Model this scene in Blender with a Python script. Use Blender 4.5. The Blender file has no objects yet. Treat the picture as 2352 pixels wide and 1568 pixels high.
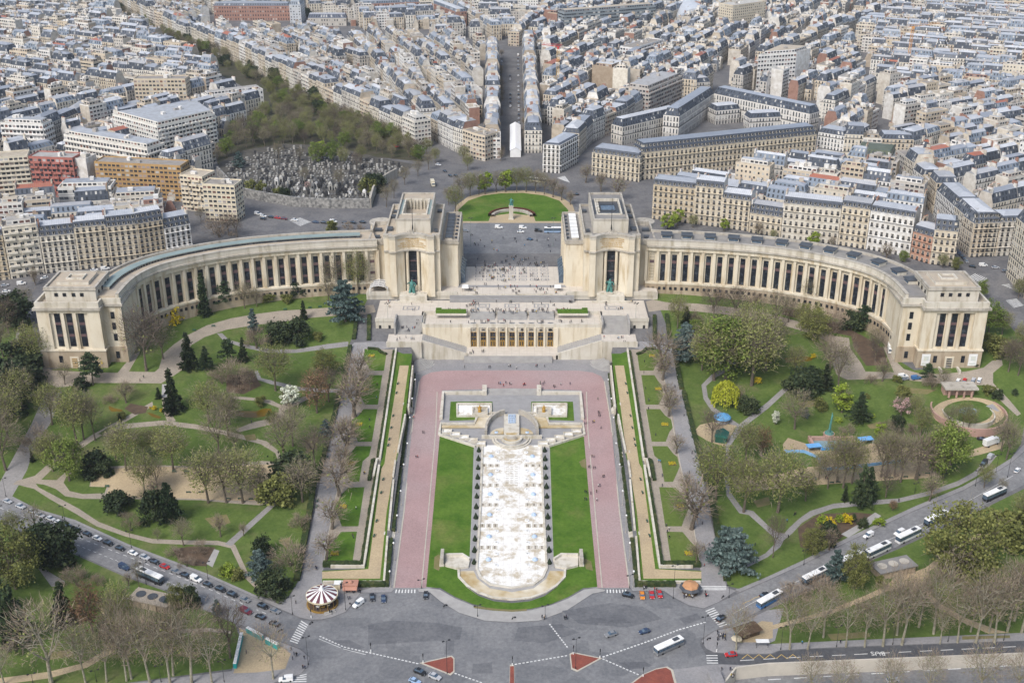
"""Aerial view of a palace on an esplanade, its fountain gardens and the city behind."""
import bpy,bmesh,math,random
from mathutils import Vector,Matrix,geometry
RND=random.Random(11)
sin,cos,pi=math.sin,math.cos,math.pi
scene=bpy.context.scene
COL=scene.collection
PITCH,FOC,CAMH=math.radians(24.5),2750.0,274.0
CP,SP=cos(PITCH),sin(PITCH)
def W(px,py,z):
 a=(px-1176)/FOC
 b=-(py-784)/FOC
 dy,dz=CP+b*SP,-SP+b*CP
 t=(z-CAMH)/dz
 return a*t,dy*t
def S(x,y,z):
 dz=z-CAMH
 dep=y*CP-dz*SP
 return 1176+FOC*x/dep,784-FOC*(y*SP+dz*CP)/dep,dep/FOC
def top_z(y,py):
 k=(784-py)/FOC
 return CAMH+(k*y*CP-y*SP)/(CP+k*SP)
def lerp(tab,v):
 if v<=tab[0][0]:return tab[0][1]
 for(a,za),(b,zb)in zip(tab,tab[1:]):
  if v<=b:
   t=(v-a)/(b-a)
   return za+(zb-za)*t
 return tab[-1][1]
TB=[(365,0),(500,7),(560,12.5),(618,23.5),(700,28),(760,29)]
TL=[(365,0),(440,2.5),(480,6.5),(520,14),(535,18),(575,20),(618,23.5),(700,28),(760,29)]
TA=[(360,0),(480,2),(557,5),(568,5.6),(1000,5.6)]
def zG(x,y):
 s=min(1,max(0,(abs(x)-90)/110));s=s*s*(3-2*s)
 return lerp(TB,y)*(1-s)+lerp(TL,y)*s
def zA(x,y):return lerp(TA,y)
def zQ(x,y):return-4.5
def at(px,py,zf=zG):
 z=8.0
 for _ in range(25):
  x,y=W(px,py,z)
  z=0.5*z+0.5*zf(x,y)
 return Vector((x,y,zf(x,y)))
USED={}
def ordn(n):
 base=['first','second','third','fourth','fifth','sixth','seventh','eighth','ninth','tenth','eleventh','twelfth']
 if n<=12:return base[n-1]
 suf='th' if 10<n%100<20 else{1:'st',2:'nd',3:'rd'}.get(n%10,'th')
 return str(n)+suf
def tag(o,label=None,cat=None,group=None,kind=None):
 if label:o['label']=label
 if cat:o['category']=cat
 if group:o['group']=group
 if kind:o['kind']=kind
 return o
def empty(name,loc=(0,0,0),rz=0.0,sc=1.0):
 o=bpy.data.objects.new(name,None)
 o.location=loc;o.rotation_euler=(0,0,rz)
 o.scale=(sc,sc,sc)if not isinstance(sc,tuple)else sc
 o.empty_display_size=0.5
 COL.objects.link(o)
 return o
def inst(name,mesh,parent=None,loc=(0,0,0),rz=0.0,sc=None,color=None):
 o=bpy.data.objects.new(name,mesh)
 o.location=loc;o.rotation_euler=(0,0,rz)
 if sc is not None:o.scale=sc if isinstance(sc,tuple)else(sc,sc,sc)
 if parent is not None:o.parent=parent
 if color is not None:o.color=color
 COL.objects.link(o)
 return o
class MB:
 def __init__(self):
  self.v,self.f,self.m,self.uv,self.c=[],[],[],[],[]
  self.col=(1,1,1,1)
 def face(self,pts,mi=0,uv=None):
  n=len(self.v)
  self.v.extend([tuple(p)for p in pts])
  self.f.append(tuple(range(n,n+len(pts))))
  self.m.append(mi)
  self.uv.append(uv if uv else[(0.0,0.0)]*len(pts))
  self.c.append(self.col)
 def shared(self,verts,faces,mi=0):
  n=len(self.v)
  self.v.extend([tuple(p)for p in verts])
  for f in faces:
   self.f.append(tuple(n+i for i in f));self.m.append(mi)
   self.uv.append([(0.0,0.0)]*len(f));self.c.append(self.col)
 def box(self,c,s,rz=0.0,mi=0,taper=1.0,mit=None):
  """c = centre of the base, s = full sizes"""
  hx,hy=s[0]/2,s[1]/2
  ca,sa=cos(rz),sin(rz)
  def P(x,y,z):return(c[0]+x*ca-y*sa,c[1]+x*sa+y*ca,c[2]+z)
  t=taper
  v=[P(-hx,-hy,0),P(hx,-hy,0),P(hx,hy,0),P(-hx,hy,0),P(-hx*t,-hy*t,s[2]),P(hx*t,-hy*t,s[2]),P(hx*t,hy*t,s[2]),P(-hx*t,hy*t,s[2])]
  self.shared(v,[(0,1,5,4),(1,2,6,5),(2,3,7,6),(3,0,4,7),(3,2,1,0)],mi)
  n=len(self.v)-8
  self.f.append((n+4,n+5,n+6,n+7));self.m.append(mi if mit is None else mit)
  self.uv.append([(0.0,0.0)]*4);self.c.append(self.col)
 def prism(self,poly,z0,z1,mi=0,mit=None,caps=True,bottom=False,z0s=None):
  """poly ccw list of (x,y)"""
  n=len(poly)
  u=0.0
  for i in range(n):
   a,b=poly[i],poly[(i+1)%n]
   L=math.hypot(b[0]-a[0],b[1]-a[1])
   za=z0 if z0s is None else z0s[i]
   zb=z0 if z0s is None else z0s[(i+1)%n]
   self.face([(a[0],a[1],za),(b[0],b[1],zb),(b[0],b[1],z1),(a[0],a[1],z1)],mi,[(u,za),(u+L,zb),(u+L,z1),(u,z1)])
   u+=L
  if caps:
   self.face([(p[0],p[1],z1)for p in poly],mi if mit is None else mit,[(p[0],p[1])for p in poly])
  if bottom:
   self.face([(p[0],p[1],z0)for p in reversed(poly)],mi)
 def cyl(self,c,r,h,n=12,mi=0,r2=None,cap=True):
  r2=r if r2 is None else r2
  v=[]
  for k in range(n):
   a=2*pi*k/n
   v.append((c[0]+r*cos(a),c[1]+r*sin(a),c[2]))
  for k in range(n):
   a=2*pi*k/n
   v.append((c[0]+r2*cos(a),c[1]+r2*sin(a),c[2]+h))
  fs=[(k,(k+1)%n,n+(k+1)%n,n+k)for k in range(n)]
  if cap:fs.append(tuple(range(n,2*n)))
  self.shared(v,fs,mi)
 def lathe(self,c,prof,n=16,mi=0,a0=0.0,a1=2*pi,cap=False):
  full=abs(a1-a0-2*pi)<1e-6
  m=n if full else n+1
  v=[]
  for r,z in prof:
   for k in range(m):
    a=a0+(a1-a0)*k/n
    v.append((c[0]+r*cos(a),c[1]+r*sin(a),c[2]+z))
  fs=[]
  for j in range(len(prof)-1):
   for k in range(n):
    k2=(k+1)%m
    fs.append((j*m+k,j*m+k2,(j+1)*m+k2,(j+1)*m+k))
  self.shared(v,fs,mi)
 def tube(self,pts,rads,n=5,mi=0):
  rings=[]
  v=[]
  for i,p in enumerate(pts):
   p=Vector(p)
   d=(Vector(pts[min(i+1,len(pts)-1)])-Vector(pts[max(i-1,0)]))
   if d.length<1e-9:d=Vector((0,0,1))
   d.normalize()
   a=d.orthogonal().normalized();b=d.cross(a)
   for k in range(n):
    t=2*pi*k/n
    v.append(tuple(p+(a*cos(t)+b*sin(t))*rads[i]))
  fs=[]
  for i in range(len(pts)-1):
   for k in range(n):
    fs.append((i*n+k,i*n+(k+1)%n,(i+1)*n+(k+1)%n,(i+1)*n+k))
  self.shared(v,fs,mi)
 def mesh(self,name,mats,smooth=False,col=False):
  me=bpy.data.meshes.new(name)
  me.from_pydata(self.v,[],self.f)
  for m in mats:me.materials.append(m)
  me.polygons.foreach_set('material_index',self.m)
  uvl=me.uv_layers.new(name='UVMap')
  flat=[c for f in self.uv for p in f for c in p]
  uvl.data.foreach_set('uv',flat)
  if col:
   at_=me.attributes.new('Col','FLOAT_COLOR','FACE')
   at_.data.foreach_set('color',[c for q in self.c for c in q])
  if smooth:me.polygons.foreach_set('use_smooth',[True]*len(self.f))
  me.update()
  return me
 def build(self,name,mats,parent=None,smooth=False,loc=(0,0,0),rz=0.0,col=False):
  if not isinstance(mats,(list,tuple)):mats=[mats]
  return inst(name,self.mesh(name,mats,smooth,col),parent,loc,rz)
MATS={}
class NT:
 def __init__(self,m):
  m.use_nodes=True
  self.t=m.node_tree;self.t.nodes.clear()
 def n(self,typ,**kw):
  nd=self.t.nodes.new(typ)
  for k,v in kw.items():setattr(nd,k,v)
  return nd
 def l(self,a,b):self.t.links.new(a,b)
 def val(self,sock,x):
  if isinstance(x,(int,float)):sock.default_value=x
  elif isinstance(x,(tuple,list)):sock.default_value=x if len(x)==4 else(*x,1)
  else:self.l(x,sock)
 def math(self,op,a,b=0.0,c=None):
  nd=self.n('ShaderNodeMath',operation=op)
  self.val(nd.inputs[0],a);self.val(nd.inputs[1],b)
  if c is not None:self.val(nd.inputs[2],c)
  return nd.outputs[0]
 def mix(self,f,a,b,mode='MIX'):
  nd=self.n('ShaderNodeMix',data_type='RGBA',blend_type=mode)
  self.val(nd.inputs[0],f);self.val(nd.inputs[6],a);self.val(nd.inputs[7],b)
  return nd.outputs[2]
 def noise(self,scale,detail=4.0,vec=None,rough=0.6):
  nd=self.n('ShaderNodeTexNoise');nd.inputs['Scale'].default_value=scale
  nd.inputs['Detail'].default_value=detail;nd.inputs['Roughness'].default_value=rough
  if vec is None:
   g=self.n('ShaderNodeNewGeometry');vec=g.outputs['Position']
  self.l(vec,nd.inputs['Vector'])
  return nd.outputs['Fac']
 def ramp(self,f,stops):
  nd=self.n('ShaderNodeValToRGB')
  e=nd.color_ramp.elements
  while len(e)<len(stops):e.new(0.5)
  for k,(p,c)in enumerate(stops):
   e[k].position=p;e[k].color=(*c,1)if len(c)==3 else c
  self.l(f,nd.inputs[0])
  return nd.outputs[0]
 def out(self,col,rough=0.8,spec=0.3,metal=0.0,bump=None,bumpd=0.05,trans=0.0):
  b=self.n('ShaderNodeBsdfPrincipled')
  self.val(b.inputs['Base Color'],col)
  self.val(b.inputs['Roughness'],rough)
  b.inputs['Specular IOR Level'].default_value=spec
  b.inputs['Metallic'].default_value=metal
  if bump is not None:
   bn=self.n('ShaderNodeBump');bn.inputs['Strength'].default_value=0.6
   bn.inputs['Distance'].default_value=bumpd
   self.l(bump,bn.inputs['Height']);self.l(bn.outputs[0],b.inputs['Normal'])
  o=self.n('ShaderNodeOutputMaterial')
  self.l(b.outputs[0],o.inputs[0])
def mat(name,c1,c2=None,rough=0.85,scale=0.25,c3=None,spec=0.25,metal=0.0,bump=0.0,fine=None,lo=0.35,hi=0.65):
 if name in MATS:return MATS[name]
 m=bpy.data.materials.new(name);t=NT(m)
 if c2 is None:c2=tuple(min(1,x*0.82)for x in c1)
 f=t.noise(scale)
 col=t.ramp(f,[(lo,c1),(hi,c2)])
 if c3 is not None:
  f3=t.noise(scale*0.23,3.0)
  col=t.mix(t.ramp(f3,[(0.5,(0,0,0)),(0.66,(1,1,1))]),col,c3)
 if fine:
  ff=t.noise(fine,2.0)
  col=t.mix(0.55,col,t.ramp(ff,[(0.3,(0.55,0.55,0.55)),(0.7,(1.0,1.0,1.0))]),'MULTIPLY')
 t.out(col,rough,spec,metal,t.noise(scale*6,3.0)if bump else None,bump)
 MATS[name]=m
 return m
def mat_objcol(name,rough=0.35,spec=0.5,metal=0.0):
 m=bpy.data.materials.new(name);t=NT(m)
 oi=t.n('ShaderNodeObjectInfo')
 f=t.noise(1.2)
 col=t.mix(0.25,oi.outputs['Color'],t.ramp(f,[(0.3,(0.6,0.6,0.6)),(0.7,(1,1,1))]),'MULTIPLY')
 t.out(col,rough,spec,metal)
 MATS[name]=m
 return m
def mat_leaf(name,stops,rough=0.7,nscale=0.25,cut=None):
 """leaf colours vary from leaf to leaf and from clump to clump"""
 m=bpy.data.materials.new(name);t=NT(m)
 g=t.n('ShaderNodeNewGeometry')
 oi=t.n('ShaderNodeObjectInfo')
 r=g.outputs['Random Per Island']
 nz=t.noise(nscale,2.0)
 f=t.math('ADD',t.math('MULTIPLY',r,0.45),t.math('MULTIPLY',nz,0.35))
 f=t.math('ADD',f,t.math('MULTIPLY',oi.outputs['Random'],0.25))
 t.out(t.ramp(f,stops),rough,0.15)
 MATS[name]=m
 return m
def mat_facade(name,kind):
 """window grid from UV (u in bays, v in floors); wall colour from the Col attribute"""
 m=bpy.data.materials.new(name);t=NT(m)
 uv=t.n('ShaderNodeUVMap');uv.uv_map='UVMap'
 sx=t.n('ShaderNodeSeparateXYZ');t.l(uv.outputs[0],sx.inputs[0])
 u,v=sx.outputs[0],sx.outputs[1]
 a=t.n('ShaderNodeAttribute');a.attribute_name='Col'
 wall=a.outputs['Color']
 fu,fv=t.math('FRACT',u),t.math('FRACT',v)
 iu,iv=t.math('FLOOR',u),t.math('FLOOR',v)
 du,dv=t.math('ABSOLUTE',t.math('SUBTRACT',fu,0.5)),t.math('ABSOLUTE',t.math('SUBTRACT',fv,0.5 if kind!='hauss' else 0.46))
 hw,hh={'hauss':(0.21,0.33),'modern':(0.36,0.24),'ribbon':(0.47,0.22),'small':(0.2,0.22),'dorm':(0.2,0.3)}[kind]
 wm=t.math('MULTIPLY',t.math('LESS_THAN',du,hw),t.math('LESS_THAN',dv,hh))
 cx=t.n('ShaderNodeCombineXYZ');t.l(iu,cx.inputs[0]);t.l(iv,cx.inputs[1])
 oi=t.n('ShaderNodeObjectInfo');t.l(oi.outputs['Random'],cx.inputs[2])
 wn=t.n('ShaderNodeTexWhiteNoise',noise_dimensions='3D');t.l(cx.outputs[0],wn.inputs['Vector'])
 r=wn.outputs['Value']
 glass=t.ramp(r,[(0.0,(0.02,0.024,0.03)),(0.62,(0.05,0.06,0.075)),(0.72,(0.16,0.17,0.18)),(0.9,(0.5,0.49,0.46))])
 if kind=='modern':
  glass=t.ramp(r,[(0.0,(0.02,0.022,0.028)),(0.6,(0.06,0.065,0.08)),(0.75,(0.17,0.07,0.05)),(0.9,(0.4,0.4,0.4))])
 nz=t.noise(0.35,5.0)
 wall2=t.mix(0.5,wall,t.ramp(nz,[(0.3,(0.72,0.70,0.66)),(0.65,(1,1,1))]),'MULTIPLY')
 if kind=='hauss':
  lc=t.math('GREATER_THAN',fv,0.93)
  wall2=t.mix(t.math('MULTIPLY',lc,0.6),wall2,(0.62,0.58,0.5))
  bal=t.math('MULTIPLY',t.math('LESS_THAN',fv,0.27),t.math('ADD',t.math('COMPARE',iv,2.0,0.2),t.math('COMPARE',iv,5.0,0.2)))
  rail=t.math('MULTIPLY',t.math('LESS_THAN',fv,0.2),t.math('LESS_THAN',du,hw+0.05))
  bal=t.math('MAXIMUM',bal,rail)
  gr=t.math('LESS_THAN',v,1.0)
 col=t.mix(wm,wall2,glass)
 if kind=='hauss':
  col=t.mix(t.math('MULTIPLY',bal,0.75),col,(0.05,0.05,0.052))
  col=t.mix(t.math('MULTIPLY',gr,0.35),col,(0.1,0.09,0.08))
 if kind in('modern','ribbon'):
  lc=t.math('LESS_THAN',fv,0.08)
  col=t.mix(t.math('MULTIPLY',lc,0.6),col,(0.06,0.06,0.06))
 rough=t.math('SUBTRACT',0.85,t.math('MULTIPLY',wm,0.6))
 t.out(col,rough,0.3)
 MATS[name]=m
 return m
def mat_col(name,rough=0.8,dirt=0.5,seam=0.0,spec=0.3,scale=0.3,tone=(0.6,0.56,0.5)):
 m=bpy.data.materials.new(name);t=NT(m)
 a=t.n('ShaderNodeAttribute');a.attribute_name='Col'
 nz=t.noise(scale,5.0)
 col=t.mix(dirt,a.outputs['Color'],t.ramp(nz,[(0.32,tone),(0.65,(1,1,1))]),'MULTIPLY')
 if seam:
  uv=t.n('ShaderNodeUVMap');uv.uv_map='UVMap'
  sx=t.n('ShaderNodeSeparateXYZ');t.l(uv.outputs[0],sx.inputs[0])
  s=t.math('GREATER_THAN',t.math('FRACT',t.math('MULTIPLY',sx.outputs[0],seam)),0.82)
  col=t.mix(t.math('MULTIPLY',s,0.35),col,(0.2,0.22,0.26))
 t.out(col,rough,spec)
 MATS[name]=m
 return m
def mat_stone(name,c1,c2,stain):
 """limestone ashlar: fine joints, cloudy tone and streaks of old stain"""
 m=bpy.data.materials.new(name);t=NT(m)
 g=t.n('ShaderNodeNewGeometry')
 mp=t.n('ShaderNodeMapping');t.l(g.outputs['Position'],mp.inputs[0])
 mp.inputs['Scale'].default_value=(1,1,0.16)
 f=t.noise(0.35,5.0,mp.outputs[0])
 f2=t.noise(0.09,4.0)
 col=t.ramp(f2,[(0.35,c1),(0.68,c2)])
 col=t.mix(t.ramp(f,[(0.49,(0,0,0)),(0.7,(0.85,0.85,0.85))]),col,stain)
 sx=t.n('ShaderNodeSeparateXYZ');t.l(g.outputs['Position'],sx.inputs[0])
 j=t.math('GREATER_THAN',t.math('FRACT',t.math('MULTIPLY',sx.outputs[2],0.9)),0.93)
 col=t.mix(t.math('MULTIPLY',j,0.22),col,stain)
 t.out(col,0.85,0.2)
 MATS[name]=m
 return m
def mat_lawn(name,a,b,worn):
 m=bpy.data.materials.new(name);t=NT(m)
 f=t.noise(0.12,6.0,rough=0.7)
 col=t.ramp(f,[(0.3,a),(0.68,b)])
 f2=t.noise(0.045,4.0)
 col=t.mix(t.ramp(f2,[(0.55,(0,0,0)),(0.75,(0.75,0.75,0.75))]),col,worn)
 f3=t.noise(0.8,6.0,rough=0.75)
 col=t.mix(0.8,col,t.ramp(f3,[(0.33,(0.62,0.66,0.55)),(0.66,(1.15,1.1,1.05))]),'MULTIPLY')
 t.out(col,0.95,0.1)
 MATS[name]=m
 return m
def mat_asphalt(name,a,b,patch):
 m=bpy.data.materials.new(name);t=NT(m)
 f=t.noise(0.09,6.0,rough=0.7)
 col=t.ramp(f,[(0.36,a),(0.62,b)])
 g=t.n('ShaderNodeNewGeometry')
 vo=t.n('ShaderNodeTexVoronoi',distance='CHEBYCHEV');vo.inputs['Scale'].default_value=0.085
 t.l(g.outputs['Position'],vo.inputs['Vector'])
 sp=t.n('ShaderNodeSeparateColor');t.l(vo.outputs['Color'],sp.inputs[0])
 col=t.mix(t.math('MULTIPLY',t.math('GREATER_THAN',sp.outputs[0],0.72),0.45),col,patch)
 f3=t.noise(0.7,7.0,rough=0.75)
 col=t.mix(0.8,col,t.ramp(f3,[(0.36,(0.66,0.66,0.67)),(0.64,(1.12,1.12,1.1))]),'MULTIPLY')
 t.out(col,0.85,0.25)
 MATS[name]=m
 return m
def mat_pave(name,a,b,line,sx_,sy_):
 """paving with a joint grid"""
 m=bpy.data.materials.new(name);t=NT(m)
 g=t.n('ShaderNodeNewGeometry')
 s=t.n('ShaderNodeSeparateXYZ');t.l(g.outputs['Position'],s.inputs[0])
 f=t.noise(0.25,5.0)
 col=t.ramp(f,[(0.35,a),(0.65,b)])
 jx=t.math('GREATER_THAN',t.math('FRACT',t.math('MULTIPLY',s.outputs[0],sx_)),0.93)
 jy=t.math('GREATER_THAN',t.math('FRACT',t.math('MULTIPLY',s.outputs[1],sy_)),0.93)
 col=t.mix(t.math('MULTIPLY',t.math('MAXIMUM',jx,jy),0.5),col,line)
 t.out(col,0.8,0.25)
 MATS[name]=m
 return m
M_STONE=mat_stone('cream_limestone',(0.64,0.585,0.475),(0.56,0.495,0.385),(0.40,0.31,0.185))
M_STONED=mat_stone('weathered_plinth_stone',(0.44,0.37,0.28),(0.33,0.265,0.185),(0.2,0.14,0.09))
M_STONER=mat_stone('grey_cornice_stone',(0.44,0.41,0.36),(0.36,0.33,0.28),(0.2,0.18,0.15))
M_WALLW=mat_stone('pale_parapet_stone',(0.57,0.54,0.475),(0.48,0.44,0.37),(0.32,0.28,0.2))
M_RED=mat_stone('pink_sandstone',(0.44,0.29,0.24),(0.38,0.24,0.2),(0.28,0.19,0.15))
M_GLASSD=mat('dark_window_glass',(0.014,0.018,0.028),(0.10,0.12,0.15),rough=0.12,scale=0.45,spec=0.6,lo=0.5,hi=0.72)
M_GLASSB=mat('bluish_window_glass',(0.05,0.08,0.12),(0.1,0.14,0.19),rough=0.12,scale=0.5,spec=0.6)
M_SPANDREL=mat('purple_marble_spandrel',(0.10,0.065,0.07),(0.14,0.09,0.09),rough=0.5)
M_BRONZE=mat('gilded_bronze_doors',(0.32,0.2,0.05),(0.22,0.13,0.03),rough=0.45,scale=1.0)
M_VERDI=mat('verdigris_bronze',(0.10,0.27,0.24),(0.05,0.15,0.14),rough=0.6,scale=0.9)
M_GOLD=mat('gold_leaf',(0.46,0.27,0.05),(0.36,0.21,0.04),rough=0.4)
M_ROOFB=mat('beige_gravel_roof',(0.44,0.37,0.28),(0.36,0.31,0.25),scale=0.2,c3=(0.3,0.27,0.23))
M_ROOFG=mat('grey_flat_roof',(0.24,0.23,0.22),(0.18,0.175,0.17),scale=0.2,c3=(0.3,0.28,0.25))
M_GLROOF=mat('grey_green_glazed_roof',(0.24,0.30,0.29),(0.2,0.25,0.245),rough=0.5,scale=0.15)
M_SLATEP=mat('dark_slate_skylight',(0.07,0.078,0.09),(0.05,0.055,0.065),rough=0.5)
M_DARK=mat('black_painted_metal',(0.02,0.021,0.023),(0.03,0.03,0.032),rough=0.5)
M_WHITE=mat('white_paint',(0.75,0.75,0.74),(0.66,0.66,0.65),rough=0.5)
M_CREAM=mat('cream_paint',(0.62,0.55,0.4),(0.5,0.43,0.3),rough=0.6)
M_MAROON=mat('maroon_canvas',(0.13,0.045,0.06),(0.1,0.04,0.05),rough=0.7)
M_PINKR=mat('pink_asphalt',(0.40,0.272,0.265),(0.355,0.24,0.235),scale=0.06,c3=(0.38,0.285,0.28),fine=1.6)
M_TRI=mat('brick_red_paving',(0.27,0.08,0.055),(0.21,0.065,0.05),scale=0.3,fine=2.0)
M_LAWN=mat_lawn('bright_spring_lawn',(0.05,0.115,0.014),(0.105,0.18,0.03),(0.19,0.19,0.07))
M_PARK=mat_lawn('park_grass',(0.062,0.105,0.025),(0.118,0.165,0.046),(0.18,0.165,0.09))
M_LAWND=mat_lawn('mown_olive_lawn',(0.09,0.135,0.032),(0.118,0.162,0.042),(0.16,0.165,0.07))
M_SOIL=mat('brown_bed_soil',(0.11,0.075,0.05),(0.07,0.05,0.035),scale=0.4)
M_SAND=mat('beige_stabilised_sand',(0.48,0.38,0.24),(0.42,0.33,0.21),scale=0.12,c3=(0.38,0.3,0.2),fine=1.5)
M_GRAV=mat('grey_beige_gravel',(0.36,0.31,0.25),(0.31,0.27,0.22),scale=0.2,fine=1.5)
M_PATH=mat('grey_asphalt_path',(0.3,0.285,0.275),(0.25,0.24,0.235),scale=0.12,fine=1.2)
M_PAVE=mat('grey_pavement',(0.30,0.29,0.29),(0.25,0.245,0.25),scale=0.15,fine=1.2)
M_PLACE=mat_asphalt('place_asphalt',(0.158,0.161,0.171),(0.212,0.213,0.218),(0.122,0.126,0.136))
M_ROAD=mat_asphalt('road_asphalt',(0.18,0.18,0.185),(0.23,0.23,0.235),(0.17,0.17,0.178))
M_ROADD=mat_asphalt('dark_new_asphalt',(0.075,0.078,0.088),(0.1,0.102,0.11),(0.07,0.072,0.08))
M_CITY=mat_asphalt('city_street_asphalt',(0.12,0.12,0.128),(0.17,0.165,0.165),(0.1,0.1,0.105))
M_MARBLE=mat_pave('pale_esplanade_stone',(0.56,0.51,0.445),(0.5,0.45,0.385),(0.4,0.36,0.31),0.25,0.25)
M_STEP=mat('grey_stone_steps',(0.35,0.34,0.325),(0.29,0.28,0.27),scale=0.3)
M_STEPG=mat('grey_paving',(0.29,0.285,0.285),(0.25,0.245,0.245),scale=0.3)
M_KERB=mat('granite_kerb',(0.46,0.42,0.35),(0.38,0.35,0.3),scale=0.4)
M_PAINT=mat('white_road_paint',(0.66,0.66,0.64),(0.5,0.5,0.49),scale=0.8)
M_YPAINT=mat('yellow_road_paint',(0.55,0.38,0.12),(0.42,0.3,0.1),scale=0.8)
def mat_basin():
 m=bpy.data.materials.new('chalky_basin_floor');t=NT(m)
 col=t.ramp(t.noise(0.5,5.0),[(0.35,(0.66,0.64,0.6)),(0.6,(0.77,0.76,0.73))])
 st=t.ramp(t.noise(0.16,7.0,rough=0.72),[(0.49,(0,0,0)),(0.6,(0.9,0.9,0.9))])
 col=t.mix(st,col,t.ramp(t.noise(0.6,4.0),[(0.35,(0.36,0.29,0.19)),(0.65,(0.5,0.44,0.34))]))
 g=t.n('ShaderNodeNewGeometry');s=t.n('ShaderNodeSeparateXYZ');t.l(g.outputs['Position'],s.inputs[0])
 j=t.math('MAXIMUM',t.math('GREATER_THAN',t.math('FRACT',t.math('MULTIPLY',s.outputs[0],0.3)),0.95),t.math('GREATER_THAN',t.math('FRACT',t.math('MULTIPLY',s.outputs[1],0.22)),0.96))
 t.out(t.mix(t.math('MULTIPLY',j,0.45),col,(0.45,0.43,0.4)),0.7,0.3);MATS['b']=m
 return m
M_BASIN=mat_basin()
_b0=mat('chalky_basin_floor',(0.86,0.85,0.81),(0.74,0.71,0.65),scale=0.22,c3=(0.45,0.36,0.24),fine=0.5)
M_BASINB=mat('algae_stained_basin',(0.36,0.26,0.12),(0.48,0.4,0.26),scale=0.25,c3=(0.6,0.55,0.45))
M_POND=mat('amber_pond_water',(0.16,0.10,0.012),(0.11,0.07,0.012),rough=0.12,scale=0.2,spec=0.5)
M_POOLB=mat('clear_blue_pool',(0.22,0.34,0.38),(0.12,0.2,0.22),rough=0.15,scale=0.12,spec=0.5)
M_TOMB=mat('grey_tomb_stone',(0.34,0.33,0.31),(0.10,0.10,0.10),scale=0.5)
M_CEM=mat('cemetery_gravel',(0.10,0.092,0.08),(0.06,0.058,0.052),scale=0.25)
M_CEMG=mat('leaf_litter_verge',(0.055,0.06,0.028),(0.08,0.07,0.05),scale=0.1,fine=0.8)
M_BARK=mat('grey_brown_bark',(0.16,0.13,0.1),(0.09,0.075,0.06),scale=1.5)
M_BARKP=mat('pale_plane_bark',(0.33,0.31,0.24),(0.2,0.18,0.13),scale=0.9)
M_TERRA=mat('terracotta_pots',(0.40,0.17,0.09),(0.3,0.13,0.08),scale=0.9)
M_BENCH=mat('green_bench_paint',(0.02,0.08,0.055),(0.03,0.1,0.07),rough=0.5)
M_CAR=mat_objcol('car_paint')
M_CLOTH=mat_objcol('jacket_cloth',0.9,0.1)
M_TYRE=mat('black_rubber',(0.018,0.018,0.019),(0.03,0.03,0.03))
M_HEADL=mat('headlight_glass',(0.7,0.72,0.74),(0.6,0.6,0.62),rough=0.2)
M_TAILL=mat('tail_light_red',(0.3,0.015,0.01),(0.22,0.01,0.01),rough=0.3)
M_TROUS=mat('dark_trousers',(0.02,0.023,0.035),(0.035,0.035,0.045))
M_SKIN=mat('skin',(0.45,0.28,0.2),(0.4,0.25,0.18))
M_HAIR=mat('dark_hair',(0.03,0.02,0.014),(0.05,0.033,0.02))
M_HAUSS=mat_facade('stone_house_front','hauss')
M_MODERN=mat_facade('modern_block_front','modern')
M_RIBBON=mat_facade('ribbon_window_front','ribbon')
M_SMALL=mat_facade('rendered_rear_wall','small')
M_DORM=mat_facade('slate_slope_with_dormers','dorm')
M_PARTY=mat_col('party_wall_render',0.9,0.75)
M_SLATE=mat_col('slate_mansard',0.6,0.4)
M_ZINC=mat_col('zinc_roof_sheet',0.55,0.45,seam=0.8,tone=(0.62,0.64,0.68))
M_FLAT=mat_col('flat_roof_finish',0.9,0.6)
w=bpy.data.worlds.new('World');scene.world=w;w.use_nodes=True
nt=w.node_tree;nt.nodes.clear()
sky=nt.nodes.new('ShaderNodeTexSky');sky.sky_type='NISHITA';sky.sun_disc=False
SUN_EL,SUN_AZ=math.radians(48),math.radians(215)
sky.sun_elevation=SUN_EL;sky.sun_rotation=SUN_AZ
sky.air_density=1.2;sky.dust_density=3.0;sky.ozone_density=1.0
bg=nt.nodes.new('ShaderNodeBackground');bg.inputs[1].default_value=0.115
wo=nt.nodes.new('ShaderNodeOutputWorld')
hs=nt.nodes.new('ShaderNodeHueSaturation');hs.inputs['Saturation'].default_value=0.85
nt.links.new(sky.outputs[0],hs.inputs['Color']);nt.links.new(hs.outputs[0],bg.inputs[0]);nt.links.new(bg.outputs[0],wo.inputs[0])
sl=bpy.data.lights.new('sun','SUN');sl.energy=1.75;sl.angle=math.radians(18);sl.color=(1.0,0.975,0.94)
so=bpy.data.objects.new('sun',sl);COL.objects.link(so)
d=Vector((sin(SUN_AZ)*cos(SUN_EL),cos(SUN_AZ)*cos(SUN_EL),sin(SUN_EL)))
so.rotation_euler=d.to_track_quat('Z','Y').to_euler();so.location=d*900
cam=bpy.data.cameras.new('camera');co=bpy.data.objects.new('camera',cam);COL.objects.link(co)
cam.sensor_width=36.0;cam.lens=36.0*FOC/2352.0
cam.clip_start=1.0;cam.clip_end=9000
co.location=(0,0,CAMH);co.rotation_euler=(pi/2-PITCH,0,0)
scene.camera=co
vs=scene.view_settings
vs.view_transform='Standard';vs.look='None';vs.gamma=1.0;vs.exposure=0.7
scene.cycles.max_bounces=5;scene.cycles.diffuse_bounces=3;scene.cycles.glossy_bounces=2
scene.cycles.transparent_max_bounces=4
TB=[(365,0),(500,7),(560,12.5),(618,23.5),(640,26),(690,26.3),(760,28),(900,29)]
TL=[(365,0),(440,2.5),(480,6.5),(520,14),(535,18),(575,20),(618,23.5),(640,26),(690,26.3),(760,28),(900,29)]
def mx(p):return[(2351-x,y)for x,y in p][::-1]
GP=[]
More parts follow.
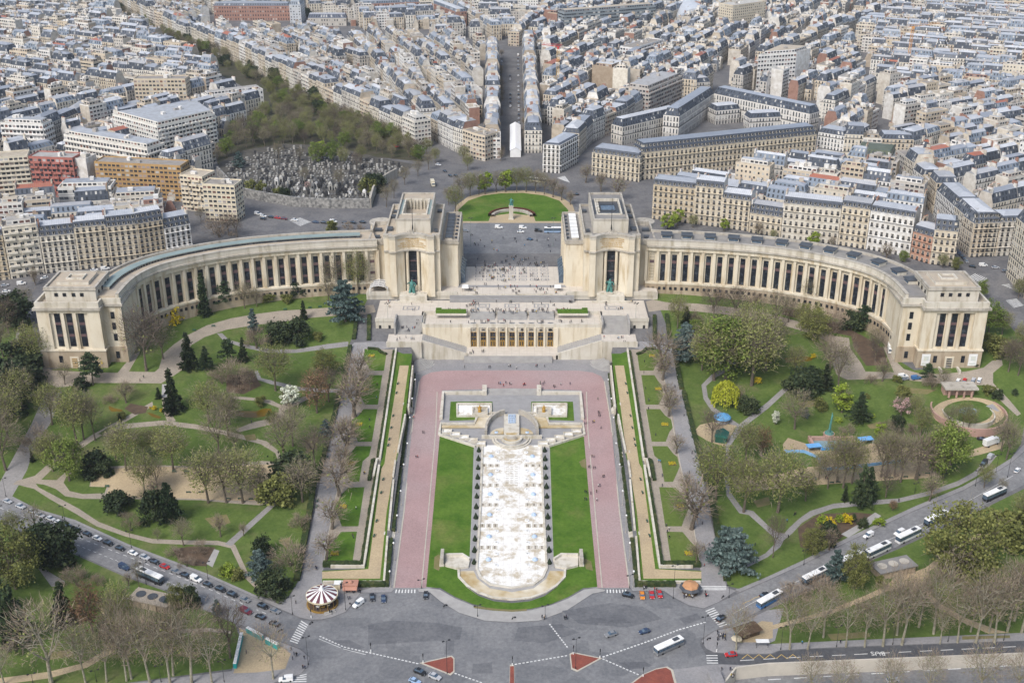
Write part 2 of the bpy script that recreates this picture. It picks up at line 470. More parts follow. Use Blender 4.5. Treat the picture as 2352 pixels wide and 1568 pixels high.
def gp(name,m,pts,zone='G'):GP.append((name,m,zone,pts))
def gp2(name,m,pts,zone='G'):gp(name,m,pts,zone);gp(name,m,mx(pts),zone)
gp('lawn',M_PARK,[(-260,1160),(-60,1128),(30,1140),(85,1168),(172,1193),(295,1249),(362,1274),(475,1316),(588,1366),(640,1378),(662,1370),(683,1336),(713,1176),(728,1108),(783,897),(800,797),(838,700),(850,676),(760,671),(603,679),(440,702),(360,722),(300,760),(285,826),(105,850),(60,700),(20,660),(-60,690),(-260,800)])
gp('lawn',M_PARK,[(1551,797),(1568,897),(1623,1108),(1638,1176),(1655,1290),(1672,1345),(1700,1352),(1764,1326),(1846,1289),(1951,1236),(2026,1201),(2099,1166),(2214,1119),(2289,1077),(2320,1055),(2345,1020),(2352,980),(2420,940),(2420,800),(2330,760),(2275,700),(2250,836),(2100,850),(2062,826),(2045,755),(1990,725),(1904,707),(1796,688),(1700,678),(1500,660),(1500,690),(1512,700)])
gp('road',M_ROAD,[(-300,1050),(0,1144),(21,1146),(85,1176),(172,1200),(295,1256),(362,1281),(475,1323),(588,1373),(638,1398),(688,1420),(720,1432),(650,1473),(588,1446),(537,1428),(500,1413),(450,1388),(375,1351),(287,1320),(165,1266),(50,1218),(0,1196),(-300,1120)])
gp('road',M_ROAD,[(1616,1398),(1651,1383),(1764,1333),(1846,1296),(1951,1243),(2026,1208),(2099,1174),(2214,1126),(2289,1084),(2326,1061),(2352,1038),(2450,960),(2560,1000),(2352,1112),(2240,1170),(2139,1218),(2064,1253),(1989,1286),(1904,1331),(1839,1358),(1764,1391),(1726,1411),(1676,1436),(1638,1448),(1622,1452)])
gp('road',M_PLACE,[(638,1398),(688,1420),(712,1425),(738,1424),(763,1418),(795,1406),(813,1384),(828,1362),(900,1360),(907,1351),(962,1351),(962,1360),(988,1362),(1013,1383),(1055,1408),(1113,1426),(1176,1430),(1238,1426),(1301,1403),(1361,1364),(1388,1359),(1390,1350),(1447,1350),(1453,1358),(1523,1358),(1546,1373),(1581,1391),(1616,1398),(1676,1436),(1640,1447),(1610,1466),(1608,1480),(1620,1500),(1700,1512),(1660,1530),(1640,1600),(1500,1700),(700,1700),(560,1600),(660,1558),(690,1548),(708,1530),(713,1508),(690,1488),(650,1473)])
gp('lawn',M_PARK,[(-300,1125),(0,1200),(50,1222),(165,1270),(287,1324),(375,1355),(450,1392),(540,1432),(552,1470),(532,1535),(300,1566),(-20,1600),(-300,1600)])
gp('pavement',M_PAVE,[(552,1440),(588,1452),(650,1476),(690,1491),(711,1509),(706,1529),(690,1546),(660,1556),(560,1590),(280,1600),(-20,1660),(-20,1600),(300,1568),(532,1540),(560,1470)])
gp('path',M_SAND,[(548,1440),(588,1460),(640,1480),(668,1500),(655,1535),(590,1543),(536,1545),(556,1470)])
gp('lawn',M_PARK,[(1700,1450),(1764,1400),(1842,1364),(1908,1336),(1992,1291),(2068,1258),(2142,1223),(2243,1176),(2360,1118),(2560,1010),(2620,1440),(2352,1452),(1850,1474),(1764,1478)])
gp('pavement',M_PAVE,[(1611,1471),(1640,1449),(1680,1440),(1764,1400),(1800,1396),(1780,1470),(1764,1478),(2352,1452),(2620,1440),(2620,1466),(2352,1470),(1939,1484),(1790,1492),(1770,1500),(1720,1500),(1640,1497),(1622,1488)])
gp('path',M_SAND,[(1690,1474),(1700,1450),(1750,1425),(1775,1428),(1775,1464),(1740,1474)])
gp('road',M_ROADD,[(1620,1500),(1720,1502),(1770,1502),(1790,1494),(1939,1486),(2352,1471),(2700,1458),(2700,1492),(2352,1501),(2064,1512),(1764,1524),(1700,1526),(1640,1524)])
gp('pavement',M_PAVE,[(1640,1524),(1700,1526),(1764,1525),(2352,1503),(2700,1494),(2700,1500),(2352,1510),(2230,1512),(1764,1530),(1700,1540),(1690,1600),(1460,1640),(1475,1590),(1480,1545),(1600,1530)])
gp('tunnel_road',M_ROAD,[(1690,1536),(1764,1527),(2230,1508),(2352,1503),(2700,1490),(2700,1700),(1560,1760),(1640,1600)],'Q')
gp('pavement',M_PAVE,[(588,1368),(636,1384),(663,1372),(685,1336),(740,1330),(828,1356),(865,1345),(905,1347),(905,1352),(898,1359),(828,1360),(811,1383),(793,1404),(763,1416),(738,1421),(712,1422),(690,1417),(638,1395),(588,1371)])
gp('pavement',M_PAVE,[(1447,1346),(1470,1346),(1520,1340),(1612,1330),(1665,1335),(1672,1350),(1700,1358),(1764,1331),(1846,1294),(1951,1241),(2026,1206),(2099,1172),(2214,1124),(2289,1082),(2326,1059),(2352,1036),(2450,958),(2440,950),(2348,1024),(2322,1052),(2287,1074),(2212,1116),(2097,1164),(2024,1198),(1949,1233),(1844,1286),(1764,1323),(1700,1350),(1690,1352),(1690,1356),(1651,1381),(1616,1396),(1583,1389),(1548,1371),(1525,1356),(1453,1356)])
gp('pavement',M_PAVE,[(-60,1128),(0,1144),(21,1146),(85,1175),(172,1199),(295,1255),(362,1280),(475,1322),(588,1372),(588,1366),(475,1316),(362,1274),(295,1249),(172,1193),(85,1168),(30,1140)])
gp('path',M_PATH,[(-80,1175),(27,1141),(62,1079),(72,1049),(100,996),(120,964),(142,900),(112,900),(98,915),(72,974),(45,1024),(0,1106),(-60,1170)])
gp('path',M_PATH,[(33,790),(40,749),(56,728),(74,708),(78,716),(62,734),(47,752),(41,790),(54,832),(86,848),(74,852),(46,836)])
gp('path',M_GRAV,[(85,838),(122,850),(180,853),(270,856),(285,838),(305,815),(322,806),(318,815),(296,853),(355,854),(365,846),(375,812),(400,790),(430,770),(475,747),(530,731),(588,721),(640,714),(700,710),(760,706),(822,702),(858,700),(863,716),(840,722),(800,723),(720,729),(650,739),(588,746),(520,757),(470,774),(440,792),(424,815),(424,845),(400,862),(370,880),(215,879),(165,886),(130,890),(100,874)])
gp('path',M_GRAV,[(372,912),(383,912),(390,945),(404,966),(385,970),(374,940)])
gp('path',M_GRAV,[(350,922),(352,932),(285,970),(222,1006),(135,1062),(95,1101),(130,1102),(150,1084),(175,1077),(205,1076),(243,1071),(330,1067),(470,1071),(560,1061),(600,1058),(640,1060),(632,1040),(600,1020),(537,1003),(450,985),(375,976),(288,984),(240,1000),(225,996),(245,983),(287,973),(375,965),(450,974),(537,993),(613,1013),(640,1035),(651,1058),(650,1085),(640,1130),(616,1155),(600,1160),(540,1156),(460,1148),(330,1146),(190,1145),(150,1139),(128,1122),(100,1112),(82,1110),(88,1118),(122,1136),(182,1168),(227,1198),(290,1222),(350,1237),(425,1240),(500,1241),(540,1250),(558,1290),(572,1320),(596,1345),(624,1362),(640,1376),(622,1374),(588,1352),(562,1326),(547,1293),(530,1258),(500,1251),(425,1250),(350,1247),(287,1231),(222,1208),(172,1178),(115,1146),(78,1122),(42,1113),(30,1112),(38,1104),(80,1092),(125,1052),(215,996),(280,962)])
gp('playground_sand',M_SAND,[(262,1076),(330,1070),(470,1074),(588,1066),(632,1066),(642,1085),(632,1128),(608,1150),(500,1148),(460,1145),(330,1142),(244,1138),(250,1118),(207,1116),(210,1105),(224,1093),(266,1090)])
gp('lawn',M_PARK,[(146,1108),(152,1094),(175,1082),(205,1079),(224,1082),(262,1077),(265,1089),(222,1092),(208,1104),(205,1117),(245,1118),(240,1132),(190,1134),(160,1127)])
gp('path',M_PATH,[(628,1150),(641,1152),(532,1253),(516,1249)])
gp('path',M_PATH,[(498,765),(510,765),(526,780),(562,790),(622,802),(680,802),(750,790),(800,784),(800,795),(752,801),(682,810),(620,811),(556,797),(514,783)])
gp('path',M_PATH,[(584,850),(592,850),(600,868),(627,874),(688,888),(740,893),(784,892),(782,901),(738,901),(688,896),(622,882),(592,872)])
gp('path',M_GRAV,[(720,902),(728,907),(655,942),(652,958),(632,972),(590,982),(548,992),(540,986),(585,968),(628,960),(640,945),(640,936),(614,926),(584,920),(545,916),(528,917),(528,911),(560,911),(590,914),(624,919),(646,930)])
gp('path',M_STEP,[(372,882),(382,882),(384,912),(371,912)])
gp('bed_soil',M_SOIL,[(395,1260),(440,1254),(495,1256),(488,1275),(474,1300),(440,1298),(410,1285)])
gp('bed_soil',M_SOIL,[(300,926),(340,934),(335,948),(310,952),(285,938)])
gp('bed_soil',M_SOIL,[(520,860),(585,860),(600,885),(560,905),(520,900)])
gp('pond_water',M_POND,[(250,931),(262,937),(282,941),(280,945),(256,945),(250,938)])
gp('pond_water',M_POND,[(338,947),(350,949),(371,957),(366,961),(350,957)])
gp('pond_water',M_POND,[(534,944),(550,943),(588,944),(605,938),(622,938),(624,946),(612,955),(588,959),(560,958),(540,954)])
gp('path',M_SAND,[(0,1556),(110,1542),(190,1522),(245,1490),(262,1462),(250,1432),(232,1404),(226,1394),(238,1394),(262,1428),(278,1452),(285,1470),(262,1496),(200,1532),(115,1556),(0,1572),(-60,1580),(-60,1566)])
gp('path',M_GRAV,[(402,1445),(484,1441),(530,1448),(530,1454),(484,1450),(404,1454)])
gp('path',M_PATH,[(88,1305),(96,1302),(150,1335),(140,1345),(118,1346)])
gp('path',M_PATH,[(1575,795),(1590,795),(1606,808),(1640,820),(1690,833),(1678,848),(1642,868),(1622,886),(1626,912),(1643,937),(1670,956),(1698,974),(1764,922),(1810,880),(1822,884),(1764,938),(1708,981),(1674,1028),(1678,1052),(1675,1096),(1679,1132),(1706,1168),(1730,1173),(1764,1206),(1786,1222),(1802,1224),(1812,1212),(1836,1190),(1860,1173),(1914,1156),(1989,1149),(2064,1144),(2138,1126),(2200,1104),(2236,1084),(2258,1064),(2276,1044),(2290,1046),(2272,1068),(2244,1093),(2202,1115),(2140,1136),(2064,1154),(1989,1160),(1914,1167),(1868,1184),(1842,1200),(1820,1224),(1800,1240),(1792,1256),(1764,1278),(1715,1303),(1712,1294),(1758,1270),(1778,1250),(1780,1236),(1756,1214),(1720,1182),(1698,1178),(1669,1138),(1664,1096),(1667,1050),(1664,1024),(1690,984),(1664,964),(1634,943),(1616,916),(1611,884),(1634,860),(1672,840),(1636,828),(1600,815)])
gp('path',M_SAND,[(1592,992),(1608,975),(1640,968),(1692,977),(1664,1026),(1625,1012)])
gp('path',M_GRAV,[(1483,692),(1500,688),(1530,694),(1600,697),(1700,708),(1780,724),(1850,742),(1906,770),(1950,776),(1953,800),(1978,834),(1988,853),(2062,855),(2076,862),(2064,869),(1945,872),(1922,860),(1912,834),(1904,785),(1850,762),(1780,742),(1700,726),(1600,715),(1520,712),(1490,716)])
gp('path',M_GRAV,[(2028,795),(2048,795),(2053,824),(2076,847),(2109,857),(2164,859),(2224,852),(2259,844),(2279,828),(2301,824),(2303,838),(2281,856),(2281,879),(2320,920),(2345,950),(2336,955),(2290,912),(2262,884),(2190,884),(2114,876),(2060,870),(2046,838)])
ELc=[(2224+84*cos(2*pi*k/40),948-36*sin(2*pi*k/40))for k in range(40)]
gp('path',M_SAND,ELc)
gp('garden_bed',M_PARK,[(2223+57*cos(2*pi*k/36),946-27*sin(2*pi*k/36))for k in range(36)])
gp('pond_water',M_POOLB,[(2223+21*cos(2*pi*k/20),944-9*sin(2*pi*k/20))for k in range(20)])
gp('path',M_STEPG,[(2264,932),(2280,927),(2297,944),(2290,944)])
gp('playground_sand',M_SAND,[(1680,1095),(1764,1090),(1800,1085),(1850,1072),(1882,1070),(1872,1050),(1848,1040),(1800,1036),(1798,1020),(1810,1005),(1850,1018),(1880,1030),(1962,1030),(2000,1018),(2110,1030),(2172,1045),(2196,1044),(2240,1030),(2290,1015),(2310,1012),(2300,1030),(2250,1044),(2196,1056),(2172,1082),(2130,1097),(2050,1102),(1950,1108),(1850,1115),(1764,1124),(1690,1130)])
gp('lawn',M_PARK,[(1815,1044),(1850,1044),(1872,1054),(1876,1064),(1850,1074),(1810,1078),(1770,1078),(1780,1050)])
gp('bed_soil',M_SOIL,[(1800,706),(1860,716),(1930,745),(1980,770),(2030,800),(2040,838),(1990,840),(1962,800),(1955,772),(1905,762),(1850,735),(1795,722)])
gp('bed_soil',M_SOIL,[(1832,1212),(1880,1180),(1960,1176),(2010,1180),(1990,1206),(1930,1235),(1870,1266),(1838,1255)])
gp('path',M_STEP,[(1984,1194),(2010,1176),(2024,1184),(1996,1206)])
gp('path',M_STEP,[(1932,1226),(1970,1204),(1984,1212),(1948,1234)])
gp('path',M_STEP,[(474,1294),(492,1260),(504,1264),(488,1302)])
gp('path',M_SAND,[(1764,1437),(1839,1418),(1914,1396),(1989,1366),(2039,1342),(2060,1320),(2090,1316),(2126,1303),(2189,1253),(2239,1228),(2352,1196),(2400,1190),(2400,1200),(2352,1207),(2242,1240),(2194,1264),(2134,1312),(2132,1335),(2120,1346),(2158,1384),(2218,1418),(2292,1446),(2320,1452),(2270,1454),(2210,1428),(2148,1392),(2108,1350),(2060,1352),(2039,1356),(1989,1378),(1914,1407),(1839,1429),(1764,1447)])
gp('pond_water',M_POND,[(1802,822),(1840,818),(1868,820),(1864,828),(1830,832),(1806,832)])
gp2('path',M_PAVE,[(803,797),(814,786),(882,784),(905,796),(880,802),(838,800),(835,824),(820,899),(805,959),(790,1059),(773,1134),(765,1174),(742,1310),(738,1337),(685,1337),(723,1174),(735,1107),(783,897)])
gp2('path',M_GRAV,[(838,800),(880,802),(908,803),(873,1056),(868,1075),(855,1175),(836,1302),(742,1302),(765,1174),(773,1134),(790,1059),(805,959),(820,899),(835,824)])
LA=[[(838,801),(865,803),(873,811),(887,816),(882,851),(850,851),(845,839),(834,826)],[(848,861),(878,861),(868,929),(838,929),(828,909),(831,884),(840,874)],[(835,939),(867,939),(854,1014),(822,1014),(813,991),(805,981),(808,964),(823,954)],[(818,1024),(853,1024),(848,1046),(833,1059),(825,1106),(805,1106),(795,1084),(790,1071),(795,1049),(805,1041)],[(800,1119),(837,1118),(828,1176),(823,1208),(785,1208),(780,1193),(768,1164),(785,1134)],[(783,1221),(820,1220),(810,1288),(744,1290),(750,1258),(765,1243)]]
for k,a in enumerate(LA):
 gp('lawn',M_LAWN,a);gp('lawn',M_LAWND,mx(a))
gp2('lawn',M_LAWN,[(910,806),(926,812),(948,812),(948,840),(938,936),(915,1039),(900,1105),(893,1175),(888,1233),(883,1337),(740,1337),(740,1310),(836,1305),(858,1175),(871,1075),(876,1056)])
gp2('path',M_SAND,[(918,839),(939,839),(925,939),(913,1036),(900,1104),(888,1175),(873,1328),(740,1328),(740,1312),(846,1306),(863,1176),(876,1076),(883,1064),(898,959)])
gp('axis_pavement',M_PAVE,[(938,800),(948,840),(935,950),(920,1069),(905,1175),(884,1348),(905,1352),(962,1352),(1176,1345),(1390,1352),(1447,1352),(1467,1348),(1446,1175),(1431,1069),(1416,950),(1403,840),(1413,800)],'A')
PO=[(963,876),(948,969),(928,1175),(905,1349),(979,1349),(995,1175),(1010,1001),(1012,960),(1017,896),(1176,891),(1334,896),(1339,960),(1341,1001),(1356,1175),(1372,1349),(1446,1349),(1423,1175),(1403,969),(1388,876),(1381,864),(1361,855),(1331,851),(1176,850),(1020,851),(990,855),(970,864)]
gp('red_drive',M_PINKR,PO,'A')
gp('fountain_court',M_STEPG,[(1016,897),(1176,893),(1335,897),(1341,1001),(1262,1025),(1090,1025),(1010,1001)],'A')
gp2('lawn',M_LAWN,[(1010,1001),(1088,1026),(1080,1280),(1055,1285),(1052,1316),(1058,1330),(1072,1348),(1100,1368),(1135,1380),(1176,1384),(1176,1401),(1130,1397),(1085,1386),(1045,1370),(1010,1350),(979,1347),(995,1175)],'A')
gp('basin_rim',M_STEP,[(1090,1022),(1262,1022),(1272,1292),(1272,1305),(1300,1308),(1298,1325),(1280,1345),(1255,1362),(1220,1374),(1176,1379),(1131,1374),(1096,1362),(1071,1345),(1053,1325),(1051,1308),(1078,1305),(1078,1292)],'A')
gp('basin_floor',M_BASIN,[(1108,1022),(1243,1022),(1256,1308),(1248,1325),(1225,1342),(1176,1350),(1126,1342),(1103,1325),(1095,1308)],'A')
gp('basin_moat',M_BASINB,[(1056,1311),(1088,1310),(1096,1328),(1125,1350),(1176,1359),(1226,1350),(1255,1328),(1263,1310),(1295,1311),(1294,1325),(1275,1343),(1250,1359),(1216,1370),(1176,1374),(1135,1370),(1101,1359),(1076,1343),(1057,1325)],'A')
gp2('lawn',M_LAWN,[(1035,922),(1131,922),(1131,948),(1110,950),(1094,964),(1032,966)],'A')
gp('pavement',M_STEP,[(984,1350),(1010,1353),(1045,1373),(1085,1389),(1130,1400),(1176,1404),(1221,1400),(1266,1389),(1306,1373),(1341,1353),(1367,1350),(1390,1353),(1388,1357),(1361,1362),(1301,1401),(1238,1424),(1176,1428),(1113,1424),(1055,1406),(1013,1381),(988,1360),(962,1358),(960,1352)])
gp('road',M_CITY,[(588,492),(700,480),(860,486),(905,470),(915,420),(975,385),(1040,350),(1120,335),(1260,330),(1330,345),(1390,390),(1480,430),(1496,500),(1592,514),(1720,534),(1924,564),(2089,584),(2200,612),(2360,632),(2600,650),(2600,760),(2352,690),(2262,640),(2190,622),(2100,606),(1950,580),(1760,556),(1500,536),(1290,540),(1290,582),(1060,582),(1060,540),(860,528),(588,530),(380,572),(230,640),(60,690),(-200,720),(-200,660),(40,640),(260,612),(440,575),(500,520)])
gp('path',M_SAND,[(1042,512),(1040,490),(1050,470),(1075,452),(1110,442),(1150,438),(1200,437),(1250,442),(1290,453),(1315,470),(1322,490),(1316,512)])
gp('lawn',M_LAWN,[(1052,508),(1053,482),(1075,461),(1110,449),(1150,444),(1200,443),(1250,449),(1285,461),(1305,482),(1306,508),(1230,508),(1226,496),(1176,490),(1127,496),(1122,508)])
gp('place_road',M_PLACE,[(1060,512),(1290,512),(1290,582),(1060,582)])
gp('avenue_green',M_CEMG,[(975,372),(945,330),(850,262),(675,180),(450,92),(300,25),(200,-25),(130,-25),(255,45),(400,118),(560,200),(610,250),(500,345),(500,380),(560,345),(650,330),(760,335),(870,362)])
CEM=[(545,448),(500,400),(505,372),(560,345),(650,330),(760,335),(870,362),(955,378),(905,412),(868,440),(857,470),(760,474),(675,472)]
gp('cemetery_ground',M_CEM,CEM)
M_PATCH=mat_asphalt('old_dark_asphalt',(0.118,0.121,0.132),(0.16,0.162,0.17),(0.085,0.088,0.1))
M_WORN=mat('worn_earth',(0.2,0.16,0.085),(0.14,0.14,0.05),scale=0.5)
for p in([(846,1434),(900,1424),(1000,1429),(1062,1440),(1056,1468),(960,1473),(845,1480)],[(1290,1402),(1400,1384),(1478,1393),(1522,1420),(1440,1440),(1330,1431)],[(1030,1442),(1046,1440),(1042,1500),(1020,1503)],[(1190,1440),(1290,1432),(1330,1452),(1250,1476),(1180,1470)],[(1086,1524),(1130,1520),(1132,1545),(1084,1546)],[(1420,1520),(1480,1518),(1500,1528),(1440,1538)],[(760,1470),(800,1468),(840,1486),(800,1496)],[(1560,1420),(1600,1408),(1612,1420),(1575,1434)]):gp('road_patch',M_PATCH,p)
for p in([(998,1278),(1008,1272),(1020,1282),(1008,1310),(996,1304)],[(1330,1060),(1344,1052),(1347,1076),(1336,1072)],[(1040,1277),(1062,1274),(1075,1284),(1046,1287)],[(1275,1284),(1290,1274),(1310,1277),(1300,1284)],[(1338,1280),(1358,1288),(1362,1310),(1346,1306)],[(1088,1390),(1140,1397),(1176,1399),(1210,1397),(1210,1402),(1176,1404),(1130,1401),(1088,1395)]):gp('worn_earth',M_WORN,p,'A')
for p in([(205,1090),(240,1085),(232,1096),(212,1098)],[(640,1240),(668,1232),(660,1262)],[(560,1000),(585,996),(590,1010),(566,1012)],[(470,1190),(520,1180),(530,1200),(490,1210)],[(700,1010),(730,1000),(728,1030),(705,1040)],[(1640,905),(1665,915),(1655,925)],[(1730,1150),(1765,1140),(1770,1158),(1740,1165)],[(1990,975),(2020,968),(2030,980),(2000,985)],[(1830,925),(1870,918),(1880,930),(1845,938)],[(2080,890),(2150,895),(2130,905),(2085,903)],[(100,1500),(160,1490),(170,1506),(110,1515)],[(420,1490),(470,1500),(450,1512),(400,1504)],[(1900,1455),(1990,1450),(2000,1462),(1910,1470)],[(2210,1460),(2320,1458),(2320,1464),(2210,1468)]):gp('worn_earth',M_WORN,p)
def build_ground():
 verts,edges,faces,n0=[],[],[],0
 zf={'G':zG,'A':zA,'Q':zQ}
 base=[(-1500,150),(1500,150),(1500,2600),(-1500,2600)]
 polys=[('ground',M_CITY,'G',base)]
 for name,m,zone,px in GP:
  pts=[]
  for p in px:
   q=at(p[0],p[1],zG if zone=='Q' else zf[zone]);pts.append((q.x,q.y))
  A=sum(a[0]*b[1]-b[0]*a[1]for a,b in zip(pts,pts[1:]+pts[:1]))
  if A<0:pts.reverse()
  polys.append((name,m,zone,pts))
 for name,m,zone,pts in polys:
  n=len(verts)
  verts+=[Vector(p)for p in pts]
  faces.append(list(range(n,n+len(pts))))
 r=random.Random(3)
 yy=318.0
 while yy<790:
  xx=-345.0
  while xx<346:
   verts.append(Vector((xx+r.uniform(-.5,.5),yy+r.uniform(-.5,.5))));xx+=8
  yy+=8
 for f in faces:edges+=[(f[i],f[(i+1)%len(f)])for i in range(len(f))]
 V,E,F,ov,oe,of=geometry.delaunay_2d_cdt(verts,edges,[],0,1e-4,False)
 bb=[(min(q[0]for q in p[3]),max(q[0]for q in p[3]),min(q[1]for q in p[3]),max(q[1]for q in p[3]))for p in polys]
 def inside(pts,x,y):
  c=False;j=len(pts)-1
  for i in range(len(pts)):
   (xi,yi),(xj,yj)=pts[i],pts[j]
   if(yi>y)!=(yj>y)and x<(xj-xi)*(y-yi)/(yj-yi)+xi:c=not c
   j=i
  return c
 out={}
 for f in F:
  cx=sum(V[i].x for i in f)/3;cy=sum(V[i].y for i in f)/3
  for k in range(len(polys)-1,-1,-1):
   b=bb[k]
   if b[0]<=cx<=b[1]and b[2]<=cy<=b[3]and inside(polys[k][3],cx,cy):
    out.setdefault(k,[]).append(f);break
 for k in sorted(out):
  name,m,zone,pts=polys[k]
  idx={};vs_=[];fs=[]
  for f in out[k]:
   ff=[]
   for i in f:
    if i not in idx:
     idx[i]=len(vs_);p=V[i];vs_.append((p.x,p.y,zf[zone](p.x,p.y)))
    ff.append(idx[i])
   fs.append(ff)
  me=bpy.data.meshes.new(name);me.from_pydata(vs_,[],fs);me.materials.append(m)
  me.update()
  o=inst(name,me)
  bm=bmesh.new();bm.from_mesh(me)
  for fc in bm.faces:
   if fc.normal.z<0:fc.normal_flip()
  bm.to_mesh(me);bm.free()
  tag(o,kind='structure')
build_ground()
def poly_world(px,zf=zG,step=5.0):
 """pixel polyline -> world points following the ground"""
 P=[at(x,y,zf)for x,y in px]
 out=[P[0]]
 for a,b in zip(P,P[1:]):
  L=(b-a).length;n=max(1,int(L/step))
  for k in range(1,n+1):
   q=a.lerp(b,k/n);out.append(Vector((q.x,q.y,zf(q.x,q.y))))
 return out
def ribbon_mb(mb,P,w,h,mi=0,z0=-0.3,side=0.0,zb=None,jit=0.0,rr=None):
 """a solid strip of width w, height h along world points P"""
 n=len(P);ring=[]
 for i,p in enumerate(P):
  d=(P[min(i+1,n-1)]-P[max(i-1,0)]);d.z=0
  if d.length<1e-6:d=Vector((0,1,0))
  d.normalize();nx=Vector((d.y,-d.x,0))
  j=(lambda:rr.uniform(-jit,jit))if jit else(lambda:0.0)
  a=p+nx*(side-w/2+j());b=p+nx*(side+w/2+j())
  zt=p.z+h+j();lo=(p.z+z0)if zb is None else zb(p.x,p.y)
  ring.append([(a.x,a.y,lo),(a.x,a.y,zt),(b.x,b.y,zt),(b.x,b.y,lo)])
 v=[q for r in ring for q in r];f=[]
 for i in range(n-1):
  for k in range(3):
   f.append((4*i+k,4*i+k+1,4*i+5+k,4*i+4+k))
 f.append((3,2,1,0));e=4*(n-1);f.append((e,e+1,e+2,e+3))
 f=[tuple(reversed(q))for q in f]
 mb.shared(v,f,mi)
def ribbon(name,px,w,h,m,zf=zG,z0=-0.3,side=0.0,zb=None,kind=None,label=None,cat=None,group=None,jit=0.0,step=5.0):
 mb=MB();ribbon_mb(mb,poly_world(px,zf,step),w,h,0,z0,side,zb,jit,RND)
 o=mb.build(name,m)
 return tag(o,label,cat,group,kind)
def flat_strip(mb,a,b,w,lift=0.02,zf=zG,mi=0):
 d=(b-a);d.z=0
 if d.length<1e-6:return
 d.normalize();nx=Vector((d.y,-d.x,0))*(w/2)
 q=[a-nx,b-nx,b+nx,a+nx]
 mb.face([(p.x,p.y,zf(p.x,p.y)+lift)for p in(q[3],q[2],q[1],q[0])],mi)
def adopt(o,root):
 o.parent=root;o.matrix_parent_inverse=Matrix.Translation(-Vector(root.location));return o
class MX(MB):
 """mesh builder that mirrors x when sx = -1"""
 def __init__(self,sx=1):super().__init__();self.sx=sx
 def face(self,pts,mi=0,uv=None):
  if self.sx<0:
   pts=[(-p[0],p[1],p[2])for p in pts][::-1];uv=uv[::-1]if uv else uv
  super().face(pts,mi,uv)
 def shared(self,verts,faces,mi=0):
  if self.sx<0:
   verts=[(-p[0],p[1],p[2])for p in verts];faces=[tuple(reversed(f))for f in faces]
  super().shared(verts,faces,mi)
 def blk(self,x0,x1,y0,y1,z0,z1,mi=0,mit=None):
  v=[(x0,y0,z0),(x1,y0,z0),(x1,y1,z0),(x0,y1,z0),(x0,y0,z1),(x1,y0,z1),(x1,y1,z1),(x0,y1,z1)]
  self.shared(v,[(0,1,5,4),(1,2,6,5),(2,3,7,6),(3,0,4,7),(3,2,1,0)],mi)
  self.shared(v[4:],[(0,1,2,3)],mi if mit is None else mit)
 def parapet(self,x0,x1,y0,y1,z0,z1,t=0.6,mi=0):
  self.blk(x0,x1,y0,y0+t,z0,z1,mi);self.blk(x0,x1,y1-t,y1,z0,z1,mi)
  self.blk(x0,x0+t,y0+t,y1-t,z0,z1,mi);self.blk(x1-t,x1,y0+t,y1-t,z0,z1,mi)
 def swp(self,plan,off0,off1,z0,z1,mi=0,close=True):
  """wall strip along an open plan polyline between two offsets"""
  n=len(plan);A=[];B=[]
  for i,p in enumerate(plan):
   q0,q1=plan[max(i-1,0)],plan[min(i+1,n-1)]
   dx,dy=q1[0]-q0[0],q1[1]-q0[1];L=math.hypot(dx,dy)or 1
   nx,ny=dy/L,-dx/L
   A.append((p[0]+nx*off0,p[1]+ny*off0));B.append((p[0]+nx*off1,p[1]+ny*off1))
  v=[]
  for a,b in zip(A,B):
   v+=[(b[0],b[1],z0),(b[0],b[1],z1),(a[0],a[1],z1),(a[0],a[1],z0)]
  f=[]
  for i in range(n-1):
   for k in range(3):f.append((4*i+k,4*i+4+k,4*i+5+k,4*i+1+k))
  f.append((0,1,2,3));e=4*(n-1);f.append((e+3,e+2,e+1,e))
  self.shared(v,f,mi)
ARC_PX=[(866,565),(853,566),(827,567),(778,568.5),(729,571),(680,574),(607,580),(562,585),(487,596),(415,611),(370,623),(335,637),(305,655),(284,676),(271,692)]
def smooth_arc():
 P=[Vector(W(x,y,50))for x,y in ARC_PX]
 out=[]
 for i in range(len(P)-1):
  p0,p1,p2,p3=P[max(i-1,0)],P[i],P[i+1],P[min(i+2,len(P)-1)]
  for k in range(12):
   t=k/12
   out.append(0.5*((2*p1)+(-p0+p2)*t+(2*p0-5*p1+4*p2-p3)*t*t+(-p0+3*p1-3*p2+p3)*t**3))
 out.append(P[-1])
 for _ in range(30):
  out=[out[0]]+[(out[i-1]+2*out[i]+out[i+1])/4 for i in range(1,len(out)-1)]+[out[-1]]
 return out
def resample(P,n):
 L=[0.0]
 for a,b in zip(P,P[1:]):L.append(L[-1]+(b-a).length)
 out=[];j=0
 for k in range(n+1):
  s=L[-1]*k/n
  while j<len(P)-2 and L[j+1]<s:j+=1
  t=(s-L[j])/max(1e-9,L[j+1]-L[j]);out.append(P[j].lerp(P[j+1],min(1,t)))
 return out
ARC=resample(smooth_arc(),26)
def window_mesh(w,z0,z1,sp=None,name='window'):
 """tall metal window in its own frame: x along the wall, y out of it"""
 b=MB()
 b.face([(-w/2,0,z0),(w/2,0,z0),(w/2,0,z1),(-w/2,0,z1)],0)
 for k in range(5):
  x=-w/2+w*k/4
  b.box((x,-0.06,z0),(0.1,0.1,z1-z0),0,1)
 n=max(3,int((z1-z0)/1.7))
 for k in range(n+1):
  b.box((0,-0.06,z0+(z1-z0-0.1)*k/n),(w,0.1,0.1),0,1)
 for a,c in(sp or[]):b.box((0,-0.1,a),(w,0.16,c-a),0,2)
 return b.mesh(name,[M_GLASSD,M_DARK,M_SPANDREL])
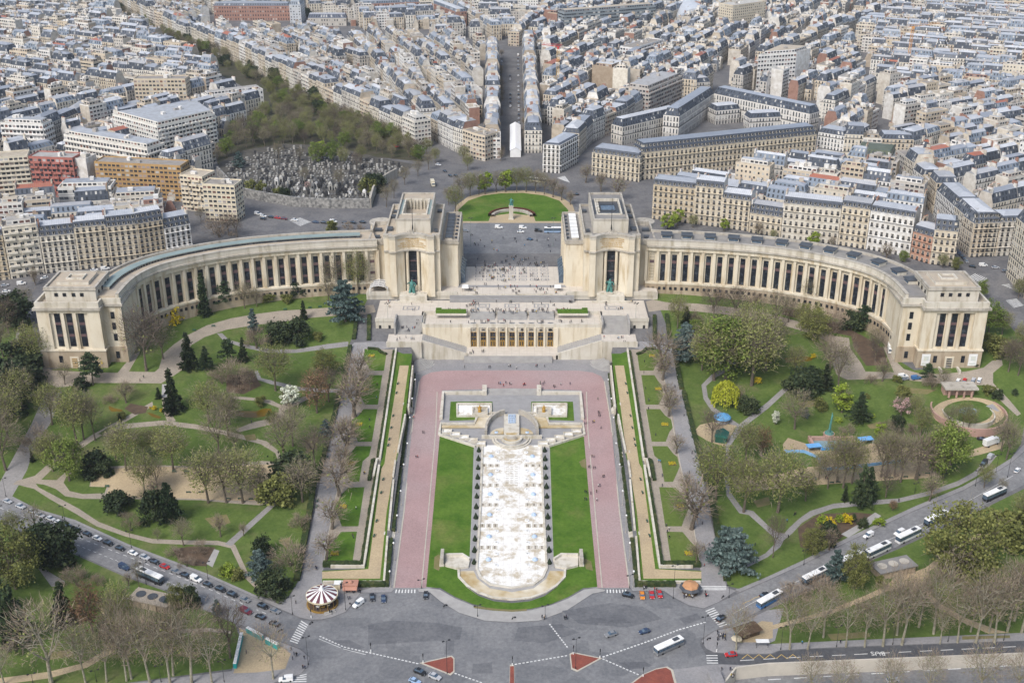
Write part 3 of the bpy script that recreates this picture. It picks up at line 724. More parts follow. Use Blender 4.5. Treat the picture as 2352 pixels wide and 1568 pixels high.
WIN_WING={1:window_mesh(2.5,29.9,45.2,[(40.0,41.6),(33.6,34.9)]),-1:window_mesh(2.5,29.9,45.2,[(40.0,41.6)])}
WIN_BASE=window_mesh(1.3,0,1.7)
WIN_SMALL=window_mesh(1.7,0,3.6)
WIN_END=window_mesh(2.7,28.2,45.6,[(39.6,41.0),(33.4,34.8)])
WIN_ATTIC=window_mesh(1.6,0,1.8)
def put_win(name,me,parent,x,y,z,ang,sx):
 """ang: direction of the outward normal (0 = towards -y), mirrored with sx"""
 o=inst(name,me,parent,(x*sx,y,z),ang*sx)
 return o
def palace(sx):
 root=empty('palace',(sx*-130,590,20))
 lab=('curved cream palace wing with green glazed roof strip, on the cemetery side' if sx>0 else 'curved cream palace wing with dark box skylights on its roof, on the hotel side')
 tag(root,lab,'palace','palace halves round the gardens')
 def part(mb,name,mats,parent=None,**k):
  o=mb.build(name,mats,None,**k)
  if parent is None:adopt(o,root)
  else:o.parent=parent
  return o
 plan=[(p.x,p.y)for p in ARC]
 def sgn(off):return-off
 fine=resample(smooth_arc(),104);fp=[(p.x,p.y)for p in fine]
 g=MX(sx)
 g.swp(fp,sgn(-1.4),sgn(-2.4),27,50,0)
 g.swp(fp,sgn(0.9),sgn(-1.4),14,28.6,1)
 g.swp(fp,sgn(1.2),sgn(-1.3),28.6,29.6,0)
 g.swp(fp,sgn(0.35),sgn(-1.39),47.6,50,0)
 g.swp(fp,sgn(1.3),sgn(-1.0),50.02,50.9,2)
 g.swp(fp,sgn(0.6),sgn(-0.9),50.9,53.6,3)
 g.swp(fp,sgn(0.75),sgn(-1.05),53.6,54.0,2)
 g.swp(fp,sgn(-15.2),sgn(-16.2),18,54.2,2)
 gal=part(g,'curved_gallery',[M_STONE,M_STONED,M_STONER,M_WALLW])
 r=MX(sx);r.swp(fp,sgn(-0.95),sgn(-15.3),50.5,52.9,0)
 roof=part(r,'gallery_roof',[M_ROOFB if sx>0 else M_ROOFG])
 pil=MX(1)
 pil.blk(-0.75,0.75,-0.05,1.75,29.6,47.6)
 pme=pil.mesh('pilaster',[M_STONE])
 for i,p in enumerate(ARC):
  a,b=ARC[max(i-1,0)],ARC[min(i+1,len(ARC)-1)]
  ang=math.atan2(b.y-a.y,b.x-a.x)+pi
  nrm=Vector((sin(ang),-cos(ang)))
  q=p
  inst('pilaster',pme,gal,(q.x*sx,q.y,0),ang*sx)
  if i<len(ARC)-1:
   m=(ARC[i]+ARC[i+1])/2;d=ARC[i]-ARC[i+1]
   an=math.atan2(d.y,d.x);nn=Vector((sin(an),-cos(an)))
   w_=m-nn*1.34
   put_win('window',WIN_WING[sx],gal,w_.x,w_.y,0,an,sx)
   for t in(0.28,0.72):
    m2=ARC[i].lerp(ARC[i+1],t)+nn*0.96
    put_win('basement_window',WIN_BASE,gal,m2.x,m2.y,25.3,an,sx)
 if sx>0:
  m=MX(sx);s=fp[6:-5]
  m.swp(s,sgn(-6.2),sgn(-10.6),52.9,54.3,0)
  m.swp(s,sgn(-6.0),sgn(-10.8),54.3,54.6,1)
  mon=part(m,'roof_light_strip',[M_WALLW,M_GLROOF])
  for k in range(0,len(s)-1):
   a,b=Vector(s[k]),Vector(s[k+1]);d=a-b;an=math.atan2(d.y,d.x);nn=Vector((sin(an),-cos(an)))
   c=(a+b)/2-nn*6.17
   inst('roof_light_pane',WIN_ROOF,mon,(c.x*sx,c.y,53.05),an*sx)
 else:
  for k in range(12):
   i=7+k*7.9;a=Vector(fp[int(i)]);b=Vector(fp[int(i)+1]);d=a-b;an=math.atan2(d.y,d.x);nn=Vector((sin(an),-cos(an)))
   c=a-nn*8.2
   b_=MX(1);b_.box((0,0,0),(5.6,5.4,1.9),0,0);b_.box((0,-0.1,1.9),(6.3,6.4,0.35),0,1);b_.box((0,-2.72,0.35),(5.0,0.1,1.25),0,2)
   o=b_.build('skylight',[M_WALLW,M_SLATEP,M_GLASSB]);o.location=(c.x*sx,c.y,52.9);o.rotation_euler=(0,0,an*sx);o.parent=roof
 e=MX(sx)
 X0,X1,Y0,Y1=-230.2,-199.6,532.6,566.0
 e.blk(X0,X1,Y0+1.2,Y1,13,48,0)
 for a,b in((X0,X0+6.0),(X1-6.0,X1)):e.blk(a,b,Y0,Y0+1.25,27,48,0)
 for c in(-217.9,-212.0):e.blk(c-0.8,c+0.8,Y0+0.05,Y0+1.25,27,46.2,0)
 e.blk(X0+6.0,X1-6.0,Y0+0.1,Y0+1.25,46.2,48,0)
 e.blk(X0-0.5,X1+0.5,Y0-0.5,Y1,13,26.2,1);e.blk(X0-0.8,X1+0.8,Y0-0.8,Y1+0.3,26.2,27.02,0)
 e.blk(X0-1.2,X1+1.2,Y0-1.2,Y1+1,48,49.2,2);e.blk(X0-0.2,X1+0.2,Y0-0.2,Y1,49.2,50.0,3,4)
 e.parapet(X0-0.2,X1+0.2,Y0-0.2,Y1,50.0,51.9,1.0,3)
 e.blk(X1,-190.6,Y0+5.2,Y1,13,48,0);e.blk(X1+0.5,-190.2,Y0+4.7,Y0+5.3,13,26.2,1)
 e.blk(X1,-189.6,Y0+4.2,Y1+0.5,48,49.2,2);e.blk(X1+.2,-190.2,Y0+4.9,Y1,49.2,50.2,3,4);e.blk(X1+.2,-190.2,Y0+4.9,Y0+5.9,50.2,51.9,3)
 e.blk(-226.0,-201.4,536.6,558.5,50.0,56.6,5,4);e.blk(-226.5,-200.9,536.1,559,56.6,57.2,2)
 e.parapet(-226.3,-201.1,536.3,558.8,57.2,58.2,1.0,2);e.blk(-225.2,-202.2,537.4,557.7,57.2,57.35,4)
 e.blk(-221.5,-206.0,541.5,555.5,57.35,58.9,5,4);e.parapet(-217.8,-209.6,544.5,551,58.9,59.8,0.6,5)
 end=part(e,'end_pavilion',[M_STONE,M_STONED,M_STONER,M_WALLW,M_ROOFB,M_WALLW])
 for c in(-220.8,-214.95,-209.1):put_win('window',WIN_END,end,c,Y0+1.12,0,0,sx)
 for c in(-220.6,-216.6,-212.2,-208.2):put_win('window',WIN_ATTIC,end,c,536.5,53.4,0,sx)
 for c in(-221.6,-207.9):put_win('window',WIN_SMALL,end,c,Y0-0.58,20.2,0,sx)
 for z in(29.5,35.5,41.2):put_win('window',WIN_SMALL,end,-195.2,Y0+5.1,z,0,sx)
 put_win('window',WIN_SMALL,end,-195.2,Y0+4.6,20.2,0,sx)
 for yy in(541,546,551,555):put_win('window',WIN_ATTIC,end,-201.3,yy,53.4,pi/2,sx)
 dr=MX(sx);dr.blk(-217.2,-212.8,Y0-0.75,Y0-0.45,16.6,23.4,0)
 dr.blk(-216.3,-213.7,Y0-0.85,Y0-0.7,16.6,22.4,1)
 for k in range(6):dr.blk(-216.2,-213.8,Y0-0.92,Y0-0.84,17+k*0.9,17.25+k*0.9,0)
 part(dr,'door',[M_STONE,M_BRONZE if sx>0 else M_GLASSD],end)
 st=MX(sx)
 for k in range(7):st.blk(-219.0,-211.0,Y0-4.6+k*0.55,Y0-0.5,14,14.6+k*0.36)
 if sx<0:
  st.blk(-220.0,-219.0,Y0-5,Y0-0.5,14,18);st.blk(-211,-210,Y0-5,Y0-0.5,14,18)
 part(st,'steps',[M_WALLW],end)
 if sx<0:
  for c,wd in((-226.5,4.2),(-203.4,4.2)):
   p=MX(sx);p.blk(c-wd/2,c+wd/2,Y0-0.75,Y0-0.6,18.5,24.8,0);p.blk(c-1.4,c+1.0,Y0-0.8,Y0-0.74,21.2,23.6,1);p.blk(c-1.5,c+1.5,Y0-0.8,Y0-0.74,19.3,20.0,1)
   o=part(p,'poster',[M_WHITE,mat('pale_poster_print',(0.5,0.55,0.6),(0.6,0.6,0.5))],end)
 h=MX(sx)
 arc=[(-62.8+17.6*k/20,607.5+4.6*sin(pi*k/20)**0.8)for k in range(21)]
 front=[(-69.3,610),(-66.05,610),(-66,607.5),(-62.8,607.5)]+arc[1:-1]+[(-45.2,607.5),(-42.0,607.5),(-41.95,610),(-39.0,610)]
 lowL=[(-69.3,610),(-66.05,610),(-66,607.5)]+arc[0:6]
 lowR=arc[15:]+[(-42.0,607.5),(-41.95,610),(-39.0,610)]
 for pl in(lowL,lowR):h.swp(pl,0,-2.2,24,50,0)
 h.swp(front,0,-2.4,50.3,58.2,0)
 h.swp(front,0.9,-2.3,49.5,50.3,2);h.swp(front,0.5,-2.0,58.2,59.2,2);h.swp(front,0.25,-1.9,57.2,58.2,3)
 h.blk(-69.3,-39.0,614.5,667,24,56.6,0,4)
 h.blk(-63.2,-44.9,613.0,614.5,26,28.5,0)
 h.parapet(-69.3,-39.0,611.5,667,56.6,57.9,0.9,2);h.blk(-68.4,-39.9,612,614.6,50,56.65,0,4)
 for c in(-57.0,-51.0):h.cyl((c,612.2,26),0.85,24,12,0)
 tx0,tx1,ty0,ty1=-63.4,-44.4,619.5,667.5
 h.blk(tx0,tx1,ty0,631,56,63.6,3,4);h.blk(tx0,tx1,657,ty1,56,63.6,3,4)
 h.blk(tx0,tx0+3.2,631,657,56,63.6,3,5);h.blk(tx1-3.2,tx1,631,657,56,63.6,3,5)
 h.blk(tx0+3.2,tx1-3.2,631,657,56,58.2 if sx>0 else 62.6,3,4 if sx>0 else 5)
 h.parapet(tx0-.1,tx1+.1,ty0-.1,ty1+.1,63.6,64.7,0.9,2)
 h.parapet(tx0+2.4,tx1-2.4,630.2,657.8,63.6,64.2,0.8,3)
 if sx>0:
  for k in range(7):
   c=tx0+3.6+k*1.96;h.blk(c-0.3,c+0.3,655.8,656.9,58.2,63.5,3)
 else:
  h.blk(-57.8,-50.0,640,650,62.6,62.75,6);h.parapet(-58.2,-49.6,639.6,650.4,62.6,63.2,0.4,5)
  for k in range(5):h.blk(-48.8+0,-47.8,634+k*4.5,636.5+k*4.5,63.61,64.2,3)
 h.blk(-39.0,-29.6,618.2,667,24,51,0,4);h.blk(-39.0,-28.9,617.5,667.5,51,51.8,2,4);h.parapet(-39,-29.2,617.8,667.3,51.8,53.0,0.8,2)
 for k in range(8):h.blk(-29.6,-28.7,621+k*6.0,622.4+k*6.0,26,51,0)
 h.blk(-78.5,-69.3,619.5,650,21,50,0,4);h.blk(-79,-69.3,618.9,650.5,50,50.8,2,4);h.parapet(-78.7,-69.3,619.2,650.3,50.8,53.2,0.9,2)
 h.cyl((-75.5,655,24),6.0,26.5,20,0);h.cyl((-75.5,655,50.5),6.5,1.0,20,2)
 head=part(h,'head_pavilion',[M_STONE,M_STONED,M_STONER,M_WALLW,M_ROOFB if sx>0 else M_ROOFG,M_GLROOF if sx>0 else M_SLATEP,M_GLASSB])
 tw=window_mesh(7.2,26.3,49.4,[(31,31.7),(36.6,37.2),(42.6,43.2)])
 put_win('tall_window',tw,head,-54.0,613.6,0,0,sx)
 for z in(31.0,37.2,43.4):put_win('window',WIN_SMALL,head,-74.2,619.4,z,0,sx)
 for k in range(7):put_win('window',WIN_SMALL,head,-29.5,624.8+k*6,32,pi/2,sx)
 for k in range(7):put_win('window',WIN_SMALL,head,-29.5,624.8+k*6,40,pi/2,sx)
 for k in range(7):
  s=MX(sx);s.blk(-36.6,-32.9,622.5+k*6.1,627.4+k*6.1,51.8,52.9,0,1);s.blk(-36.8,-32.7,622.3+k*6.1,627.6+k*6.1,52.9,53.1,1)
  part(s,'skylight',[M_WALLW,M_SLATEP if sx>0 else M_WHITE],head)
  s=MX(sx);s.blk(-31.6,-30.2,624+k*6.1,625.3+k*6.1,51.8,52.8,0);part(s,'roof_vent',[M_SLATEP],head)
  if k<6:
   s=MX(sx);y=623+k*4.6
   s.shared([(-29.4,y,33),(-26.2,y,30),(-26.2,y+3.6,30),(-29.4,y+3.6,33),(-29.4,y,26),(-26.2,y,26),(-26.2,y+3.6,26),(-29.4,y+3.6,26)],[(0,1,2,3),(0,4,5,1),(1,5,6,2),(2,6,7,3)])
   part(s,'glass_canopy',[M_GLASSB],head)
 for(x,y,sxx,syy)in((-67,625,3,4.5),(-66.6,646,3,3.5),(-66.5,655,2.4,2.4),(-41.6,622,2,2.6),(-41.4,656,2.6,3),(-75.2,628,4,3.2),(-75.2,640,4,3.2),(-61.0,664,2,2)):
  s=MX(sx);z=50.8 if x<-70 else 56.6
  s.blk(x-sxx/2,x+sxx/2,y-syy/2,y+syy/2,z,z+1.3,0);part(s,'skylight',[M_SLATEP],head)
 f=MX(sx);f.cyl((-54,617.6,58.5),0.55,3.5,8,0,0.25);f.cyl((-54,617.6,62),0.17,15.0,6,0,0.08)
 part(f,'flagpole',[M_DARK],head)
 sc_=MX(sx)
 rr=random.Random(5)
 for k in range(14):
  x=-54+rr.uniform(-2.6,2.6);sc_.cyl((x,613.2+rr.uniform(-.6,.6),58.2),0.7,rr.uniform(1.5,3.6)*(1-abs(x+54)/5),7,0,0.25)
 part(sc_,'crest_sculpture',[M_STONER],head)
 lines=(['TOUT HOMME CREE SANS LE SAVOIR','COMME IL RESPIRE',"MAIS L'ARTISTE SE SENT CREER",'SON ACTE ENGAGE TOUT SON ETRE','SA PEINE BIEN-AIMEE LE FORTIFIE']if sx>0 else['IL DEPEND DE CELUI QUI PASSE','QUE JE SOIS TOMBE OU TRESOR','QUE JE PARLE OU ME TAISE',"CECI NE TIENT QU'A TOI","AMI N'ENTRE PAS SANS DESIR"])
 tv=MB()
 for k,t in enumerate(lines):
  vs_,fs=text_geo(t,0.9)
  wd=max(v[0]for v in vs_)-min(v[0]for v in vs_)
  vv=[]
  for x,y in vs_:
   X=-54+(x-wd/2)*sx
   yy=607.5+4.6*max(0.0,sin(pi*(X+62.8)/17.6))**0.8-0.3
   vv.append((X*sx,yy,56.0-k*1.12+y))
  tv.shared(vv,fs,0)
 part(tv,'inscription',[M_GOLD],head)
 return root
def text_geo(t,size):
 cu=bpy.data.curves.new('lettering','FONT');cu.body=t;cu.size=size;cu.resolution_u=2;cu.offset=0.018
 o=bpy.data.objects.new('lettering',cu);COL.objects.link(o)
 dg=bpy.context.evaluated_depsgraph_get()
 me=o.evaluated_get(dg).to_mesh()
 v=[(p.co.x,p.co.y)for p in me.vertices];f=[tuple(p.vertices)for p in me.polygons]
 bpy.data.objects.remove(o);bpy.data.curves.remove(cu)
 return v,f
_b=MB();_b.face([(-0.8,0,0),(0.8,0,0),(0.8,0,1.05),(-0.8,0,1.05)]);WIN_ROOF=_b.mesh('roof_light_pane',[M_GLASSD])
palace(1);palace(-1)
def terrace():
 root=empty('theatre_terrace',(0,577,5.6))
 tag(root,'stepped pale stone terraces with nine gilded theatre doors, between the two palace wings','terrace')
 def part(mb,name,mats,parent=None):
  o=mb.build(name,mats)
  return adopt(o,root)if parent is None else setattr(o,'parent',parent)or o
 t=MX()
 t.blk(-47,47,577.6,594,4,20.0,0,1)
 t.blk(-47.4,47.4,577.2,578.0,18.9,20.9,2)
 t.blk(-47.2,-24.2,577.0,577.7,7.6,18.9,0);t.blk(24.2,47.2,577.0,577.7,7.6,18.9,0)
 t.blk(-47.4,-46.6,578,592,20,21.2,2);t.blk(46.6,47.4,578,592,20,21.2,2)
 part(t,'theatre_wall',[M_STONE,M_MARBLE,M_WALLW])
 u=MX()
 u.blk(-72.3,72.3,592.2,607,14,22.02,0,1)
 u.blk(-72.3,-47,586.8,592.2,14,22.0,0,1);u.blk(47,72.3,586.8,592.2,14,22.0,0,1)
 part(u,'terrace_floor',[M_WALLW,M_MARBLE])
 v=MX()
 v.blk(-80,80,609.0,626,18,26.0,0,1);v.blk(-29.4,29.4,606.8,609.0,18,26.0,0,1)
 v.blk(-29,29,626,676,20,26.05,0,1)
 for s in(-1,1):v.blk(s*54-7.5,s*54+7.5,605.0,609.0,18,25.2,0,0);v.blk(s*54-10,s*54+10,603.6,605,21,22.9,0)
 for s in(-1,1):
  for a,b in((30,44),(64,79)):v.blk(min(s*a,s*b),max(s*a,s*b),608.6,609.2,24,26.7,2)
 part(v,'esplanade',[M_WALLW,M_MARBLE,M_WALLW])
 b=MX()
 b.blk(-30,30,616.5,619.5,26.0,26.07);b.blk(-34,34,604.2,606.9,22.1,24.0);b.blk(-34,34,605.4,606.85,24.0,25.2)
 for k in range(7):
  for j in range(8):
   x=-18.6+k*6.2;y=628.0+j*5.0
   for(x0,x1,y0,y1)in((x-2.3,x+2.3,y-1.75,y-1.2),(x-2.3,x+2.3,y+1.2,y+1.75),(x-2.3,x-1.75,y-1.2,y+1.2),(x+1.75,x+2.3,y-1.2,y+1.2),(x-1.0,x+1.0,y-0.35,y+0.35)):
    b.blk(x0,x1,y0,y1,26.04,26.075)
 def frame(x,y,w,d,z):
  for q,(a,c)in enumerate(((w,d),(w*0.55,d*0.55))):
   tk=0.7
   for(x0,x1,y0,y1)in((x-a/2,x+a/2,y-c/2,y-c/2+tk),(x-a/2,x+a/2,y+c/2-tk,y+c/2),(x-a/2,x-a/2+tk,y-c/2+tk,y+c/2-tk),(x+a/2-tk,x+a/2,y-c/2+tk,y+c/2-tk)):
    b.blk(x0,x1,y0,y1,z-0.02,z+0.03)
 for x in(-16,0,16):frame(x,599.6,8.2,5.6,22.02)
 for x in(-54.5,54.5):frame(x,596.5,9,5.4,22.02)
 for k in range(9):frame(-20.4+k*5.1,580.6,3.0,2.2,20.0)
 part(b,'paving_band',[M_STEPG])
 for(x0,x1)in((-22.5,-9.2),(-7.8,7.8),(9.2,22.5)):
  s=MX()
  for k in range(6):s.blk(x0,x1,589.6-k*0.95,592.3,19.5,21.85-k*0.33)
  part(s,'steps',[M_STEP])
 for sg in(-1,1):
  s=MX(sg)
  for k in range(16):s.blk(-61.2,-48.2,586.6-k*0.72,587.2,12,21.8-k*0.39)
  s.blk(-62.0,-61.2,575,587,12,22.6);s.blk(-48.2,-47.4,578,592,12,22.0)
  part(s,'steps',[M_STEP])
  s=MX(sg);s.blk(-65.0,-47.0,565.0,576.6,3,15.6,0,1);s.blk(-65.2,-47,564.6,565.2,3,16.5,2)
  part(s,'landing',[M_WALLW,M_MARBLE,M_WALLW])
  s=MX(sg)
  for k in range(20):
   s.blk(-47.0+k*1.15,-47.0+(k+1)*1.15,567.2,577.0,3,15.3-k*0.37,0,1)
  s.shared([(-47,566.2,3),(-47,567.2,3),(-23,567.2,3),(-23,566.2,3),(-47,566.2,16.5),(-47,567.2,16.5),(-23,567.2,8.8),(-23,566.2,8.8)],[(0,3,7,4),(4,7,6,5),(1,5,6,2),(3,2,6,7)],2)
  part(s,'steps',[M_WALLW,M_STEP,M_WALLW])
  s=MX(sg);s.blk(-59.8,-53.6,564.4,564.65,7.0,10.2);part(s,'garage_door',[M_DARK])
  s=MX(sg);s.blk(-72.3,-62.2,581.5,586.8,12,22.0,0,1);s.blk(-72.5,-62.0,581.2,581.8,20.6,22.6,0)
  for c in(-70,-65):s.blk(c-0.6,c+0.6,581.35,581.52,15.5,18.4,2)
  part(s,'side_lodge',[M_WALLW,M_MARBLE,M_DARK])
  s=MX(sg)
  for k in range(9):s.lathe((-50.5,563.8,5.0+k*0.28),[(10.5-k*0.9,-0.6),(10.5-k*0.9,0.28),(9.6-k*0.9,0.28)],14,0,-pi/2,0.12)
  part(s,'fan_steps',[M_STEP])
 c=MX();c.blk(-24,24,566.2,577.6,3,8.0,0,0)
 part(c,'forecourt',[M_MARBLE])
 s=MX()
 for k in range(6):s.blk(-25,21 if k else 21,562.6+k*0.62,566.3,4,6.0+k*0.34)
 part(s,'steps',[M_STEP])
 wall=MX()
 for k in range(10):wall.blk(-23.55+k*5.02,-22.6+k*5.02,576.5,577.8,7.9,18.9)if 0<k<9 else wall.blk(-24.4+(k>0)*46.4,-21.9+(k>0)*46.4,576.4,577.8,7.9,18.9)
 part(wall,'door_piers',[M_STONE])
 for k in range(9):
  x=-20.25+k*5.06
  q=MX();q.blk(x-1.45,x+1.45,577.5,577.62,8.0,16.2,0)
  q.blk(x-1.5,x+1.5,577.38,577.6,8.0,11.5,1)
  for z in(11.4,13.4,16.1):q.blk(x-1.5,x+1.5,577.3,577.6,z,z+0.22,1)
  for dx in(-1.45,-0.05,1.35):q.blk(x+dx,x+dx+0.12,577.3,577.5,8.0,16.2,1)
  for dx in(-0.75,0.55):q.blk(x+dx-.2,x+dx+.3,577.3,577.38,8.4,10.8,2)
  d=part(q,'gilded_door',[M_GLASSD,M_BRONZE,M_GLASSD])
  q=MX();q.blk(x-1.3,x+1.3,577.45,577.65,16.7,18.6,0)
  rr=random.Random(k)
  for _ in range(7):q.blk(x+rr.uniform(-1.1,0.4),x+rr.uniform(0.5,1.1),577.3,577.46,16.9+rr.uniform(0,1.2),17.1+rr.uniform(.2,1.3),0)
  part(q,'relief_panel',[M_STONER])
 return root
terrace()
M_HEDGE=mat('clipped_hedge',(0.035,0.055,0.014),(0.014,0.026,0.008),scale=1.6,c3=(0.07,0.075,0.025))
M_HEDGEB=mat('bright_box_hedge',(0.09,0.17,0.015),(0.05,0.11,0.012),scale=1.6)
M_YEL=mat('yellow_flowers',(0.55,0.42,0.02),(0.16,0.17,0.02),scale=2.2)
M_BLUED=mat('pale_blue_dome',(0.42,0.52,0.66),(0.36,0.46,0.6),rough=0.3)
M_ORWOOD=mat('orange_wood',(0.40,0.2,0.08),(0.32,0.16,0.07),scale=0.7)
def fountain():
 root=empty('fountain',(0,470,0))
 tag(root,'monumental drained stone fountain with long chalky basin and rounded end, between two lawns','fountain')
 def part(mb,name,mats,parent=None,**k):
  o=mb.build(name,mats,**k)
  if parent is None:return adopt(o,root)
  o.parent=parent;return o
 def X(px,py):return at(px,py,zA)
 def wall(mb,px,w,h,mi=0,z0=-1.0):ribbon_mb(mb,[at(*p,zA)for p in px],w,h,mi,z0)
 for m in(False,True):
  F=(lambda pts:[(2351-x,y)for x,y in pts])if m else(lambda pts:pts)
  u=MB()
  wall(u,F([(1115,905),(1018,905),(1013,964)]),1.5,1.5)
  wall(u,F([(1113,893),(1113,908)]),2.2,2.4)
  wall(u,F([(1095,960),(1090,974),(1012,974),(1009,999)]),1.2,0.8)
  wall(u,F([(1120,951),(1157,949)]),1.0,0.9)
  wall(u,F([(1009,1000),(1092,1027)]),0.9,1.0)
  part(u,'court_wall',[M_WALLW])
  u=MB()
  wall(u,F([(1050,929),(1128,929),(1129,957),(1050,957),(1050,929)]),1.0,0.9)
  wall(u,F([(1086,941),(1119,941),(1119,957),(1086,957),(1086,941)]),0.8,1.8)
  c=X(2351-1102 if m else 1102,950)
  u.box((c.x,c.y,c.z),(6.5,3.6,1.2))
  sq=part(u,'square_basin',[M_WALLW])
  a=X(2351-1089 if m else 1089,943);f=MB()
  f.box((X(2351-1089 if m else 1089,943).x,a.y,0),(14.5,5.6,0),0,0)
  g=MB();q=[X(*p)for p in F([(1052,931),(1126,931),(1127,955),(1052,955)])]
  g.face([(p.x,p.y,p.z+0.25)for p in(q[::-1]if not m else q)])
  part(g,'basin_floor',[M_BASIN],sq)
  s=MB();s.lathe((c.x,c.y,c.z+1.2),[(0.9,0),(0.75,0.8),(0.95,1.4),(0.5,2.1),(0.55,2.6),(0.25,3.3),(0.05,3.5)],9)
  s.tube([(c.x,c.y,c.z+3),(c.x+0.8,c.y-.3,c.z+3.6),(c.x+1.1,c.y-.3,c.z+4.2)],[0.3,0.22,0.12])
  s.tube([(c.x,c.y,c.z+3),(c.x-0.8,c.y-.2,c.z+3.4),(c.x-1.2,c.y,c.z+3.9)],[0.3,0.22,0.12])
  part(s,'gilded_figure',[M_GOLD],sq)
  g=MB();q=[X(*p)for p in F([(1096,960),(1120,958),(1156,953),(1135,962),(1121,974),(1113,984),(1014,984),(1014,977),(1091,977)])]
  g.face([(p.x,p.y,p.z+0.3)for p in(q[::-1]if not m else q)])
  part(g,'terrace_pool',[M_BASINB])
  g=MB()
  arc=[(1159,951),(1148,954),(1137,960),(1128,967),(1121,976),(1117,986),(1116,1000)]
  wall(g,F(arc),1.1,2.6,0)
  part(g,'curved_retaining_wall',[M_STONER])
  g=MB()
  for k,(bx,by)in enumerate([(1027,993),(1046,1000),(1066,1007),(1086,1014),(1104,1021)]):
   p=X(2351-bx if m else bx,by)
   g.box((p.x,p.y,p.z-1),(4.6,3.6,1.6),0,0);g.box((p.x,p.y,p.z+0.602),(3.8,2.8,0.02),0,1)
   for dx,dy,sx_,sy_ in((-2.1,0,.4,3.6),(2.1,0,.4,3.6),(0,-1.6,3.8,.4),(0,1.6,3.8,.4)):g.box((p.x+dx,p.y+dy,p.z+0.6),(sx_,sy_,0.5),0,0)
  part(g,'stepped_basins',[M_WALLW,M_BASIN])
  g=MB();p=X(2351-1140 if m else 1140,992)
  g.lathe((p.x+(3.4 if not m else-3.4),p.y-2.5,p.z),[(0.0,0.3),(6.2,0.3)],12,1,pi/2 if not m else 0,pi if not m else pi/2)
  part(g,'half_moon_pool',[M_WALLW,M_BASINB])
  b=MB();b.lathe((p.x,p.y-1,p.z+.3),[(0.95,0),(0.8,.4),(0.3,.6)],12,0);part(b,'blue_spotlight',[M_BLUED])
  st=MB()
  q=[X(*p)for p in F([(1023,1279),(1068,1277),(1080,1288),(1076,1304),(1050,1308),(1023,1301)])]
  lo=min(v.z for v in q)-1
  pl=[(v.x,v.y)for v in(q[::-1]if not m else q)]
  st.prism(pl,lo,lo+1.9)
  wall(st,F([(1023,1280),(1062,1279),(1079,1290)]),0.9,1.8)
  part(st,'statue_terrace',[M_WALLW])
 c=MB()
 a,b=X(1158,955),X(1193,1000)
 c.blk=None
 c.box(((a.x+b.x)/2,(a.y+b.y)/2,0),(abs(b.x-a.x),abs(a.y-b.y),4.2),0,0)
 c.cyl(((a.x+b.x)/2,b.y,0),abs(b.x-a.x)/2,3.6,18,0)
 c.cyl(((a.x+b.x)/2,b.y-.4,0),abs(b.x-a.x)/2*0.72,3.75,18,1)
 cas=part(c,'cascade',[M_WALLW,M_BASINB])
 g=MB()
 for k in range(4):
  for j in range(5):
   g.box((-1.5+j*0.72,a.y-1.8-k*2.25,4.25),(0.5,1.8,0.35),0,0)
 part(g,'glass_water_steps',[M_BLUED],cas)
 p=X(1175.5,1008)
 t=MB()
 for r,h in((8.8,0.55),(7.6,0.9)):t.lathe((p.x,p.y,p.z-0.2),[(r+0.45,0),(r+0.45,h),(r-0.45,h),(r-0.45,0)],24,0,pi,2*pi)
 for r,h in((4.6,1.3),):t.lathe((p.x,p.y,p.z-0.2),[(r+0.4,0),(r+0.4,h),(r-0.4,h),(r-0.4,0)],20,0,pi,2*pi)
 t.lathe((p.x,p.y,p.z+0.4),[(0,0),(4.3,0)],20,1,pi,2*pi)
 t.box((p.x,p.y+0.6,p.z-1),(28,1.0,2.6),0,0);t.box((p.x,p.y+0.2,p.z),(4.4,3.2,1.4),0,2)
 part(t,'apron',[M_WALLW,M_BASINB,M_STONER])
 s=MB();q0,q1=X(1117,896),X(1117,911)
 for k in range(7):s.box((0,q0.y-k*0.75,q0.z-0.5),(25,0.8,1.3-k*0.13))
 part(s,'court_steps',[M_STEP])
 for m in(False,True):
  fx=(lambda x:2351-x)if m else(lambda x:x)
  for y in(1039,1059,1081,1102,1124,1148,1171,1195,1220,1246,1272,1298):
   b=MB();q=X(fx(1142.5-(y-1039)*0.012),y);b.lathe(q,[(1.0,0),(1.0,0.25),(0.55,0.32),(0.0,0.32)],14,0);b.box((q.x,q.y,q.z+.33),(0.9,0.16,0.08),0,1);b.box((q.x,q.y,q.z+.33),(0.16,0.9,0.08),0,1)
   part(b,'water_jet',[M_WHITE,M_STONER])
  for y in(1048,1090,1135,1182,1232,1285):
   b=MB();b.lathe(X(fx(1128-(y-1048)*0.025),y),[(1.15,0),(1.15,0.3),(0.8,.45),(0.7,.8),(0.2,1.0),(0,1.0)],14,0);part(b,'blue_spotlight',[M_BLUED])
  for y in(1069,1114,1159,1207,1257):
   for x in(1112,1127,1142):
    b=MB();q=X(fx(x-(y-1069)*0.03),y);b.box(q,(2.0,2.6,0.14),0,0)
    for k in range(3):b.box((q.x,q.y-0.7+k*0.7,q.z+0.14),(0.7,0.35,0.05),0,1)
    part(b,'grille',[M_WALLW,M_SOIL])
 b=MB()
 for k in range(14):
  q=X(1175.5,1046+k*5.2)
  for dx in(-2.0,0,2.0):b.box((q.x+dx,q.y,q.z+0.02),(1.4,0.28,0.05))
 part(b,'basin_slots',[M_STONER])
 b=MB()
 wall(b,[(1108,1024),(1103,1170),(1095,1306),(1104,1326),(1126,1342),(1176,1350),(1226,1342),(1247,1326),(1256,1306),(1248,1170),(1243,1024)],0.9,0.5)
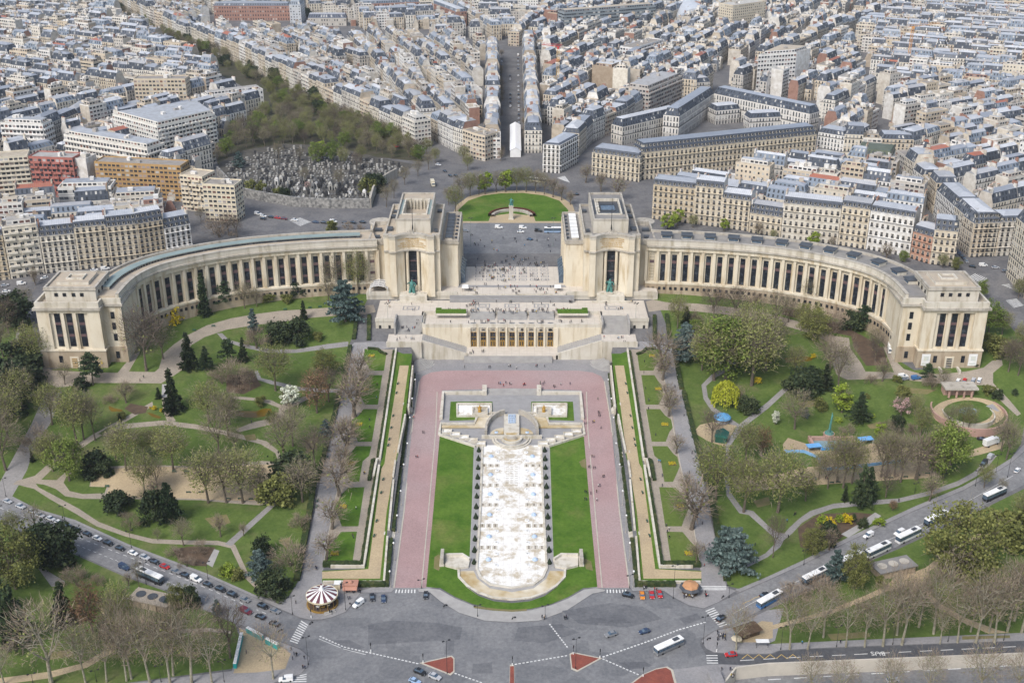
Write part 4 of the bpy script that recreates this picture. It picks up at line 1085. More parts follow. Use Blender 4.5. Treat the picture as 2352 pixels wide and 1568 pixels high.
 wall(b,[(1053,1308),(1054,1325),(1073,1345),(1098,1361),(1133,1373),(1176,1377),(1219,1373),(1253,1361),(1278,1345),(1297,1325),(1298,1308)],0.9,0.5)
 part(b,'basin_kerb',[M_WALLW])
fountain()
def statue(px,py,h,label,m,base,name='statue',group=None,zf=zG,z=None):
 p=at(px,py,zf)if z is None else Vector((*W(px,py,z),z))
 r=empty(name,p);tag(r,label,'statue',group)
 b=MB();b.box((0,0,0),(base[0]*1.3,base[1]*1.3,0.5),0,0);b.box((0,0,0.5),(base[0],base[1],base[2]-0.9),0,0);b.box((0,0,base[2]-0.4),(base[0]*1.15,base[1]*1.15,0.4),0,0)
 b.build('pedestal',[M_WALLW],r)
 s=MB();k=h;z0=base[2]
 s.tube([(-.16*k,0,z0),(-.1*k,0,z0+.25*k),(-.05*k,0,z0+.5*k)],[.1*k,.09*k,.11*k],8)
 s.tube([(.16*k,-.05*k,z0),(.1*k,-.05*k,z0+.25*k),(.05*k,0,z0+.5*k)],[.1*k,.09*k,.11*k],8)
 s.tube([(0,0,z0+.42*k),(0,-.02*k,z0+.62*k),(.02*k,0,z0+.8*k),(.02*k,0,z0+.86*k)],[.14*k,.16*k,.17*k,.06*k],10)
 s.tube([(.17*k,0,z0+.78*k),(.3*k,-.08*k,z0+.66*k),(.26*k,-.2*k,z0+.55*k)],[.07*k,.055*k,.045*k],7)
 s.tube([(-.15*k,0,z0+.78*k),(-.28*k,-.1*k,z0+.74*k),(-.2*k,-.22*k,z0+.84*k)],[.07*k,.055*k,.045*k],7)
 s.lathe((.02*k,-.02*k,z0+.84*k),[(.02*k,0),(.065*k,.04*k),(.07*k,.1*k),(.04*k,.16*k),(0,.17*k)],9)
 s.tube([(.1*k,.12*k,z0),(.12*k,.14*k,z0+.35*k),(.05*k,.12*k,z0+.6*k)],[.16*k,.12*k,.08*k],8)
 s.build('figure',[m],r,smooth=True)
statue(947,688,7.5,'green bronze figure group on a pale pedestal before the terrace restaurant marquee',M_VERDI,(3.2,3.0,4.2),z=22)
statue(1399,686,7.5,'green bronze figure on a pale pedestal before the palace front with planting beds',M_VERDI,(3.2,3.0,4.2),z=22)
statue(1174,503,5.0,'green bronze rider on a tall white pedestal, on the semicircular lawn',M_VERDI,(2.6,2.6,9.0))
for x,lab in((1015,'weathered stone relief block on the grass, on the carousel side of the long basin'),(1336,'weathered stone relief block on the grass, on the supercars side of the long basin')):
 p=at(x,1300,zA);r=empty('stone_relief',p);tag(r,lab,'sculpture','stone relief blocks beside the basin')
 b=MB();b.box((0,3.4,-0.5),(1.9,7.2,1.2),0,0);b.build('plinth',[M_WALLW],r)
 b=MB();rr=random.Random(int(x))
 b.box((0,3.4,0.7),(1.3,6.6,3.0),0,0)
 for k in range(26):b.lathe((rr.uniform(-.5,.5),rr.uniform(0.4,6.4),rr.uniform(0.8,3.4)),[(0.1,-.4),(rr.uniform(.3,.6),0),(.15,.5),(0,.55)],7)
 b.build('carved_figures',[M_STONER],r)
p=at(1176,498);r=empty('memorial_wall',(p.x,p.y,p.z));tag(r,'low curved stone wall with dark red planting behind the rider statue','wall')
b=MB();b.lathe((0,-1.5,0),[(13.5,0),(13.5,1.6),(11.5,1.6),(11.5,0)],24,0,0.1,pi-0.1);b.build('stone_wall',[M_STONER],r)
b=MB();b.lathe((0,-1.5,0),[(15.5,0),(15.3,2.2),(13.6,2.3),(13.55,0)],24,0,0.1,pi-0.1);b.build('red_planting',[mat('dark_red_planting',(0.10,0.02,0.012),(0.05,0.03,0.012),scale=1.2)],r)
def both(fn):
 fn(lambda p:p,0);fn(lambda p:[(2351-x,y)for x,y in p],1)
SIDE=['on the carousel side','on the supercars side']
def walls(f,s):
 for k,(p,what)in enumerate((([(910,804),(893,920),(873,1054)],'long pale garden wall beside the upper hedge'),([(874,1056),(866,1058),(862,1075),(858,1098)],'short pale curved wall round the ramp'),([(871,1072),(856,1170),(836,1303),(760,1303)],'long pale garden wall turning along the lower lawn bed'))):
  ribbon('garden_wall',f(p),0.9,1.3,M_WALLW,z0=-1.5,kind=None,label=what+' '+SIDE[s],cat='wall',group='pale walls of the garden terraces')
 for k,p in enumerate(([(948,842),(938,938)],[(931,954),(914,1040)],[(908,1060),(903,1096)],[(904,1104),(893,1218)],[(890,1234),(882,1338)],[(882,1338),(742,1338)])):
  z=zG
  P=[at(x,y,zG)for x,y in f(p)]
  mb=MB();ribbon_mb(mb,poly_world(f(p)),0.8,0.9,0,-1,0,(lambda x,y:zA(x,y)-0.5))
  o=mb.build('garden_wall',[M_WALLW])
  tag(o,'pale low wall by the red drive, %s from the theatre, %s'%(ordn(k+1),SIDE[s]),'wall','pale walls beside the red drive')
 ribbon('kerb',f([(963,876),(948,969),(928,1175),(905,1349)]),0.5,0.14,M_KERB,zA,kind='structure')
 ribbon('kerb',f([(1004,900),(1001,985),(985,1165),(968,1349)]),0.45,0.12,M_KERB,zA,kind='structure')
 ribbon('kerb',f([(742,1302),(764,1174),(790,1059),(820,899),(836,800)]),0.3,0.12,M_KERB,kind='structure')
 hs=[(([(905,808),(888,920),(868,1052)]),1.3,1.1,'beside the upper garden wall'),([(862,1056),(856,1060),(848,1104)],1.5,1.1,'round the ramp'),([(866,1078),(850,1172),(831,1298)],1.4,1.1,'beside the lower garden wall'),([(742,1298),(830,1298)],2.4,1.6,'along the lower end of the flower lawns'),([(951,862),(943,936)],1.5,1.4,'below the first grass strip'),([(936,958),(922,1070)],1.5,1.4,'below the second grass strip'),([(920,1078),(903,1222)],1.5,1.4,'below the third grass strip'),([(899,1240),(888,1348)],1.5,1.4,'below the last grass strip'),([(884,1344),(800,1344)],2.0,1.6,'in front of the terrace end wall'),([(804,797),(786,895)],2.0,1.5,'behind the uppermost promenade benches'),([(781,902),(754,1010),(729,1106)],2.0,1.5,'behind the middle promenade benches'),([(721,1112),(712,1174),(682,1334)],2.4,1.6,'behind the lowest promenade benches'),([(845,801),(868,803),(875,810),(888,815)],1.3,1.0,'round the topmost flower lawn'),([(813,780),(820,724)],2.0,1.3,'outside the garden ramp'),([(847,782),(848,726)],2.0,1.3,'inside the garden ramp')]
 for p,w_,h_,lab in hs:
  zz=zA if lab.startswith('below')else zG
  ribbon('hedge',f(p),w_,h_,M_HEDGE,zz,label='clipped dark hedge %s, %s'%(lab,SIDE[s]),cat='hedge',group='clipped hedges of the garden terraces',jit=0.14,step=0.9)
 for k,(a,b)in enumerate(((936,953),(1041,1058),(1219,1235))):
  x0={936:932,1041:912,1219:891}[a]
  mb=MB();q=at(*f([(x0+8,(a+b)/2)])[0],zA);zt=zG(q.x,q.y);n=8
  for i in range(n):mb.box((q.x+(0.5-s)*2*(-2.6+i*0.55)*-1*-1,q.y,q.z-.5),(0.56,4.6,0.5+(zt-q.z)*(n-i)/n))
  o=mb.build('garden_steps',[M_WALLW]);tag(o,'white stone steps by the red drive, %s from the theatre, %s'%(ordn(k+1),SIDE[s]),'steps','white garden steps beside the drive')
both(walls)
for x in(1036,1315):
 p=Vector((*W(x,722,22),22));mb=MB();sgn_=1 if x<1176 else-1
 mb.box((p.x,p.y,22),(16.5,2.6,1.2),0,0);o=empty('planter_hedge',(0,0,0));o.location=(p.x,p.y,22)
 tag(o,'bright green box hedge in a stone planter on the terrace, %s'%SIDE[0 if x<1176 else 1],'hedge','bright planter hedges')
 mb=MB();mb.box((0,0,0),(16.8,3.2,1.1));mb.build('planter',[M_WALLW],o)
 mb=MB();mb.box((0,0,1.1),(16.2,2.4,1.6));mb.box((-6.6*sgn_,1.9,1.1),(3.0,2.2,1.6));mb.build('clipped_box',[M_HEDGEB],o)
for k,(x,y)in enumerate([(853,817),(839,893),(824,974),(807,1064),(788,1163),(769,1270)]):
 for s in(0,1):
  p=at(2351-x if s else x,y);r=empty('flower_bed',p,0)
  tag(r,'%s flower bed of yellow blooms from the theatre, %s'%(ordn(k+1),SIDE[s]),'flower bed','yellow flower beds on the lawns')
  mb=MB();mb.box((0,0,-0.2),(3.4,3.0,0.3));mb.build('soil',[M_SOIL],r)
  mb=MB();rr=random.Random(k*2+s)
  for _ in range(110):
   a,b=rr.uniform(-1.55,1.55),rr.uniform(-1.35,1.35)
   mb.box((a,b,0.08),(0.3,0.3,rr.uniform(.15,.4)),rr.uniform(0,3),0,0.5)
  mb.build('blooms',[M_YEL],r)
cone=MB();rr=random.Random(2)
cone.lathe((0,0,0.1),[(0.25,0),(1.02,0.15),(0.95,0.5),(0.72,1.1),(0.45,1.8),(0.2,2.4),(0.0,2.7)],14,0)
for k in range(220):
 t=rr.random();a=rr.uniform(0,2*pi);r_=1.0*(1-t)+0.03;z=0.2+2.5*t
 cone.box((r_*cos(a),r_*sin(a),z),(.14,.14,.12),a,0,0.6)
M_TOPI=mat('dark_topiary_yew',(0.022,0.035,0.016),(0.012,0.02,0.01),scale=2.5)
CONE=cone.mesh('topiary_foliage',[M_TOPI])
TUBM=MB();TUBM.cyl((0,0,-.1),0.3,0.3,8);TUBM=TUBM.mesh('stem',[M_BARK])
for s in(0,1):
 for k,(x,y)in enumerate([(1100,1037),(1099,1057),(1098,1077),(1097,1099),(1096,1121),(1095,1143),(1094,1167),(1093,1190),(1092,1215),(1091,1241),(1090,1267),(1089,1294)]):
  p=at(2351-x if s else x,y,zA);r=empty('topiary_cone',p,k*1.3,1.0+0.06*sin(k*2.1))
  tag(r,'dark clipped topiary cone, %s from the fountain head, %s'%(ordn(k+1),SIDE[s]),'topiary','topiary cones along the basin')
  inst('foliage',CONE,r);inst('stem',TUBM,r)
mb=MB()
for s in(0,1):
 q=[at(*p,zA)for p in([(1092,1028),(1108,1028),(1094,1300),(1080,1300)]if not s else mx([(1092,1028),(1108,1028),(1094,1300),(1080,1300)]))]
 A=sum(a.x*b.y-b.x*a.y for a,b in zip(q,q[1:]+q[:1]))
 if A<0:q=q[::-1]
 mb.face([(p.x,p.y,p.z+0.05)for p in q])
tag(mb.build('paved_path',[M_STEPG]),kind='structure')
bm_=MB()
for k in range(4):bm_.box((0,-0.3+k*0.15,0.42),(1.9,0.11,0.05))
SEAT=bm_.mesh('seat',[M_BENCH])
bm_=MB()
for k in range(3):bm_.box((0,0.3+k*0.04,0.52+k*0.16),(1.9,0.05,0.12))
BACK=bm_.mesh('backrest',[M_BENCH])
bm_=MB();bm_.box((0,0,0),(0.08,0.6,0.42));bm_.box((0,0.3,0.42),(0.08,0.06,0.45));BLEG=bm_.mesh('leg',[M_DARK])
bc=[0]
def bench(px,py,rz,where,zf=zG):
 p=at(px,py,zf);r=empty('park_bench',p,rz);bc[0]+=1
 tag(r,'green slatted park bench %s'%where,'bench','green park benches')
 inst('seat',SEAT,r);inst('backrest',BACK,r);inst('leg',BLEG,r,(-0.8,0,0));inst('leg',BLEG,r,(0.8,0,0))
BP=[(858,105),(850,160),(838,215),(815,300),(805,350),(800,390),(775,490),(765,545),(757,575),(750,620),(737,680),(720,755),(705,825),(690,885),(663,1015),(652,1070),(625,1165),(618,1225),(563,1465),(555,1520)]
for k,(a,b)in enumerate(BP):
 x,y=588+a/4+1,784+b/4
 bench(x,y,-pi/2-0.1,'on the grey promenade, %s from the palace, on the carousel side'%ordn(k+1));bench(2351-x,y,pi/2+0.1,'on the grey promenade, %s from the palace, on the supercars side'%ordn(k+1))
for k,(a,b)in enumerate([(1303,390),(1290,475),(1260,685),(1243,795),(1225,900),(1215,955),(1168,1268),(1150,1390),(1108,1651),(1085,1786)]):
 x,y=588+a/4,784+b/4
 bench(x,y,-pi/2-0.1,'on the sand terrace, %s from the palace, on the carousel side'%ordn(k+1));bench(2351-x,y,pi/2+0.1,'on the sand terrace, %s from the palace, on the supercars side'%ordn(k+1))
for k,(x,y)in enumerate([(252,1090),(246,1118),(400,1084),(428,1084),(433,1131),(462,1131),(525,1146),(552,1146),(577,1147),(310,1142),(490,750),(446,760),(655,712),(712,708),(735,706)]):
 bench(x,y,pi if k in(4,5,6,7,8,9)else 0,'by the sand playground garden, %s from the road'%ordn(k+1))
for k,(x,y)in enumerate([(1830,1115),(1851,1114),(1869,1112),(1910,1109),(1925,1108),(2045,1098),(2080,1096),(2108,1092),(2130,1088)]):
 bench(x,y,pi,'by the blue fence playground, %s along from the kiosk'%ordn(k+1))
def lamp_meshes(h,arms,globe):
 p=MB();p.cyl((0,0,0),0.16,0.9,8);p.cyl((0,0,0.9),0.085,h-0.9,8,0,0.055)
 hd=MB()
 if globe:
  hd.lathe((0,0,h-0.1),[(0.1,0),(0.36,0.25),(0.4,0.5),(0.25,0.78),(0,0.85)],10)
 else:
  for k in range(arms):
   a=2*pi*k/arms+.4
   hd.tube([(0,0,h-.4),(0.9*cos(a),0.9*sin(a),h)],[.05,.04],5);hd.box((1.1*cos(a),1.1*sin(a),h-.1),(0.75,0.5,0.25),a)
 return p,hd
LM={}
def lamp(px,py,ptop,label,kind,zf=zG,group=None,z=None):
 p=at(px,py,zf)if z is None else Vector((*W(px,py,z),z))
 h=max(3.0,top_z(p.y,ptop)-p.z)
 globe=kind=='globe';key=(kind,round(h))
 if key not in LM:
  a,b=lamp_meshes(round(h),4 if kind=='mast' else 2,globe)
  LM[key]=(a.mesh('post',[M_STONER if globe else(mat('grey_green_mast',(0.2,0.26,0.24))if kind=='mast' else M_DARK)]),b.mesh('lamp_head',[M_WHITE if globe else M_DARK]))
 r=empty('street_lamp',p);tag(r,label,'lamp',group)
 inst('post',LM[key][0],r);inst('lamp_head',LM[key][1],r)
for s in(0,1):
 for k,(x,y,t)in enumerate([(955,906,871),(948,950,914),(943,999,962),(937,1050,1017),(929,1104,1068),(922,1161,1126),(914,1223,1185),(906,1287,1247),(897,1348,1315)]):
  lamp(2351-x if s else x,y,t,'white globe lamp beside the red drive, %s from the theatre, %s'%(ordn(k+1),SIDE[s]),'globe',zA,'globe lamps along the red drive')
 lamp(2351-892 if s else 892,752,697,'tall grey floodlight mast beside the terrace stairs, %s'%SIDE[s],'mast',zG,'floodlight masts of the terraces')
 lamp(2351-1081 if s else 1081,566,500,'tall floodlight mast at the street end of the esplanade, %s'%SIDE[s],'mast',zG,'floodlight masts of the terraces')
for x,y,t,lab,zz in((708,1526,1460,'tall dark lamp with white fingerpost on the corner opposite the carousel',zG),(794,1400,1338,'tall dark lamp post between carousel and stalls',zG),(672,1410,1368,'dark lamp post behind the parked cars at the carousel plaza',zG),(1027,1546,1470,'double headed lamp on the red triangular island with two signals',zG),(1322,1535,1466,'four headed lamp on the red triangular island below the two moving cars',zG),(1546,1374,1300,'tall dark lamp post beside the octagonal kiosk',zG),(1615,1478,1415,'dark lamp post on the corner by the thatched snack stall',zG),(1097,1415,1388,'short lamp with white globe on the curved walk, carousel side',zG),(1252,1415,1388,'short lamp with white globe on the curved walk, supercars side',zG),(1674,1372,1340,'dark traffic gantry lamp by the wide kiosk steps',zG),(2314,1096,1040,'dark lamp post on the kerb by the far bend of the right road',zG),(1446,1350,1320,'lamp post at the drive crossing nearest the supercars',zG),(968,1350,1330,'lamp post at the drive crossing nearest the lawn',zG)):
 lamp(x,y,t,lab,'street',zz)
for k,(x,y,t)in enumerate([(14,1140,1100),(149,1194,1160),(302,1257,1216),(478,1330,1288),(4,1200,1164),(165,1265,1232),(336,1342,1290)]):
 lamp(x,y,t,'dark lamp post beside the road of parked cars, %s of them'%ordn(k+1),'street',zG,'dark lamp posts of the left road')
for k,(x,y,t)in enumerate([(1793,1491,1440),(1921,1485,1435),(2050,1480,1430),(2177,1473,1428),(2305,1470,1424),(76,1568,1548),(222,1565,1538),(370,1565,1527),(515,1565,1514)]):
 lamp(x,y,t,'dark lamp post on the quay walk, %s of them from the bus stop'%ordn(k+1),'street',zG,'dark lamp posts of the quay walk')
for k,(x,y,t)in enumerate([(1846,1297,1262),(1987,1286,1263),(1814,1365,1338),(2150,1250,1220),(2240,1116,1080),(2166,1110,1089),(2101,1132,1110),(1843,1120,1100),(1684,1044,1026),(2287,1085,1044)]):
 lamp(x,y,t,'slim lamp post in the garden by the coach road, %s from the kiosk'%ordn(k+1),'street',zG,'slim lamps by the coach road')
WALLC=[((0.72,0.70,0.66),'white'),((0.68,0.65,0.59),'pale stone'),((0.62,0.565,0.47),'cream'),((0.65,0.61,0.54),'pale stone'),((0.56,0.48,0.37),'beige'),((0.70,0.69,0.67),'white'),((0.50,0.47,0.43),'greyish'),((0.60,0.52,0.41),'sand coloured')]
PARTYC=[(0.72,0.705,0.68),(0.62,0.57,0.49),(0.56,0.51,0.44),(0.42,0.36,0.29),(0.64,0.62,0.58),(0.67,0.655,0.63),(0.50,0.44,0.36),(0.32,0.19,0.15),(0.58,0.54,0.48)]
ZINCC=[(0.36,0.385,0.425),(0.42,0.44,0.475),(0.5,0.515,0.54),(0.29,0.315,0.36),(0.38,0.385,0.4)]
SLATEC=[(0.075,0.088,0.115),(0.10,0.115,0.145),(0.06,0.07,0.09),(0.2,0.24,0.3)]
FLATC=[(0.42,0.37,0.30),(0.36,0.35,0.34),(0.5,0.49,0.47),(0.28,0.26,0.24)]
ALLM=[M_HAUSS,M_PARTY,M_DORM,M_ZINC,M_MODERN,M_FLAT,M_TERRA,M_SMALL,M_RIBBON,M_SLATE]
I_H,I_P,I_D,I_Z,I_M,I_F,I_T,I_S,I_R,I_SL=range(10)
b_=MB();b_.box((0,0.35,0),(1.25,1.3,1.75),0,0);b_.box((0,0.25,1.75),(1.5,1.6,0.18),0,1)
b_.box((0,-0.31,0.25),(0.85,0.06,1.3),0,2);DORMER=b_.mesh('dormer',[M_WALLW,M_SLATEP,M_GLASSD])
def win_obj(w,h,rail=True):
 b=MB()
 b.box((0,0,0),(w+0.3,0.16,h+0.25),0,1)
 for x in(-w/4-.02,w/4+.02):b.box((x,-0.07,0.1),(w/2-.1,0.06,h),0,0)
 if rail:b.box((0,-0.2,-0.1),(w+0.35,0.3,0.75),0,2)
 return b.mesh('window',[M_GLASSD,M_WALLW,M_DARK])
WIN_H=win_obj(1.2,2.15);WIN_M=win_obj(1.9,1.5,False)
b_=MB();b_.box((0,0,0),(1,1,1),0,0);CHIM=b_.mesh('chimney',[M_PARTY,M_TERRA])
WHITES=[0]
def unit(a,b):
 dx,dy=b[0]-a[0],b[1]-a[1];L=math.hypot(dx,dy);return dx/L,dy/L,L
def inset(q,ins):
 """inset a ccw quad by a distance for each edge"""
 out=[]
 for i in range(4):
  p,c,n=q[i-1],q[i],q[(i+1)%4]
  ux,uy,_=unit(p,c);vx,vy,_=unit(c,n)
  n1=(-uy,ux);n2=(-vy,vx);d1,d2=ins[i-1],ins[i]
  det=n1[0]*n2[1]-n1[1]*n2[0]
  c1=n1[0]*c[0]+n1[1]*c[1]+d1;c2=n2[0]*c[0]+n2[1]*c[1]+d2
  if abs(det)<1e-3:out.append((c[0]+n1[0]*d1,c[1]+n1[1]*d1));continue
  out.append(((c1*n2[1]-n1[1]*c2)/det,(n1[0]*c2-c1*n2[0])/det))
 return out
def fcol(c,rr,j=0.07):
 k=1+rr.uniform(-j,j);return(c[0]*k,c[1]*k,c[2]*k,1)
def shell(wb,rb,q,z0,eave,rr,style,exposed,wc,nf=None,mans=None,detail=False,pc=None,zc=None,slc=None):
 """wb, rb: builders of walls and roof. exposed: which edges carry windows"""
 h=eave-z0;nf=nf or max(2,round(h/3.15))
 pc=pc or rr.choice(PARTYC)
 fm={'hauss':I_H,'modern':I_M,'ribbon':I_R,'small':I_S}[style]
 for i in range(4):
  a,b=q[i],q[(i+1)%4];_,_,L=unit(a,b)
  if exposed[i]:
   n=max(1,round(L/(2.7 if style=='hauss' else 3.0)))
   wb.col=fcol(wc,rr,0.02);uv=[(0,0),(n,0),(n,nf),(0,nf)]
   mi=1 if detail and i in detail else fm
   wb.face([(a[0],a[1],z0),(b[0],b[1],z0),(b[0],b[1],eave),(a[0],a[1],eave)],mi if not(i==2 and style=='hauss')else I_S,uv)
  else:
   wb.col=fcol(pc,rr)
   wb.face([(a[0],a[1],z0),(b[0],b[1],z0),(b[0],b[1],eave),(a[0],a[1],eave)],I_P)
 if style=='hauss' or mans:
  mh=mans or rr.choice([3.2,3.8,5.6,6.0])
  ins=[(1.5 if mh<5 else 2.2)if e else 0.02 for e in exposed]
  t=inset(q,ins);z1=eave+mh
  zc=zc or(rr.choice(ZINCC)if rr.random()>.03 else(0.36,0.13,0.08));slc=slc or rr.choice(SLATEC)
  for i in range(4):
   a,b,c,d=q[i],q[(i+1)%4],t[(i+1)%4],t[i];_,_,L=unit(a,b)
   n=max(1,round(L/2.9))
   if exposed[i]:
    rb.col=fcol(slc,rr,.1)
    rb.face([(a[0],a[1],eave),(b[0],b[1],eave),(c[0],c[1],z1),(d[0],d[1],z1)],I_SL if(detail and i in detail)else I_D,[(0,0),(n,0),(n,1 if mh<5 else 2),(0,1 if mh<5 else 2)])
   else:
    wb.col=fcol(pc,rr)
    wb.face([(a[0],a[1],eave),(b[0],b[1],eave),(c[0],c[1],z1),(d[0],d[1],z1)],I_P)
  rz=z1+rr.uniform(0.8,1.9)
  e0,e1=((1,3)if unit(q[0],q[1])[2]>=unit(q[1],q[2])[2]*0.7 else(0,2))
  m1=((t[e0][0]+t[(e0+1)%4][0])/2,(t[e0][1]+t[(e0+1)%4][1])/2,rz)
  m2=((t[e1][0]+t[(e1+1)%4][0])/2,(t[e1][1]+t[(e1+1)%4][1])/2,rz)
  if exposed[e0]:m1=tuple(m1[k]*.75+m2[k]*.25 for k in range(3))
  if exposed[e1]:m2=tuple(m2[k]*.75+m1[k]*.25 for k in range(3))
  T=[(p[0],p[1],z1)for p in t]
  L=unit(q[0],q[1])[2]
  f1=[T[(e0+1)%4],T[e1],m2,m1];f2=[T[(e1+1)%4],T[e0],m1,m2]
  for k,f in enumerate((f1,f2)):
   rb.col=fcol(zc,rr,0.1);rb.face(f,I_Z,[(0,0),(L,0),(L,4),(0,4)])
  for m,e in((m1,e0),(m2,e1)):
   rb.col=fcol(zc,rr,0.08);rb.face([T[e],T[(e+1)%4],m],I_Z)
  return z1,rz
 rb.col=fcol(zc or rr.choice(FLATC),rr)
 rb.face([(p[0],p[1],eave-0.02)for p in q],I_F)
 rb.col=fcol(wc,rr)
 t=inset(q,[0.4]*4)
 for i in range(4):
  a,b,c,d=q[i],q[(i+1)%4],t[(i+1)%4],t[i];z1=eave+0.7
  rb.face([(a[0],a[1],eave),(b[0],b[1],eave),(b[0],b[1],z1),(a[0],a[1],z1)],I_F)
  rb.face([(a[0],a[1],z1),(b[0],b[1],z1),(c[0],c[1],z1),(d[0],d[1],z1)],I_F)
  rb.face([(d[0],d[1],z1),(c[0],c[1],z1),(c[0],c[1],eave-.02),(d[0],d[1],eave-.02)],I_F)
 s=inset(q,[2.6]*4)
 wdx=unit(s[0],s[1])[2]
 if rr.random()<0.65 and wdx>6 and unit(q[1],q[2])[2]>8:
  zt=eave+2.9
  for i in range(4):
   a,b=s[i],s[(i+1)%4];n=max(1,round(unit(a,b)[2]/3))
   wb.face([(a[0],a[1],eave),(b[0],b[1],eave),(b[0],b[1],zt),(a[0],a[1],zt)],I_M,[(0,0),(n,0),(n,1),(0,1)])
  rb.col=fcol(rr.choice(FLATC+ZINCC),rr);rb.face([(p[0],p[1],zt)for p in s],I_F)
  base=zt
 else:base=eave
 ux,uy,L=unit(q[0],q[1])
 for _ in range(rr.randint(1,4)):
  u,v=rr.uniform(.25,.75),rr.uniform(.35,.65)
  x=(q[0][0]*(1-u)+q[1][0]*u)*(1-v)+(q[3][0]*(1-u)+q[2][0]*u)*v
  y=(q[0][1]*(1-u)+q[1][1]*u)*(1-v)+(q[3][1]*(1-u)+q[2][1]*u)*v
  rb.col=fcol(rr.choice([(.6,.58,.54),(.7,.69,.67),(.4,.38,.36)]),rr)
  rb.box((x,y,base),(rr.uniform(1.5,3.6),rr.uniform(1.5,3),rr.uniform(1.2,2.6)),math.atan2(uy,ux),I_F)
 return eave+0.7,base
def chimneys(q,exposed,z1,rz,rr):
 """list of stacks (x, y, z, length, thickness, height, rot)"""
 out=[]
 for i in range(4):
  if exposed[i]:continue
  a,b=q[i],q[(i+1)%4];ux,uy,L=unit(a,b)
  for _ in range(rr.choice([1,1,2])):
   l=min(L*.6,rr.uniform(1.6,4.2));t=rr.uniform(.22,.78)
   x,y=a[0]+ux*L*t-uy*0.45,a[1]+uy*L*t+ux*0.45
   out.append((x,y,z1-0.6,l,0.8,rz-z1+0.6+rr.uniform(0.7,1.9),math.atan2(uy,ux)))
 return out
CH_MESH={}
def chimney_mesh(l,h,ci):
 key=(round(l),round(h),ci)
 if key not in CH_MESH:
  b=MB();b.col=(*PARTYC[ci],1);L,H=max(1.5,key[0]),max(1,key[1])
  b.box((0,0,0),(L,0.8,H),0,0);b.box((0,0,H),(L+.15,0.95,0.18),0,0)
  n=int(L/0.55)
  for k in range(n):b.cyl((-L/2+.3+k*.55,0,H+.18),0.13,0.5,6,1,0.1)
  CH_MESH[key]=b.mesh('chimney',[M_PARTY,M_TERRA],col=True)
 return CH_MESH[key]
STUFF_W,STUFF_R=MB(),MB()
N_HOUSE=[0]
